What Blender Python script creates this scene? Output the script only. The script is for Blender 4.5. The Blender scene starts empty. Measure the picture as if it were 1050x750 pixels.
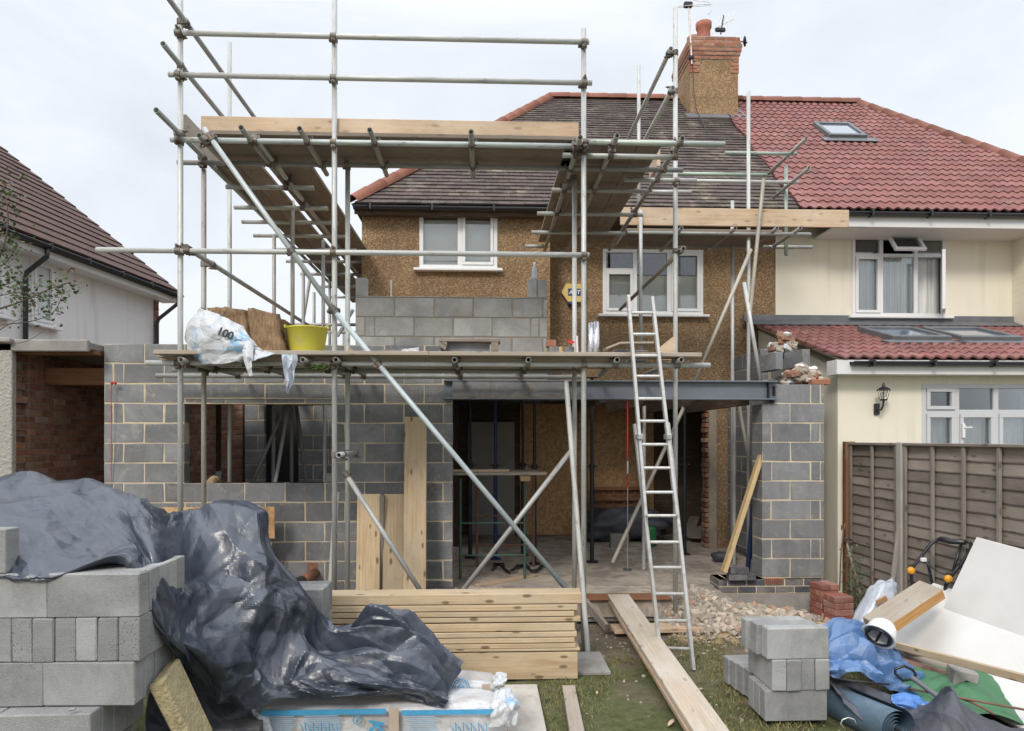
import bpy, math, random, mathutils, mathutils.geometry
import numpy as np
from mathutils import Vector, Matrix, noise
R = random.Random(11)
F = 700.0; H = 2.0; TH = math.atan(27/700.0); CT = math.cos(TH); ST = math.sin(TH)
V = Vector
# ---- surveying helpers: a bearing and a depth become a point of the world
def P(px, py, Y):
    t = (px-525)/F
    X = Y*(ST+t*CT)/(CT-t*ST)
    yc = X*ST+Y*CT
    return V((X, Y, H+(450-py)*yc/F))
def PZ(px, Y, z):
    p = P(px, 450, Y); p.z = z; return p
def G(px, py, z=0.0):
    yc = F*(H-z)/(py-450); xc = (px-525)/F*yc
    return V((xc*CT+yc*ST, yc*CT-xc*ST, z))
scene = bpy.context.scene
COL = scene.collection
# ------------------------------------------------------------------ mesh builder
class MB:
    def __init__(s, M=None):
        s.v = []; s.f = []; s.mi = []; s.t = []; s.lc = []; s.sm = []; s.M = M
    def add(s, verts, faces, m=0, t=(1,1,1), lc=None, sm=False):
        b = len(s.v)
        if isinstance(t, (int, float)): t = (t, t, t)
        for i, p in enumerate(verts):
            p = V(p)
            s.lc.append(tuple(lc[i]) if lc is not None else tuple(p))
            if s.M is not None: p = s.M @ p
            s.v.append(p); s.t.append(t)
        for f in faces:
            s.f.append([b+i for i in f]); s.mi.append(m); s.sm.append(sm)
    def obox(s, c, ax, ay, az, bev=0.0, m=0, t=(1,1,1), seed=None, chip=0.0):
        """box by centre and three full edge vectors; lc runs along the longest edge"""
        c = V(c); A = [V(ax), V(ay), V(az)]
        if A[0].cross(A[1]).dot(A[2]) < 0: A[1] = -A[1]
        L = [a.length for a in A]; U = [a.normalized() for a in A]
        order = sorted(range(3), key=lambda i: -L[i])
        off = V((R.uniform(0, 50), R.uniform(0, 50), R.uniform(0, 50))) if seed is None else V((seed, seed*1.7, seed*.3))
        b = min(bev, min(L)*.3)
        def lcof(l): return (l[order[0]]+off.x, l[order[1]]+off.y, l[order[2]]+off.z)
        vs = []; lc = []; fs = []
        if b <= 0:
            for i in (-.5, .5):
                for j in (-.5, .5):
                    for k in (-.5, .5):
                        l = (i*L[0], j*L[1], k*L[2]); vs.append(c+U[0]*l[0]+U[1]*l[1]+U[2]*l[2]); lc.append(lcof(l))
            fs = [(0,1,3,2), (4,6,7,5), (0,4,5,1), (2,3,7,6), (0,2,6,4), (1,5,7,3)]
            s.add(vs, fs, m, t, lc); return
        idx = {}
        for sx in (-1, 1):
            for sy in (-1, 1):
                for sz in (-1, 1):
                    for a in range(3):
                        l = [sx*(L[0]/2-b), sy*(L[1]/2-b), sz*(L[2]/2-b)]
                        sg = (sx, sy, sz)
                        l[a] = sg[a]*L[a]/2
                        idx[(sx, sy, sz, a)] = len(vs)
                        vs.append(c+U[0]*l[0]+U[1]*l[1]+U[2]*l[2]); lc.append(lcof(l))
        q = lambda x, y, z, a: idx[(x, y, z, a)]
        fs += [(q(1,-1,-1,0), q(1,1,-1,0), q(1,1,1,0), q(1,-1,1,0)), (q(-1,-1,-1,0), q(-1,-1,1,0), q(-1,1,1,0), q(-1,1,-1,0))]
        fs += [(q(-1,1,-1,1), q(-1,1,1,1), q(1,1,1,1), q(1,1,-1,1)), (q(-1,-1,-1,1), q(1,-1,-1,1), q(1,-1,1,1), q(-1,-1,1,1))]
        fs += [(q(-1,-1,1,2), q(1,-1,1,2), q(1,1,1,2), q(-1,1,1,2)), (q(-1,-1,-1,2), q(-1,1,-1,2), q(1,1,-1,2), q(1,-1,-1,2))]
        for sy in (-1, 1):
            for sz in (-1, 1):
                f = (q(-1,sy,sz,1), q(1,sy,sz,1), q(1,sy,sz,2), q(-1,sy,sz,2)); fs.append(f if sy*sz < 0 else f[::-1])
        for sx in (-1, 1):
            for sz in (-1, 1):
                f = (q(sx,-1,sz,0), q(sx,1,sz,0), q(sx,1,sz,2), q(sx,-1,sz,2)); fs.append(f if sx*sz > 0 else f[::-1])
        for sx in (-1, 1):
            for sy in (-1, 1):
                f = (q(sx,sy,-1,0), q(sx,sy,1,0), q(sx,sy,1,1), q(sx,sy,-1,1)); fs.append(f if sx*sy < 0 else f[::-1])
        for sx in (-1, 1):
            for sy in (-1, 1):
                for sz in (-1, 1):
                    f = (q(sx,sy,sz,0), q(sx,sy,sz,1), q(sx,sy,sz,2)); fs.append(f if sx*sy*sz > 0 else f[::-1])
        if chip:
            for sx in (-1, 1):
                for sy in (-1, 1):
                    for sz in (-1, 1):
                        if R.random() < .45:
                            k = R.uniform(.2, 1)*chip
                            for a_ in range(3):
                                i_ = q(sx, sy, sz, a_); dv = [-sx*k*R.uniform(.4, 1), -sy*k*R.uniform(.4, 1), -sz*k*R.uniform(.4, 1)]; dv[a_] = 0
                                vs[i_] = vs[i_]+U[0]*dv[0]+U[1]*dv[1]+U[2]*dv[2]
        s.add(vs, fs, m, t, lc)
    def box(s, x0, x1, y0, y1, z0, z1, bev=0.0, m=0, t=(1,1,1)):
        s.obox(((x0+x1)/2, (y0+y1)/2, (z0+z1)/2), (x1-x0, 0, 0), (0, y1-y0, 0), (0, 0, z1-z0), bev, m, t)
    def beam(s, p0, p1, w, h, up=(0,0,1), bev=.003, m=0, t=(1,1,1)):
        p0 = V(p0); p1 = V(p1); d = p1-p0; u = V(up)
        sd = d.cross(u).normalized(); uu = sd.cross(d).normalized()
        s.obox((p0+p1)/2, d, sd*w, uu*h, bev, m, t)
    def tube(s, p0, p1, r=.024, seg=12, hollow=False, m=0, t=(1,1,1), r1=None, caps=True):
        p0 = V(p0); p1 = V(p1); d = (p1-p0); L = d.length; d = d/L
        a = d.cross(V((0,0,1)) if abs(d.z) < .9 else V((1,0,0))).normalized(); b = d.cross(a)
        r1 = r if r1 is None else r1
        o = R.uniform(0, 40)
        rings = [(0, r), (L, r1)]
        if hollow: rings = [(.12, r*.84), (0, r*.84), (0, r), (L, r1), (L, r1*.84), (L-.12, r1*.84)]
        vs = []; lc = []
        for (x, rr) in rings:
            for i in range(seg):
                an = 2*math.pi*i/seg
                vs.append(p0+d*x+(a*math.cos(an)+b*math.sin(an))*rr); lc.append((x+o, math.cos(an)*rr, math.sin(an)*rr))
        n = len(rings); fs = []
        for k in range(n-1):
            for i in range(seg):
                j = (i+1) % seg
                fs.append((k*seg+i, k*seg+j, (k+1)*seg+j, (k+1)*seg+i))
        s.add(vs, fs, m, t, lc, sm=True)
        if caps:
            vv = vs[:seg]; s.add(vv[::-1], [tuple(range(seg))], m, t if not hollow else (.03,.03,.03), lc[:seg][::-1])
            vv = vs[-seg:]; s.add(vv, [tuple(range(seg))], m, t if not hollow else (.03,.03,.03), lc[-seg:])
    def path(s, pts, r=.01, seg=8, m=0, t=(1,1,1), closed=False):
        pts = [V(p) for p in pts]; n = len(pts); vs = []; fs = []; lc = []; L = 0
        prev = None
        for i, p in enumerate(pts):
            d = ((pts[(i+1) % n] if (closed or i < n-1) else p)-(pts[i-1] if (closed or i > 0) else p)).normalized()
            if prev is None: a = d.cross(V((0,0,1)) if abs(d.z) < .9 else V((1,0,0))).normalized()
            else: a = (prev-d*prev.dot(d)).normalized()
            prev = a; b = d.cross(a)
            rr = r[i] if isinstance(r, (list, tuple)) else r
            if i: L += (p-pts[i-1]).length
            for k in range(seg):
                an = 2*math.pi*k/seg; vs.append(p+(a*math.cos(an)+b*math.sin(an))*rr); lc.append((L, math.cos(an)*rr, math.sin(an)*rr))
        for i in range(n if closed else n-1):
            i2 = (i+1) % n
            for k in range(seg):
                j = (k+1) % seg; fs.append((i*seg+k, i*seg+j, i2*seg+j, i2*seg+k))
        if not closed: fs.append(tuple(range(seg))[::-1]); fs.append(tuple((n-1)*seg+k for k in range(seg)))
        s.add(vs, fs, m, t, lc, sm=True)
    def lathe(s, prof, c=(0,0,0), seg=24, m=0, t=(1,1,1), axis=None, sm=True):
        """prof [(radius, height)...] around an axis through c"""
        c = V(c); ax = V(axis).normalized() if axis is not None else V((0,0,1))
        a = ax.cross(V((0,0,1)) if abs(ax.z) < .9 else V((1,0,0))).normalized(); b = ax.cross(a)
        vs = []; fs = []
        for (r_, h_) in prof:
            for i in range(seg):
                an = 2*math.pi*i/seg; vs.append(c+ax*h_+(a*math.cos(an)+b*math.sin(an))*max(r_, 1e-4))
        for k in range(len(prof)-1):
            for i in range(seg):
                j = (i+1) % seg; fs.append((k*seg+i, k*seg+j, (k+1)*seg+j, (k+1)*seg+i))
        s.add(vs, fs, m, t, None, sm)
    def poly(s, pts, m=0, t=(1,1,1)): s.add(pts, [tuple(range(len(pts)))], m, t)
    def slab(s, pts, th, m=0, t=(1,1,1)):
        """a polygon given thickness vector th"""
        n = len(pts); th = V(th); a = [V(p) for p in pts]; b = [p+th for p in a]
        fs = [tuple(range(n)), tuple(range(2*n-1, n-1, -1))]+[(i, i+n, (i+1) % n+n, (i+1) % n) for i in range(n)]
        s.add(a+b, fs, m, t)
    def rock(s, c, sz, m=0, t=(1,1,1), seed=0, flat=.7, sub=1):
        vs, fs = ICO[sub]
        rx = R.uniform(0, 6); ca, sa = math.cos(rx), math.sin(rx); o = V((R.uniform(0, 99), 3, 1)); out = []
        q = (R.uniform(.6, 1.2), R.uniform(.6, 1.2), R.uniform(.5, 1.0)*flat)
        for p in vs:
            k = 1+.5*noise.noise(p*1.1+o); x, y, z = p.x*q[0]*k*sz, p.y*q[1]*k*sz, p.z*q[2]*k*sz
            out.append(V(c)+V((x*ca-y*sa, x*sa+y*ca, z)))
        s.add(out, fs, m, t, None, sub > 2)
    def build(s, name, mats, parent=None, origin=None, bevel=None):
        if not isinstance(mats, (list, tuple)): mats = [mats]
        o = V(origin) if origin is not None else (parent_base(parent) if parent is not None else V((0,0,0)))
        if parent is None and origin is None and s.v:
            a = np.array([tuple(p) for p in s.v]); o = V(((a[:,0].min()+a[:,0].max())/2, (a[:,1].min()+a[:,1].max())/2, a[:,2].min()))
        me = bpy.data.meshes.new(name)
        me.from_pydata([tuple(p-o) for p in s.v], [], s.f)
        for mt in mats: me.materials.append(mt)
        me.polygons.foreach_set('material_index', s.mi)
        me.polygons.foreach_set('use_smooth', s.sm)
        at = me.attributes.new('tint', 'FLOAT_COLOR', 'POINT')
        at.data.foreach_set('color', np.array([(a, b, c, 1) for a, b, c in s.t], dtype=np.float32).ravel())
        al = me.attributes.new('lc', 'FLOAT_VECTOR', 'POINT')
        al.data.foreach_set('vector', np.array(s.lc, dtype=np.float32).ravel())
        me.update()
        ob = bpy.data.objects.new(name, me); COL.objects.link(ob)
        if parent is not None:
            ob.parent = parent; ob.location = o-parent_base(parent)
        else: ob.location = o
        BASE[ob.name] = o
        return ob
BASE = {}
def parent_base(p): return BASE[p.name]
import bmesh
ICO = {}
for _s in (1, 2, 3):
    _b = bmesh.new(); bmesh.ops.create_icosphere(_b, subdivisions=_s, radius=1)
    ICO[_s] = ([v.co.copy() for v in _b.verts], [[v.index for v in f.verts] for f in _b.faces]); _b.free()
def tag(o, label=None, cat=None, group=None, kind=None):
    if label: o['label'] = label
    if cat: o['category'] = cat
    if group: o['group'] = group
    if kind: o['kind'] = kind
    return o
def thing(name, loc, label, cat, group=None):
    o = bpy.data.objects.new(name, None); COL.objects.link(o); o.location = loc; o.empty_display_size = .1
    BASE[o.name] = V(loc); return tag(o, label, cat, group)
ORD = ['first','second','third','fourth','fifth','sixth','seventh','eighth','ninth','tenth','eleventh','twelfth','thirteenth','fourteenth','fifteenth','sixteenth']
# ------------------------------------------------------------------ materials
class ND:
    def __init__(s, name):
        s.mat = bpy.data.materials.new(name); s.mat.use_nodes = True; s.nt = s.mat.node_tree; s.n = s.nt.nodes; s.l = s.nt.links
        s.p = s.n['Principled BSDF']; s.out = s.n['Material Output']; s._lc = None
    def at(s, name, out='Color'):
        a = s.n.new('ShaderNodeAttribute'); a.attribute_name = name; return a.outputs[out]
    def lc(s, scale=(1,1,1), loc=(0,0,0), rot=(0,0,0)):
        m = s.n.new('ShaderNodeMapping'); s.l.new(s.at('lc', 'Vector'), m.inputs[0])
        m.inputs['Scale'].default_value = scale; m.inputs['Location'].default_value = loc; m.inputs['Rotation'].default_value = rot
        return m.outputs[0]
    def noise(s, vec, scale=5, detail=4, rough=.55, dist=0):
        k = s.n.new('ShaderNodeTexNoise'); s.l.new(vec, k.inputs['Vector']); k.inputs['Scale'].default_value = scale
        k.inputs['Detail'].default_value = detail; k.inputs['Roughness'].default_value = rough; k.inputs['Distortion'].default_value = dist
        return k.outputs['Fac']
    def vor(s, vec, scale=5, feat='F1', out='Distance'):
        k = s.n.new('ShaderNodeTexVoronoi'); k.feature = feat; s.l.new(vec, k.inputs['Vector']); k.inputs['Scale'].default_value = scale
        return k.outputs[out]
    def wave(s, vec, scale, dist, dscale=1, detail=2, typ='BANDS', prof='SIN', axis='X'):
        k = s.n.new('ShaderNodeTexWave'); k.wave_type = typ; k.wave_profile = prof; k.bands_direction = axis; s.l.new(vec, k.inputs['Vector'])
        k.inputs['Scale'].default_value = scale; k.inputs['Distortion'].default_value = dist; k.inputs['Detail'].default_value = detail; k.inputs['Detail Scale'].default_value = dscale
        return k.outputs['Fac']
    def ramp(s, fac, stops, mode='LINEAR'):
        k = s.n.new('ShaderNodeValToRGB'); k.color_ramp.interpolation = mode; s.l.new(fac, k.inputs[0]); e = k.color_ramp.elements
        while len(e) < len(stops): e.new(.5)
        for i, (p, c) in enumerate(stops):
            e[i].position = p; e[i].color = (*c, 1) if isinstance(c, (tuple, list)) else (c, c, c, 1)
        return k.outputs[0]
    def mix(s, fac, a, b, mode='MIX'):
        k = s.n.new('ShaderNodeMixRGB'); k.blend_type = mode
        for i, x in enumerate((fac, a, b)):
            if isinstance(x, (int, float)): k.inputs[i].default_value = x if i == 0 else (x, x, x, 1)
            elif isinstance(x, (tuple, list)): k.inputs[i].default_value = (*x, 1)
            else: s.l.new(x, k.inputs[i])
        return k.outputs[0]
    def math(s, op, a, b=0.0):
        k = s.n.new('ShaderNodeMath'); k.operation = op
        for i, x in enumerate((a, b)):
            if isinstance(x, (int, float)): k.inputs[i].default_value = x
            else: s.l.new(x, k.inputs[i])
        return k.outputs[0]
    def bump(s, h, strength=.3, dist=.01, normal=None):
        k = s.n.new('ShaderNodeBump'); k.inputs['Strength'].default_value = strength; k.inputs['Distance'].default_value = dist
        s.l.new(h, k.inputs['Height'])
        if normal is not None: s.l.new(normal, k.inputs['Normal'])
        return k.outputs[0]
    def fin(s, col, rough=.8, normal=None, metal=0, tint=True, rnd=.0, spec=.5):
        if tint: col = s.mix(1.0, col, s.at('tint'), 'MULTIPLY')
        if rnd:
            o = s.n.new('ShaderNodeObjectInfo'); r = s.math('ADD', s.math('MULTIPLY', o.outputs['Random'], 2*rnd), 1-rnd)
            c = s.n.new('ShaderNodeCombineXYZ')
            for i in range(3): s.l.new(r, c.inputs[i])
            col = s.mix(1.0, col, c.outputs[0], 'MULTIPLY')
        s.l.new(col, s.p.inputs['Base Color'])
        if isinstance(rough, (int, float)): s.p.inputs['Roughness'].default_value = rough
        else: s.l.new(rough, s.p.inputs['Roughness'])
        s.p.inputs['Metallic'].default_value = metal
        s.p.inputs['Specular IOR Level'].default_value = spec
        if normal is not None: s.l.new(normal, s.p.inputs['Normal'])
        return s.mat
def plain(name, col, rough=.6, var=.12, scale=6, bump=.15, bs=80, metal=0, dist=.004, rnd=0, dirt=None, spec=.5):
    n = ND(name); f = n.noise(n.lc(), scale, 6, .6)
    c = n.ramp(f, [(.25, tuple(x*(1-var) for x in col)), (.75, tuple(min(1, x*(1+var)) for x in col))])
    if dirt:
        d = n.ramp(n.noise(n.lc(), dirt[2], 8, .7, .6), [(dirt[3], 0.0), (dirt[3]+.12, 1.0)])
        c = n.mix(n.mix(1, d, dirt[1], 'MULTIPLY'), c, dirt[0])
    nm = n.bump(n.noise(n.lc(), bs, 3), bump, dist) if bump else None
    return n.fin(c, rough, nm, metal, rnd=rnd, spec=spec)
MT = {}
def block_mat(name, c, saw=.12, rnd=0.0, pits=0.0):
    n = ND(name); lc = n.lc()
    f = n.noise(lc, 3.5, 7, .65)
    col = n.ramp(f, [(.25, tuple(x*.8 for x in c)), (.5, c), (.8, tuple(x*1.18 for x in c))])
    fine = n.noise(lc, 160, 2)
    col = n.mix(.25, col, n.ramp(fine, [(.3, 0.0), (.7, .5)]), 'OVERLAY')
    w = n.wave(n.lc((1, 1, 1)), 5, 7, 1.3, 1.0, 'BANDS', 'SAW')
    line = n.ramp(w, [(.0, 1.0), (.035, 0.0), (1, 0.0)])
    col = n.mix(n.mix(1, line, saw, 'MULTIPLY'), col, tuple(x*.45 for x in c))
    sp = n.ramp(n.vor(n.lc(), 17), [(.0, 1.0), (.055, 1.0), (.085, 0.0)])
    gate = n.ramp(n.noise(n.lc(), 5, 2), [(.52, 0.0), (.58, .55)])
    col = n.mix(n.mix(1, sp, gate, 'MULTIPLY'), col, (.5, .49, .47))
    pit = n.ramp(n.vor(n.lc(), 70), [(.1, 1.0), (.3, 0.0)])
    pg = n.ramp(n.noise(n.lc(loc=(9, 2, 4)), 3, 3), [(.60-pits, 0.0), (.70-pits, 1.0)])
    pp = n.mix(1, pit, pg, 'MULTIPLY')
    col = n.mix(pp, col, tuple(x*.35 for x in c))
    st = n.ramp(n.noise(n.lc((1, 1, .3)), 2, 6, .7, .5), [(.44, 0.0), (.7, .7)])
    col = n.mix(st, col, tuple(x*1.45 for x in c))
    if pits == 0.0:
        sm = n.ramp(n.noise(n.lc((1, 1, 2.2), (4, 7, 1)), 6, 8, .78, .8), [(.54, 0.0), (.66, .75)]); col = n.mix(sm, col, (.36, .32, .26))
        dk = n.ramp(n.noise(n.lc((1, 1, .5), (14, 2, 3)), 1.3, 5, .6), [(.55, 0.0), (.75, .45)]); col = n.mix(dk, col, tuple(x*.6 for x in c))
    h = n.mix(.5, fine, pp, 'SUBTRACT')
    return n.fin(col, .9, n.bump(h, .5, .006), rnd=rnd, spec=.25)
MT['block'] = block_mat('wall_block', (.205, .208, .215), .6)
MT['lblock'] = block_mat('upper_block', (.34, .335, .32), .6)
MT['cblock'] = block_mat('stack_block', (.285, .285, .28), .5, rnd=.10, pits=.04)
MT['cblock_pit'] = block_mat('stack_block_pitted', (.285, .285, .28), .1, rnd=.08, pits=.35)
MT['mortar'] = plain('mortar', (.56, .48, .345), .95, .25, 9, .8, 120, dist=.006)
MT['mortar_red'] = plain('old_mortar', (.30, .26, .21), .95, .25, 9, .6, 120, dist=.006)
MT['darkmortar'] = plain('dark_mortar', (.24, .21, .17), .95, .2, 9, .5, 120)
def brick_mat(name, c, c2):
    n = ND(name); f = n.noise(n.lc(), 14, 6, .7)
    col = n.mix(n.ramp(f, [(.35, 0.0), (.65, 1.0)]), c, c2)
    g = n.ramp(n.noise(n.lc(), 1.6, 6, .7), [(.48, 0.0), (.72, .6)])
    col = n.mix(g, col, (.40, .35, .30))
    return n.fin(col, .9, n.bump(n.noise(n.lc(), 90, 4), .6, .006), spec=.25)
MT['brick'] = brick_mat('old_brick', (.22, .105, .065), (.32, .175, .115))
MT['redbrick'] = brick_mat('red_brick', (.25, .085, .062), (.32, .135, .10))
MT['orangebrick'] = brick_mat('orange_brick', (.36, .165, .10), (.28, .12, .08))
MT['bluebrick'] = brick_mat('blue_brick', (.07, .073, .085), (.11, .11, .12))
def dash_mat(name, a, b, c):
    n = ND(name); lc = n.lc()
    v = n.vor(lc, 62, 'F1', 'Color')
    sep = n.n.new('ShaderNodeSeparateColor'); n.l.new(v, sep.inputs[0])
    col = n.ramp(sep.outputs[0], [(0, a), (.38, b), (.72, c), (.92, (.46, .35, .22)), (1, (.56, .47, .34))])
    dd = n.vor(lc, 62); edge = n.ramp(dd, [(.3, 0.0), (.62, 1.0)])
    col = n.mix(n.mix(1, edge, .35, 'MULTIPLY'), col, tuple(x*.5 for x in a))
    big = n.ramp(n.noise(n.lc(), 1.1, 6, .65), [(.3, .78), (.7, 1.18)])
    col = n.mix(1, col, big, 'MULTIPLY')
    run = n.ramp(n.noise(n.lc((3, 3, .35)), 1.6, 5, .65), [(.52, 0.0), (.75, .38)])
    col = n.mix(run, col, (.12, .09, .06))
    h = n.ramp(dd, [(0, 1.0), (.6, 0.0)])
    return n.fin(col, .92, n.bump(h, .8, .014), spec=.2)
MT['dash'] = dash_mat('pebbledash', (.235, .142, .074), (.32, .20, .108), (.42, .285, .165))
MT['rough'] = None
def render_mat(name, c, str_=.35, bs=45, dist=.01, run=.12):
    n = ND(name); f = n.noise(n.lc(), .9, 6, .6)
    col = n.ramp(f, [(.3, tuple(x*.93 for x in c)), (.7, c)])
    rn = n.ramp(n.noise(n.lc((4, 4, .25)), 1.4, 6, .7), [(.52, 0.0), (.75, run)])
    col = n.mix(rn, col, (.30, .26, .20))
    return n.fin(col, .88, n.bump(n.noise(n.lc(), bs, 5, .7), str_, dist), spec=.3)
MT['cream'] = render_mat('cream_render', (.78, .735, .61), .12, 70, .006, .22)
MT['white_render'] = render_mat('white_render', (.80, .80, .80), .6, 26, .02, .35)
MT['roughcast'] = render_mat('roughcast', (.55, .52, .46), 1.0, 30, .05, .25)
MT['cement'] = plain('cement', (.27, .255, .235), .93, .25, 4, .5, 60, dist=.01, dirt=((.17, .15, .13), .6, 2.5, .5))
MT['upvc'] = plain('white_plastic', (.74, .74, .74), .35, .03, 3, 0)
MT['upvc_grey'] = plain('grey_white_plastic', (.55, .56, .58), .35, .03, 3, 0)
MT['blackplastic'] = plain('black_plastic', (.022, .022, .026), .35, .1, 5, 0)
MT['fascia'] = plain('white_fascia', (.68, .68, .67), .4, .05, 2, 0)
def wood_mat(name, c, dark, knots=.5, grey=None, gr=.5, rough=.8, rnd=.0, stain=0):
    n = ND(name)
    g = n.noise(n.lc((.8, 14, 14)), 2.6, 9, .72, .4)
    w = n.wave(n.lc((.35, 5, 5)), 2.2, 7, 1.2, 2.5, 'RINGS', 'SIN', 'X')
    col = n.mix(n.ramp(g, [(.3, 0.0), (.7, 1.0)]), dark, c)
    col = n.mix(n.ramp(w, [(.0, .75), (.3, 0.0)]), col, dark)
    if grey: col = n.mix(n.ramp(n.noise(n.lc((.6, 2, 2)), 2.2, 6, .65), [(.5-gr*.3, 0.0), (.5+.15, 1.0)]), col, grey)
    kd = n.vor(n.lc((1.0, 2.6, 2.6)), 4.2)
    col = n.mix(n.mix(1, n.ramp(kd, [(.0, 1.0), (.13, .85), (.19, 0.0)]), knots, 'MULTIPLY'), col, tuple(x*.35 for x in dark))
    if stain: col = n.mix(n.ramp(n.noise(n.lc(loc=(5, 5, 5)), 5, 7, .75), [(.56, 0.0), (.66, stain)]), col, (.33, .31, .28))
    bl = n.ramp(n.noise(n.lc(), 1.3, 4), [(.3, .86), (.7, 1.1)])
    col = n.mix(1, col, bl, 'MULTIPLY')
    mud = n.ramp(n.noise(n.lc((1, 2.5, 2.5), (7, 3, 9)), 2.4, 8, .75, .5), [(.52, 0.0), (.72, .5)])
    col = n.mix(mud, col, (.27, .235, .19))
    return n.fin(col, rough, n.bump(g, .5, .004), rnd=rnd, spec=.3)
MT['pine'] = wood_mat('fresh_timber', (.60, .465, .305), (.40, .28, .16), .95, grey=(.52, .42, .29), gr=.4, rnd=.08)
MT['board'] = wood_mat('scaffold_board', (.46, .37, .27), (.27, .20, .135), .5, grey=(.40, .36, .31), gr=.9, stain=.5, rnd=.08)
MT['underboard'] = wood_mat('shaded_scaffold_board', (.27, .21, .155), (.15, .115, .085), .4, grey=(.25, .215, .18), gr=.8, stain=.35, rnd=.12)  # decks seen from below: shade of their undersides put into a darker board colour
MT['toe'] = wood_mat('toe_board', (.60, .44, .29), (.42, .28, .17), .5, grey=(.60, .47, .35), gr=.6, stain=.3)
MT['whitewood'] = wood_mat('pale_timber', (.58, .44, .25), (.42, .28, .13), .5)
MT['orangewood'] = wood_mat('orange_timber', (.48, .27, .10), (.33, .17, .06), .3)
MT['greywood'] = wood_mat('weathered_timber', (.225, .185, .15), (.135, .11, .092), .6, grey=(.285, .25, .215), gr=.8)
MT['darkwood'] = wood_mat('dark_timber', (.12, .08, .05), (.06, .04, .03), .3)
MT['redwood'] = wood_mat('stained_post', (.28, .13, .065), (.17, .08, .045), .3)
def osb():
    n = ND('osb'); v = n.vor(n.lc((1, 1, 2.6)), 22, 'F1', 'Color'); s = n.n.new('ShaderNodeSeparateColor'); n.l.new(v, s.inputs[0])
    col = n.ramp(s.outputs[0], [(0, (.32, .17, .07)), (.5, (.52, .31, .14)), (1, (.68, .45, .24))])
    return n.fin(n.mix(.5, col, n.ramp(n.noise(n.lc(), 30, 4), [(.3, (.38, .20, .08)), (.7, (.68, .45, .24))])), .8, n.bump(s.outputs[0], .3, .003))
MT['osb'] = osb()
def galv():
    n = ND('galvanised_tube')
    f = n.noise(n.lc((1.2, 10, 10)), 2.2, 7, .7, .3)
    col = n.ramp(f, [(.25, (.33, .34, .33)), (.5, (.50, .505, .49)), (.75, (.64, .64, .62))])
    d = n.ramp(n.noise(n.lc((2.0, 8, 8), (3, 1, 7)), 3.5, 8, .8, .4), [(.56, 0.0), (.66, .85)])
    col = n.mix(d, col, (.17, .115, .075))
    w = n.ramp(n.noise(n.lc((3, 12, 12), (8, 1, 2)), 4, 6, .75), [(.63, 0.0), (.68, .7)])
    col = n.mix(w, col, (.62, .61, .58))
    r = n.ramp(f, [(.3, .62), (.8, .42)])
    return n.fin(col, r, n.bump(n.noise(n.lc(), 70, 4), .25, .002), .2)
MT['galv'] = galv()
MT['coupler'] = plain('coupler_steel', (.17, .155, .14), .6, .4, 30, .4, 90, .4, dist=.003, dirt=((.16, .08, .045), .8, 20, .5))
MT['alu'] = plain('ladder_aluminium', (.60, .60, .59), .42, .15, 9, .15, 60, .45, dirt=((.42, .40, .37), .6, 14, .5))
MT['steel'] = plain('primed_steel', (.155, .175, .205), .5, .18, 4, .2, 30, .15, dirt=((.20, .15, .12), .4, 4, .55))
MT['greenpaint'] = plain('green_painted_steel', (.05, .13, .10), .5, .3, 10, .2, 60, .2, dirt=((.12, .07, .04), .7, 12, .5))
MT['bluepaint'] = plain('blue_painted_steel', (.02, .045, .13), .5, .3, 10, .2, 60, .2)
MT['darksteel'] = plain('dark_steel', (.03, .03, .035), .55, .3, 10, .2, 60, .3)
MT['slab'] = plain('concrete_floor', (.42, .36, .295), .9, .25, 2, .4, 50, dist=.008, dirt=((.20, .165, .13), .7, 3, .46))
MT['plaster'] = plain('grubby_plaster', (.36, .34, .31), .9, .2, 2, .3, 30)
MT['lead'] = plain('lead_flashing', (.14, .145, .155), .6, .25, 5, .3, 20, .2)
def tile_mat(name, c, c2, lichen=None, la=.5):
    n = ND(name); f = n.noise(n.lc(), 3.0, 7, .7)
    col = n.mix(n.ramp(f, [(.35, 0.0), (.65, 1.0)]), c, c2)
    col = n.mix(.35, col, n.ramp(n.noise(n.lc(), 60, 4), [(.3, .25), (.7, .75)]), 'OVERLAY')
    if lichen: col = n.mix(n.ramp(n.noise(n.lc(), 2.2, 9, .75), [(la, 0.0), (la+.16, .6)]), col, lichen)
    return n.fin(col, .82, n.bump(n.noise(n.lc(), 50, 4), .4, .005), spec=.3)
MT['tile_dark'] = tile_mat('dark_plain_tile', (.066, .050, .046), (.105, .080, .072), (.32, .28, .20), .53)
MT['tile_red'] = tile_mat('red_tile', (.205, .088, .083), (.27, .125, .115), (.25, .18, .16), .52)
MT['tile_brown'] = tile_mat('brown_tile', (.075, .043, .036), (.11, .065, .055))
MT['ridge_red'] = tile_mat('ridge_tile', (.29, .125, .085), (.23, .10, .075), (.22, .19, .15), .62)
MT['ridge_brown'] = tile_mat('ridge_tile_brown', (.20, .09, .07), (.25, .12, .09))
MT['terracotta'] = plain('terracotta', (.36, .13, .085), .8, .25, 12, .2, 60)
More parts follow.
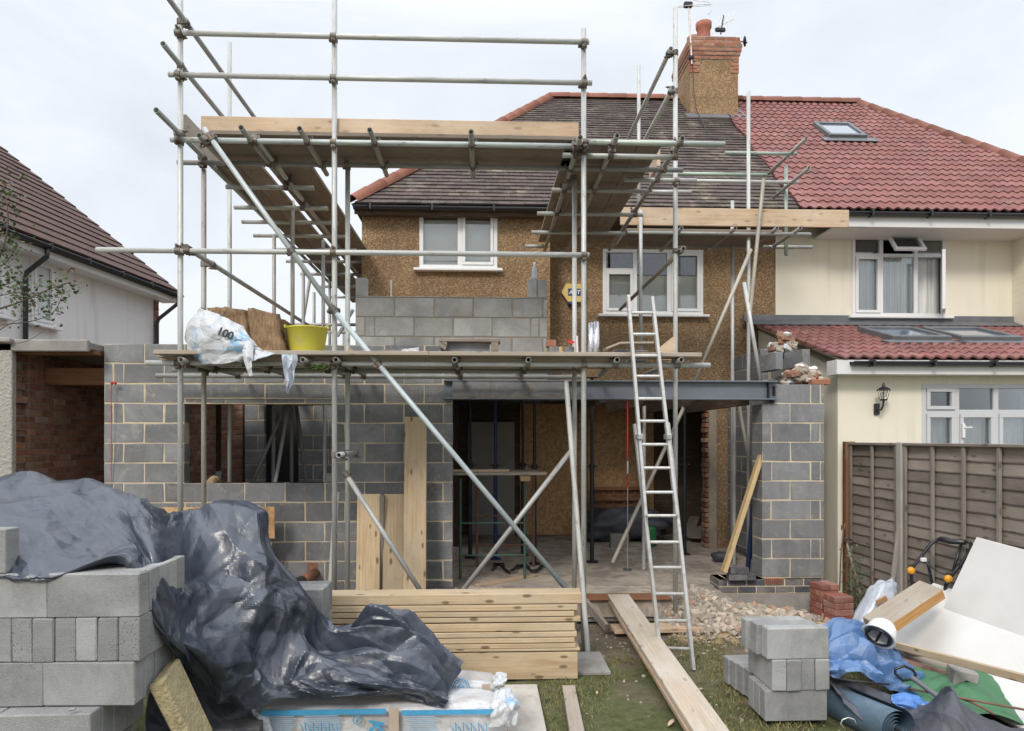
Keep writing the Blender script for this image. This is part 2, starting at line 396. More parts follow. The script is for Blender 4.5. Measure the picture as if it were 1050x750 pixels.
def glass():
    n = ND('window_glass'); n.n.remove(n.p)
    g = n.n.new('ShaderNodeBsdfGlossy'); g.inputs['Roughness'].default_value = .02; g.inputs['Color'].default_value = (.9, .93, .95, 1)
    t = n.n.new('ShaderNodeBsdfTransparent'); t.inputs[0].default_value = (.96, .97, .97, 1)
    fr = n.n.new('ShaderNodeFresnel'); fr.inputs[0].default_value = 1.55
    k = n.math('ADD', n.math('MULTIPLY', fr.outputs[0], 1.3), .02)
    m = n.n.new('ShaderNodeMixShader'); n.l.new(k, m.inputs[0]); n.l.new(t.outputs[0], m.inputs[1]); n.l.new(g.outputs[0], m.inputs[2])
    n.l.new(m.outputs[0], n.out.inputs[0]); return n.mat
MT['glass'] = glass()
def net():
    n = ND('net_curtain')
    w = n.ramp(n.noise(n.lc((26, 26, .6)), 1.5, 3), [(.3, (.55, .55, .55)), (.7, (.88, .88, .87))])
    return n.fin(w, .9, n.bump(n.noise(n.lc((26, 26, .6)), 1.5, 3), .6, .03))
MT['net'] = net()
MT['blind'] = plain('roller_blind', (.86, .85, .81), .8, .05, 2, 0)
MT['frost'] = plain('frosted_glass', (.60, .63, .65), .25, .05, 3, .1, 60)
MT['paleslab'] = plain('pale_dusty_sheet', (.46, .43, .385), .9, .2, 3, .5, 40, dirt=((.30, .26, .22), .7, 4, .5))
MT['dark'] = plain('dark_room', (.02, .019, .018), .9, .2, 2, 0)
def tarp_mat(name, c, rough=.32, dust=(.35, .34, .33), da=.35, thin=False):
    n = ND(name)
    f = n.noise(n.lc(), 1.8, 6, .65)
    col = n.ramp(f, [(.3, tuple(x*.8 for x in c)), (.7, tuple(x*1.25 for x in c))])
    d = n.ramp(n.noise(n.lc((2, 2, .7)), 3, 9, .78, .4), [(.5, 0.0), (.72, da)])
    col = n.mix(d, col, dust)
    sp = n.ramp(n.vor(n.lc(), 26), [(.0, 1.0), (.05, .8), (.07, 0.0)])
    col = n.mix(n.mix(1, sp, n.ramp(n.noise(n.lc(), 3, 2), [(.55, 0.0), (.6, .6)]), 'MULTIPLY'), col, (.5, .5, .5))
    wv = n.math('MULTIPLY', n.wave(n.lc((1, 0, 1)), 60, .5), 1)
    cr = n.noise(n.lc(), 12, 5, .65, 1.2)
    r = n.mix(1, n.ramp(d, [(0, rough), (.35, rough+.3)]), 1.0, 'MULTIPLY')
    nb = n.bump(n.vor(n.lc(), 9), .30, .02); nb = n.bump(n.vor(n.lc(loc=(3, 1, 4)), 23), .22, .008, nb); nb = n.bump(wv, .05, .001, nb)
    return n.fin(col, r, nb, spec=.8)
MT['tarp'] = tarp_mat('grey_polythene', (.030, .038, .058), .33, (.20, .20, .21), .30)
MT['bluetarp'] = tarp_mat('blue_tarpaulin', (.065, .145, .31), .42, (.28, .33, .40), .4)
MT['bluesack'] = tarp_mat('bright_blue_plastic', (.04, .16, .45), .4, (.25, .35, .5), .3)
MT['greensheet'] = tarp_mat('green_sheet', (.035, .15, .06), .55, (.12, .22, .13), .4)
MT['liner'] = tarp_mat('pond_liner', (.040, .044, .058), .6, (.17, .17, .19), .55)
MT['rollblue'] = tarp_mat('damp_proof_roll', (.075, .12, .165), .5, (.20, .24, .28), .5)
MT['polybag'] = tarp_mat('clear_plastic_sheet', (.42, .46, .52), .3, (.6, .6, .6), .3)
def eps():
    n = ND('white_insulation_board')
    col = n.ramp(n.noise(n.lc(), 2, 6, .6), [(.3, (.66, .64, .62)), (.7, (.74, .735, .72))])
    col = n.mix(n.ramp(n.noise(n.lc(), 1.2, 8, .75), [(.56, 0.0), (.75, .4)]), col, (.52, .47, .41))
    sp = n.ramp(n.vor(n.lc(), 30), [(.0, 1.0), (.07, 0.0)])
    col = n.mix(n.mix(1, sp, .5, 'MULTIPLY'), col, (.4, .36, .32))
    return n.fin(col, .75, n.bump(n.noise(n.lc(), 60, 3), .12, .003))
MT['eps'] = eps()
def wool():
    n = ND('mineral_wool')
    f = n.noise(n.lc((9, 3, 2)), 5, 9, .78, .8)
    col = n.ramp(f, [(.3, (.20, .12, .065)), (.5, (.42, .275, .165)), (.75, (.64, .47, .31))])
    return n.fin(col, .95, n.bump(f, 1.0, .05), spec=.1)
MT['wool'] = wool()
def bagwrap(name):
    n = ND(name)
    col = n.ramp(n.noise(n.lc(), 2.5, 7, .7, .5), [(.3, (.44, .47, .50)), (.7, (.66, .67, .68))])
    pr = n.ramp(n.noise(n.lc((1, 1, 1), (4, 2, 1)), 5, 6, .75, .3), [(.55, 0.0), (.60, .75)])
    col = n.mix(pr, col, (.16, .42, .66))
    du = n.ramp(n.noise(n.lc(loc=(9, 9, 9)), 3.2, 8, .75), [(.5, 0.0), (.7, .5)])
    col = n.mix(du, col, (.42, .37, .33))
    return n.fin(col, .35, n.bump(n.noise(n.lc(), 14, 6, .7, 1.5), .6, .02))
MT['wrap'] = bagwrap('printed_plastic_wrap')
MT['pack'] = plain('white_printed_plastic', (.56, .57, .58), .38, .12, 5, .5, 14, dist=.02, dirt=((.38, .34, .31), .55, 4, .46))
MT['printblue'] = plain('blue_print', (.06, .30, .52), .45, .15, 12, 0)
MT['printpale'] = plain('pale_blue_print', (.34, .46, .58), .45, .12, 30, 0)
MT['printblack'] = plain('black_print', (.03, .03, .03), .5, .1, 5, 0)
MT['printwhite'] = plain('white_print', (.75, .75, .75), .5, .05, 5, 0)
MT['tape'] = plain('brown_tape', (.42, .34, .27), .5, .1, 8, 0)
MT['yellow'] = plain('yellow_plastic', (.55, .50, .06), .5, .1, 3, .1, 30, dirt=((.42, .38, .22), .6, 5, .55))
MT['alarm'] = plain('alarm_yellow', (.68, .50, .16), .5, .05, 3, 0)
MT['navy'] = plain('navy', (.03, .05, .16), .5, .05, 3, 0)
MT['knob'] = plain('orange_plastic', (.70, .30, .02), .4, .05, 3, 0)
MT['helmet'] = plain('helmet_white', (.75, .75, .75), .25, .04, 3, 0, dirt=((.5, .47, .43), .5, 12, .55))
MT['red'] = plain('red_paint', (.55, .03, .03), .5, .1, 8, 0)
MT['white'] = plain('white_paint', (.72, .72, .72), .5, .06, 8, 0)
MT['greenplastic'] = plain('green_plastic', (.02, .16, .05), .4, .1, 5, 0)
MT['silverfoil'] = plain('silver_foil', (.62, .62, .65), .25, .2, 12, .6, 30, .7, dist=.01)
MT['rust'] = plain('rusty_iron', (.19, .11, .075), .8, .35, 12, .5, 60, .1)
MT['clay'] = plain('clay_pipe', (.26, .115, .06), .7, .25, 12, .3, 60)
MT['sand'] = plain('builders_sand', (.36, .26, .15), .95, .2, 7, .8, 90, dist=.015)
MT['rubble'] = plain('rubble_stone', (.41, .355, .295), .95, .3, 7, .8, 50, dist=.01)
MT['mossy'] = plain('mossy_clump', (.08, .12, .03), .9, .4, 30, .8, 60)
MT['sponge'] = plain('mineral_board', (.30, .25, .14), .95, .3, 25, .9, 60, dist=.015)
def leafm(name, a, b):
    n = ND(name); c = n.ramp(n.noise(n.lc(), 9, 3), [(.35, a), (.65, b)])
    return n.fin(c, .55, None, spec=.3)
MT['leaf'] = leafm('leaf', (.045, .075, .030), (.10, .14, .055))
MT['grass'] = leafm('grass_blade', (.085, .10, .038), (.20, .195, .10))
MT['bark'] = plain('bark', (.11, .085, .065), .9, .3, 20, .6, 60)
def ground_mat():
    n = ND('ground_soil_and_turf')
    p = n.lc()
    soil = n.ramp(n.noise(p, 5, 9, .72), [(.3, (.13, .10, .075)), (.5, (.23, .18, .14)), (.75, (.34, .28, .22))])
    turf = n.ramp(n.noise(p, 14, 8, .75), [(.3, (.06, .070, .026)), (.5, (.12, .135, .055)), (.75, (.20, .195, .10))])
    patch = n.ramp(n.noise(n.lc(loc=(3, 8, 0)), 1.15, 7, .68), [(.40, 0.0), (.55, 1.0)])
    # bare earth near the building, turf further out
    sx = n.n.new('ShaderNodeSeparateXYZ'); n.l.new(p, sx.inputs[0])
    y = n.math('ADD', sx.outputs[1], n.math('MULTIPLY', n.noise(n.lc(), 1.6, 6, .7), 2.2))
    far = n.n.new('ShaderNodeMapRange'); far.inputs[1].default_value = 6.9; far.inputs[2].default_value = 8.0
    far.inputs[3].default_value = 1.0; far.inputs[4].default_value = 0.0; n.l.new(y, far.inputs[0])
    k = n.mix(1, far.outputs[0], n.mix(.62, 1.0, patch, 'MIX'), 'MULTIPLY')
    col = n.mix(k, soil, turf)
    speck = n.ramp(n.vor(n.lc(), 16), [(.0, 1.0), (.08, .8), (.13, 0.0)])
    gate = n.ramp(n.noise(n.lc(loc=(1, 5, 0)), 2, 4), [(.5, 0.0), (.6, .8)])
    col = n.mix(n.mix(1, speck, gate, 'MULTIPLY'), col, (.38, .31, .25))
    return n.fin(col, .95, n.bump(n.noise(n.lc(), 22, 9, .75), .9, .05), spec=.2)
MT['ground'] = ground_mat()
# ------------------------------------------------------------------ coursed masonry
def masonry(mb, O, u, length, z0, z1, T, L=.4375, h=.2125, j=.0125, holes=(), rows=None, offs=(0, .225), var=.10, step=None, lead=None, hue=0, gap=.003, jag=0, bev=.003, nrm=1):
    """courses of blocks (material 0) in a mortar bed (material 1); O lower front corner, u along the wall, wall thickness T goes behind"""
    O = V(O); O.z = 0; u = V(u).normalized(); n = V((-u.y, u.x, 0))*nrm
    step = step or (h+j); k = 0; z = z0
    while z < z1-.01:
        zt = min(z+step, z1); iv = [(0.0, length)]
        for (a, b, c, d) in holes:
            if c < (z+zt)/2 < d:
                nv = []
                for (p, q) in iv:
                    if b <= p or a >= q: nv.append((p, q)); continue
                    if a > p: nv.append((p, a))
                    if b < q: nv.append((b, q))
                iv = nv
        for (p, q) in iv:
            q2 = q-(R.uniform(0, jag) if jag else 0)
            mb.obox(O+u*((p+q2)/2)+n*(T/2)+V((0, 0, (z+zt)/2)), u*(q2-p-2*gap), n*(T-.006), V((0, 0, zt-z)), 0, 1)
            if rows is not None: cuts = rows[k % len(rows)]
            else:
                cuts = [0.0]
                if lead and k % 2: 
                    x = 0
                    for w in lead: x += w+j; cuts.append(x)
                else: x = offs[k % 2]; cuts += [x] if x > 0 else []
                while x < length: x += L+j; cuts.append(x)
            cuts = sorted(set(cuts+[length+j]))
            for a, b in zip(cuts[:-1], cuts[1:]):
                a2 = max(a, p)+(R.uniform(-.003, .003) if a > p else 0); b2 = min(b-j+R.uniform(-.003, .003), q2)
                if b2-a2 < .015: continue
                s = 1+R.uniform(-var, var); t = (s*(1+R.uniform(-hue, hue)), s, s*(1+R.uniform(-hue, hue)))
                mb.obox(O+u*((a2+b2)/2)+n*(T/2+R.uniform(-.0015, .0015))+V((0, 0, z+(j+zt-z)/2 if zt-z > j else (z+zt)/2)), u*(b2-a2), n*(T+.004), V((0, 0, max(zt-z-j, .01))), bev, 0, t, None, .014 if h > .1 else .006)
        z = zt; k += 1
# ------------------------------------------------------------------ roofs and windows
def tiles(mb, O, ux, us, slen, lim, gauge, width, style='plain', m=0, var=.12, th=.018, hue=.04, hollow=None):
    """rows of tiles from the eaves O up the slope us; lim(s) gives the clipped start and end along ux"""
    O = V(O); ux = V(ux).normalized(); us = V(us).normalized(); nn = ux.cross(us).normalized()
    if nn.z < 0: nn = -nn
    i = 0; s = 0.0
    while s < slen-.01:
        s1 = min(s+gauge*1.25, slen); a0, b0 = lim(s); a1, b1 = lim(s1)
        x = math.floor(min(a0, a1)/width)*width-((i % 2)*width*.5 if style != 'pan' else 0)
        rowdz = R.uniform(-.003, .003)
        while x < max(b0, b1):
            xe = x+width-(.004 if style == 'plain' else 0)
            sa = max(x, min(a0, a1)); sb = min(xe, max(b0, b1))
            if sb-sa > .004 and not (hollow and hollow[0] < (x+xe)/2 < hollow[1] and hollow[2] < s+gauge/2 < hollow[3]):
                t = 1+R.uniform(-var, var); tt = (t*(1+R.uniform(-hue, hue)), t, t*(1+R.uniform(-hue, hue)))
                r0 = R.uniform(0, .006) if style == 'plain' else 0
                if style == 'pan':
                    K = 8; vs = []; fs = []
                    for k in range(K+1):
                        xx = x+(xe-x)*k/K
                        ph = k/K*2; ph -= math.floor(ph) if k < K else 0; hh = .030*max(0, math.sin(math.pi*min(1, (k/K*2 % 1)/.62)))**.8 if k not in (0, K) else 0
                        for (ss, off, lo, hi) in ((s, .032, a0, b0), (s1, .006, a1, b1)):
                            vs.append(O+ux*min(max(xx, lo), hi)+us*ss+nn*(off+hh))
                        vs.append(O+ux*min(max(xx, a0), b0)+us*(s+.002)+nn*(hh+.006))
                    for k in range(K):
                        a = k*3; b = (k+1)*3
                        fs.append((a, b, b+1, a+1)); fs.append((a+2, b+2, b, a))
                    mb.add(vs, fs, m, tt, None, False)
                else:
                    c0 = [min(max(v, a0), b0) for v in (x, xe)]; c1 = [min(max(v, a1), b1) for v in (x, xe)]
                    h0 = th+r0+rowdz; tl = R.uniform(-.002, .002)
                    vs = [O+ux*c0[0]+us*s+nn*(h0+tl), O+ux*c0[1]+us*s+nn*(h0-tl), O+ux*c1[1]+us*s1+nn*.004, O+ux*c1[0]+us*s1+nn*.004,
                          O+ux*c0[0]+us*s+nn*(h0-th), O+ux*c0[1]+us*s+nn*(h0-th), O+ux*c1[1]+us*s1-nn*.01, O+ux*c1[0]+us*s1-nn*.01]
                    mb.add(vs, [(0, 1, 2, 3), (4, 5, 1, 0), (4, 0, 3, 7), (5, 6, 2, 1)], m, tt)
            x += width
        s += gauge; i += 1
def ridge(mb, p0, p1, r=.11, seglen=.33, m=0, up=(0, 0, 1)):
    p0 = V(p0); p1 = V(p1); d = p1-p0; n = max(1, int(d.length/seglen)); d = d/n; dn = d.normalized()
    sd = dn.cross(V(up)).normalized(); u = sd.cross(dn)
    for i in range(n):
        a = p0+d*i; t = 1+R.uniform(-.14, .14); vs = []; fs = []
        for (q, rr) in ((a, r*1.0), (a+d*1.06, r*1.10)):
            for k in range(9):
                an = math.pi*(k/8)*1.1-.05*math.pi; vs.append(q+(sd*math.cos(an)+u*math.sin(an))*rr)
        fs = [(k, k+1, k+10, k+9) for k in range(8)]+[tuple(range(17, 8, -1))]
        mb.add(vs, fs, m, t, None, True)
def window(parent, name, X0, X1, z0, z1, Y, cols, fr='upvc', depth=.07, rows=None, curtain='net', sill=True, cur_z=None, bw=.05, inv=.045, M=None, opened=(), gl='glass'):
    """frame part with panes, sill and curtain as sub-parts. cols: list of (x0,x1,[(z0,z1,sashframe)...]) fractions"""
    f = MB(M); W = X1-X0; Hh = z1-z0
    f.box(X0, X1, Y-depth, Y, z0, z0+bw, .004); f.box(X0, X1, Y-depth, Y, z1-bw, z1, .004)
    f.box(X0, X0+bw, Y-depth+.002, Y-.002, z0+bw, z1-bw, .004); f.box(X1-bw, X1, Y-depth+.002, Y-.002, z0+bw, z1-bw, .004)
    panes = []
    for ci, (a, b, cells) in enumerate(cols):
        xa = X0+W*a; xb = X0+W*b
        if ci: f.box(xa-bw*.6, xa+bw*.6, Y-depth+.003, Y-.003, z0+bw, z1-bw, .004)
        for ri, (c, d, sash) in enumerate(cells):
            za = z0+Hh*c; zb = z0+Hh*d
            if ri: f.box(xa+bw*.6, xb-bw*.6, Y-depth+.004, Y-.004, za-bw*.5, za+bw*.5, .004)
            xi = xa+(bw if ci == 0 else bw*.6); xj = xb-(bw if ci == len(cols)-1 else bw*.6)
            zi = za+(bw if ri == 0 else bw*.5); zj = zb-(bw if ri == len(cells)-1 else bw*.5)
            if (ci, ri) in opened: continue
            if sash:
                s = .045
                f.box(xi, xj, Y-depth-.018, Y-depth+.025, zi, zi+s, .004); f.box(xi, xj, Y-depth-.018, Y-depth+.025, zj-s, zj, .004)
                f.box(xi, xi+s, Y-depth-.017, Y-depth+.024, zi+s, zj-s, .004); f.box(xj-s, xj, Y-depth-.017, Y-depth+.024, zi+s, zj-s, .004)
                panes.append((xi+s, xj-s, zi+s, zj-s))
            else: panes.append((xi, xj, zi, zj))
    fo = f.build(name, MT[fr], parent)
    for (a, b, c, d) in panes:
        g = MB(M); g.box(a-.005, b+.005, Y-depth*.5-.004, Y-depth*.5+.004, c-.005, d+.005); g.build('pane', MT[gl], fo)
    if sill:
        g = MB(M); g.box(X0-.08, X1+.08, Y-depth-.09, Y-.01, z0-.045, z0-.003, .008); g.build('sill', MT['upvc'], fo)
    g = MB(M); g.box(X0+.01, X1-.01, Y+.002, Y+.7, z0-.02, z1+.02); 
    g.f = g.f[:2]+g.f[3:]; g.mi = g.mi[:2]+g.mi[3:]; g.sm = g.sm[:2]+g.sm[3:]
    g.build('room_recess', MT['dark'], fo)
    if curtain:
        g = MB(M); n = int((X1-X0)/.03); vs = []; fs = []
        zc0 = z0+.02; zc1 = z1-.02
        if cur_z: zc0 = z0+Hh*cur_z[0]; zc1 = z0+Hh*cur_z[1]
        am = .022 if curtain == 'net' else .0008
        for i in range(n+1):
            x = X0+.012+(W-.024)*i/n; y = Y+inv+am*math.sin(i*1.9+math.sin(i*.7)*2)
            for z in (zc0, (zc0+zc1)/2, zc1): vs.append((x, y, z))
            if i < n: fs += [(i*3, i*3+3, i*3+4, i*3+1), (i*3+1, i*3+4, i*3+5, i*3+2)]
        g.add(vs, fs, 0, (1, 1, 1), None, curtain == 'net'); g.build('net_curtain' if curtain == 'net' else 'blind', MT[curtain], fo)
    return fo
def gutter(parent, p0, p1, r=.055, mat='blackplastic', down=(0, -1, 0), brackets=.9, M=None):
    g = MB(M); p0 = V(p0); p1 = V(p1); d = p1-p0; L = d.length; dn = d/L; up = V((0, 0, 1)); sd = dn.cross(up)
    vs = []; fs = []
    for q in (p0, p1):
        for k in range(9):
            an = math.pi+math.pi*k/8; vs.append(q+(sd*math.cos(an)+up*math.sin(an))*r)
        for k in range(9):
            an = 2*math.pi-math.pi*k/8; vs.append(q+(sd*math.cos(an)+up*math.sin(an))*(r-.006))
    fs = [(k, (k+1) % 18, (k+1) % 18+18, k+18) for k in range(18)]+[tuple(range(18)), tuple(range(35, 17, -1))]
    g.add(vs, fs, 0, (1, 1, 1), None, True)
    o = g.build('gutter', MT[mat], parent)
    k = .25
    while k < L:
        b = MB(M); q = p0+dn*k
        b.obox(q-up*.02, dn*.03, sd*(2*r+.02), up*(r*1.5), .004); b.build('bracket', MT[mat], o); k += brackets
    return o
# ------------------------------------------------------------------ the unfinished pebbledashed house
EY = 10.1; EZ = 5.44; SL = .83; RY = 14.9; RZ = EZ+SL*(RY-EY)
US = V((0, 1, SL)).normalized(); SLEN = math.hypot(RY-EY, RZ-EZ)
HX0 = -1.93; AX = 1.40; PX0 = 4.64; BX = 8.27; CX = 10.4
BAYY = 10.3; WY = 10.8
house = thing('pebbledash_house', (1.4, 12.0, 0), 'brown pebbledashed house with dark tiled roof behind the scaffolding, back wall opened up', 'house')
w = MB()
def wall_with_holes(mb, X0, X1, z0, z1, Y, T, holes, m=0):
    xs = sorted({X0, X1}|{h[0] for h in holes}|{h[1] for h in holes}); zs = sorted({z0, z1}|{h[2] for h in holes}|{h[3] for h in holes})
    nx = len(xs); idx = {}; vs = []; fs = []
    for yy in (Y, Y+T):
        for i, x in enumerate(xs):
            for k, z in enumerate(zs): idx[(yy, i, k)] = len(vs); vs.append((x, yy, z))
    def solid(i, k):
        if i < 0 or k < 0 or i >= len(xs)-1 or k >= len(zs)-1: return False
        cx = (xs[i]+xs[i+1])/2; cz = (zs[k]+zs[k+1])/2
        return not any(h[0] < cx < h[1] and h[2] < cz < h[3] for h in holes)
    a = Y; b = Y+T
    for i in range(len(xs)-1):
        for k in range(len(zs)-1):
            if not solid(i, k): continue
            fs.append((idx[(a,i,k)], idx[(a,i+1,k)], idx[(a,i+1,k+1)], idx[(a,i,k+1)])); fs.append((idx[(b,i,k)], idx[(b,i,k+1)], idx[(b,i+1,k+1)], idx[(b,i+1,k)]))
            if not solid(i-1, k): fs.append((idx[(a,i,k)], idx[(a,i,k+1)], idx[(b,i,k+1)], idx[(b,i,k)]))
            if not solid(i+1, k): fs.append((idx[(a,i+1,k)], idx[(b,i+1,k)], idx[(b,i+1,k+1)], idx[(a,i+1,k+1)]))
            if not solid(i, k-1): fs.append((idx[(a,i,k)], idx[(b,i,k)], idx[(b,i+1,k)], idx[(a,i+1,k)]))
            if not solid(i, k+1): fs.append((idx[(a,i,k+1)], idx[(a,i+1,k+1)], idx[(b,i+1,k+1)], idx[(b,i,k+1)]))
    mb.add(vs, fs, m)
# windows measured from the photograph
wa = PZ(430, BAYY, 0).x; wb = PZ(510, BAYY, 0).x; wz0 = P(470, 276, BAYY).z; wz1 = P(470, 215.5, BAYY).z
ma = PZ(618, WY, 0).x; mb_ = PZ(721, WY, 0).x; mz0 = P(670, 323, WY).z; mz1 = P(670, 256, WY).z
bx0 = PZ(371, BAYY, 0).x; bx1 = PZ(564, BAYY, 0).x
bay = MB(); wall_with_holes(bay, bx0, bx1, 2.8, EZ+.05, BAYY, .28, [(wa, wb, wz0, wz1)])
bay.box(bx0, bx0+.28, BAYY+.28, 15.5, 2.8, EZ+.05); bay.box(bx1-.28, bx1, BAYY+.28, WY, 2.8, EZ+.05)
bay.build('bay_wall', MT['dash'], house)
mw = MB(); wall_with_holes(mw, bx1+.002, 4.64, 2.78, EZ+.05, WY, .28, [(ma, mb_, mz0, mz1)])
mw.box(3.70, 3.92, WY+.002, WY+.3, .2, 2.778); mw.box(4.36, 4.62, WY+.002, WY+.3, 0, 2.778)
mw.build('back_wall', MT['dash'], house)
sc = MB(); k = P(740, 440, WY); sc.box(3.56, 3.70, WY-.02, WY+.3, .2, 2.7, .01, 0); 
for i in range(30):
    z = .26+i*.08; sc.box(3.50+R.uniform(0, .05), 3.57, WY-.025, WY+.2, z, z+.066, .006, 1, 1+R.uniform(-.3, .3))
sc.build('broken_brick_reveal', [MT['mortar_red'], MT['brick']], house)
window(house, 'window', wa, wb, wz0, wz1, BAYY+.06, [(0, .52, [(0, 1, False)]), (.52, 1, [(0, 1, True)])], curtain='blind', cur_z=(0, .98), bw=.06)
window(house, 'window', ma, mb_, mz0, mz1, WY+.06, [(0, .32, [(0, .68, True), (.68, 1, False)]), (.32, .66, [(0, 1, False)]), (.66, 1, [(0, 1, True)])], curtain='blind', cur_z=(0, .62), bw=.055, inv=.05)
# eaves, soffit and fascia
e = MB(); e.box(HX0, PX0-.002, EY+.02, EY+.05, EZ-.12, EZ-.01); e.box(HX0+.03, PX0-.002, EY+.05, WY+.02, EZ-.12, EZ-.10); e.build('fascia', MT['darkwood'], house)
gutter(house, (HX0, EY-.05, EZ-.04), (PX0, EY-.05, EZ-.04), .055)
# roof deck, tiles, ridge
def limL(s): return (HX0+(AX-HX0)*s/SLEN, PX0+.02*0)
rf = MB(); rf.slab([(HX0, EY, EZ-.02), (PX0, EY, EZ-.02), (PX0, RY, RZ-.02), (AX, RY, RZ-.02)], (0, .02, -.12), 0)
rf.slab([(HX0, EY+.02, EZ-.02), (AX, RY, RZ-.02), (AX, RY+.03, RZ-.02), (HX0, 19.6, EZ-.02)], (0.05, 0, -.12), 0)
rf.slab([(AX, RY+.03, RZ-.02), (PX0, RY+.03, RZ-.02), (PX0, 19.6, EZ-.02), (HX0, 19.6, EZ-.02)], (0, -.02, -.12), 0)
roof = rf.build('roof', MT['darkwood'], house)
tl = MB(); tiles(tl, (0, EY-.03, EZ), (1, 0, 0), US, SLEN+.03, lambda s: (HX0+(AX-HX0)*s/SLEN+.02, PX0+.05+.062*s+.03*math.sin(s*4)), .155, .19, 'plain', 0, .22, .024, .05)
hipd = V((AX-HX0, 0, RZ-EZ)); hl = hipd.length
tl2 = MB(); tiles(tl2, (HX0-.03, 0, EZ), (0, 1, 0), hipd, hl, lambda s: (EY+(RY-EY)*s/hl+.03, 19.6-(19.6-RY)*s/hl), .155, .19, 'plain', 0, .16, .02, .05)
tl.v += []; 
tl.build('tiled_slope', MT['tile_dark'], roof); tl2.build('tiled_slope', MT['tile_dark'], roof)
rd = MB(); ridge(rd, (HX0-.02, EY-.02, EZ+.03), (AX, RY, RZ+.03), .10, .36); ridge(rd, (AX, RY, RZ+.04), (PX0-.35, RY, RZ+.04), .11, .40)
rd.build('ridge_tiles', MT['ridge_red'], roof)
ls = MB()   # lichen-grown pale patch of old tiles below the stack
tiles(ls, (0, EY-.03, EZ+.012), (1, 0, 0), US, 99, lambda s: (0, 0), 99, 99) if False else None
# side wall and rooms behind the opening
rm = MB()
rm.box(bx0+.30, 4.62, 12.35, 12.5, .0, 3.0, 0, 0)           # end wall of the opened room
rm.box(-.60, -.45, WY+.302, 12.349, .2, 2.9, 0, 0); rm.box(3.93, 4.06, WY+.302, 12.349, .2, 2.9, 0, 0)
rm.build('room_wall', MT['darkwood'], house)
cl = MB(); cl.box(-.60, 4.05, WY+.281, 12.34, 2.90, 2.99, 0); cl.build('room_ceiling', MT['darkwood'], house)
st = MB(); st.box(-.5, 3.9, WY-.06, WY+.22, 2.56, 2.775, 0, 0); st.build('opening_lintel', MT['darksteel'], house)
ob = MB()
for i, (a, b) in enumerate(((.62, 1.83), (1.84, 3.05))): ob.box(a, b, 12.30-.012*i, 12.34-.012*i, .26, 2.70, .002, 0, 1-.12*i)
ob.build('chipboard_lining', MT['osb'], house)
dr = MB(); dr.box(-.32, .52, 12.27, 12.34, .26, 2.30, .004); dr.box(-.25, .12, 12.262, 12.268, .45, 1.1, .002); dr.build('boarded_door', MT['plaster'], house)
# ------------------------------------------------------------------ chimney
CY = 14.0; cx0 = PZ(708, CY, 0).x; cx1 = PZ(757, CY, 0).x; cz1 = P(730, 64, CY).z
ch = MB(); ch.box(cx0, cx1, CY, CY+1.15, RZ-1.2, cz1+.1, .01)
stack = ch.build('chimney', MT['dash'], house)
cb = MB()
zc = P(730, 61, CY).z
for (off, za, n) in ((.00, zc-.28, 4), ):
    for q in range(n):   # brick quoins of the upper shaft
        z = za+q*.075
        for (a, b) in ((cx0-.012, cx0+.20-(q % 2)*.07), (cx1-.17+(q % 2)*.06, cx1+.012)): cb.box(a, b, CY-.012, CY+.1, z, z+.065, .004, 0, 1+R.uniform(-.2, .2))
for q, o in enumerate((.015, .035, .055, .065, .045, .03)):
    z = zc+q*.075
    masonry(cb, (cx0-o, CY-o, z), (1, 0, 0), cx1-cx0+2*o, z, z+.075, 1.15+2*o, .215, .065, .01, offs=((q % 2)*.1,), var=.25, hue=.1)
cb.build('brick_cap', [MT['orangebrick'], MT['mortar_red']], stack)
zt = zc+.45
cbd = MB(); cbd.box(cx0+.02, cx1-.02, CY+.02, CY+1.13, zt, zt+.05, .02); cbd.build('flaunching', MT['cement'], stack)
for (px_, yy, rr, hh) in ((721.5, CY+.32, .165, .48), (711, CY+.80, .14, .46)):
    pm = MB(); q = PZ(px_, yy, zt)
    pm.lathe([(rr, 0), (rr*.88, .08), (rr*.82, hh*.7), (rr*.98, hh*.78), (rr*1.02, hh), (rr*.8, hh), (rr*.75, hh*.3), (0, hh*.3)], (q.x, yy, zt), 20)
    pm.build('chimney_pot', MT['terracotta'], stack)
fl = MB(); zz = lambda y: EZ+SL*(y-EY)
fl.slab([(cx0-.12, CY-.18, zz(CY-.18)+.05), (cx1+.16, CY-.18, zz(CY-.18)+.05), (cx1+.16, CY+.05, zz(CY+.05)+.05), (cx0-.12, CY+.05, zz(CY+.05)+.05)], (0, -.004, .012))
fl.slab([(cx1, CY+.051, zz(CY+.05)+.05), (cx1+.17, CY+.051, zz(CY+.05)+.05), (cx1+.17, RY, RZ+.05), (cx1, RY, RZ+.05)], (0, -.004, .012))
fl.build('lead_flashing', MT['lead'], stack)
# aerials
a1 = thing('television_aerial', (cx0-.03, CY-.05, zc-.3), 'tall television aerial mast strapped to the left edge of the chimney', 'aerial')
m_ = MB(); q0 = P(709.5, 66, CY-.05); q1 = P(706, 4, CY-.05); m_.tube(q0, q1, .018, 8, t=(1, .9, .88)); m_.build('mast', MT['alu'], a1)
m_ = MB(); m_.box(cx0-.05, cx0+.05, CY-.10, CY-.0, q0.z+.1, q0.z+.16, .01); m_.build('bracket', MT['darksteel'], a1)
m_ = MB(); cc = q1+V((0, 0, -.02)); m_.box(cc.x-.10, cc.x+.08, cc.y-.05, cc.y+.05, cc.z-.06, cc.z+.05, .02); m_.build('junction_box', MT['darksteel'], a1)
def ellipse_pts(c, ax, ay, n=28, a0=0, a1=2*math.pi): return [V(c)+V(ax)*math.cos(a0+(a1-a0)*i/(n-1))+V(ay)*math.sin(a0+(a1-a0)*i/(n-1)) for i in range(n)]
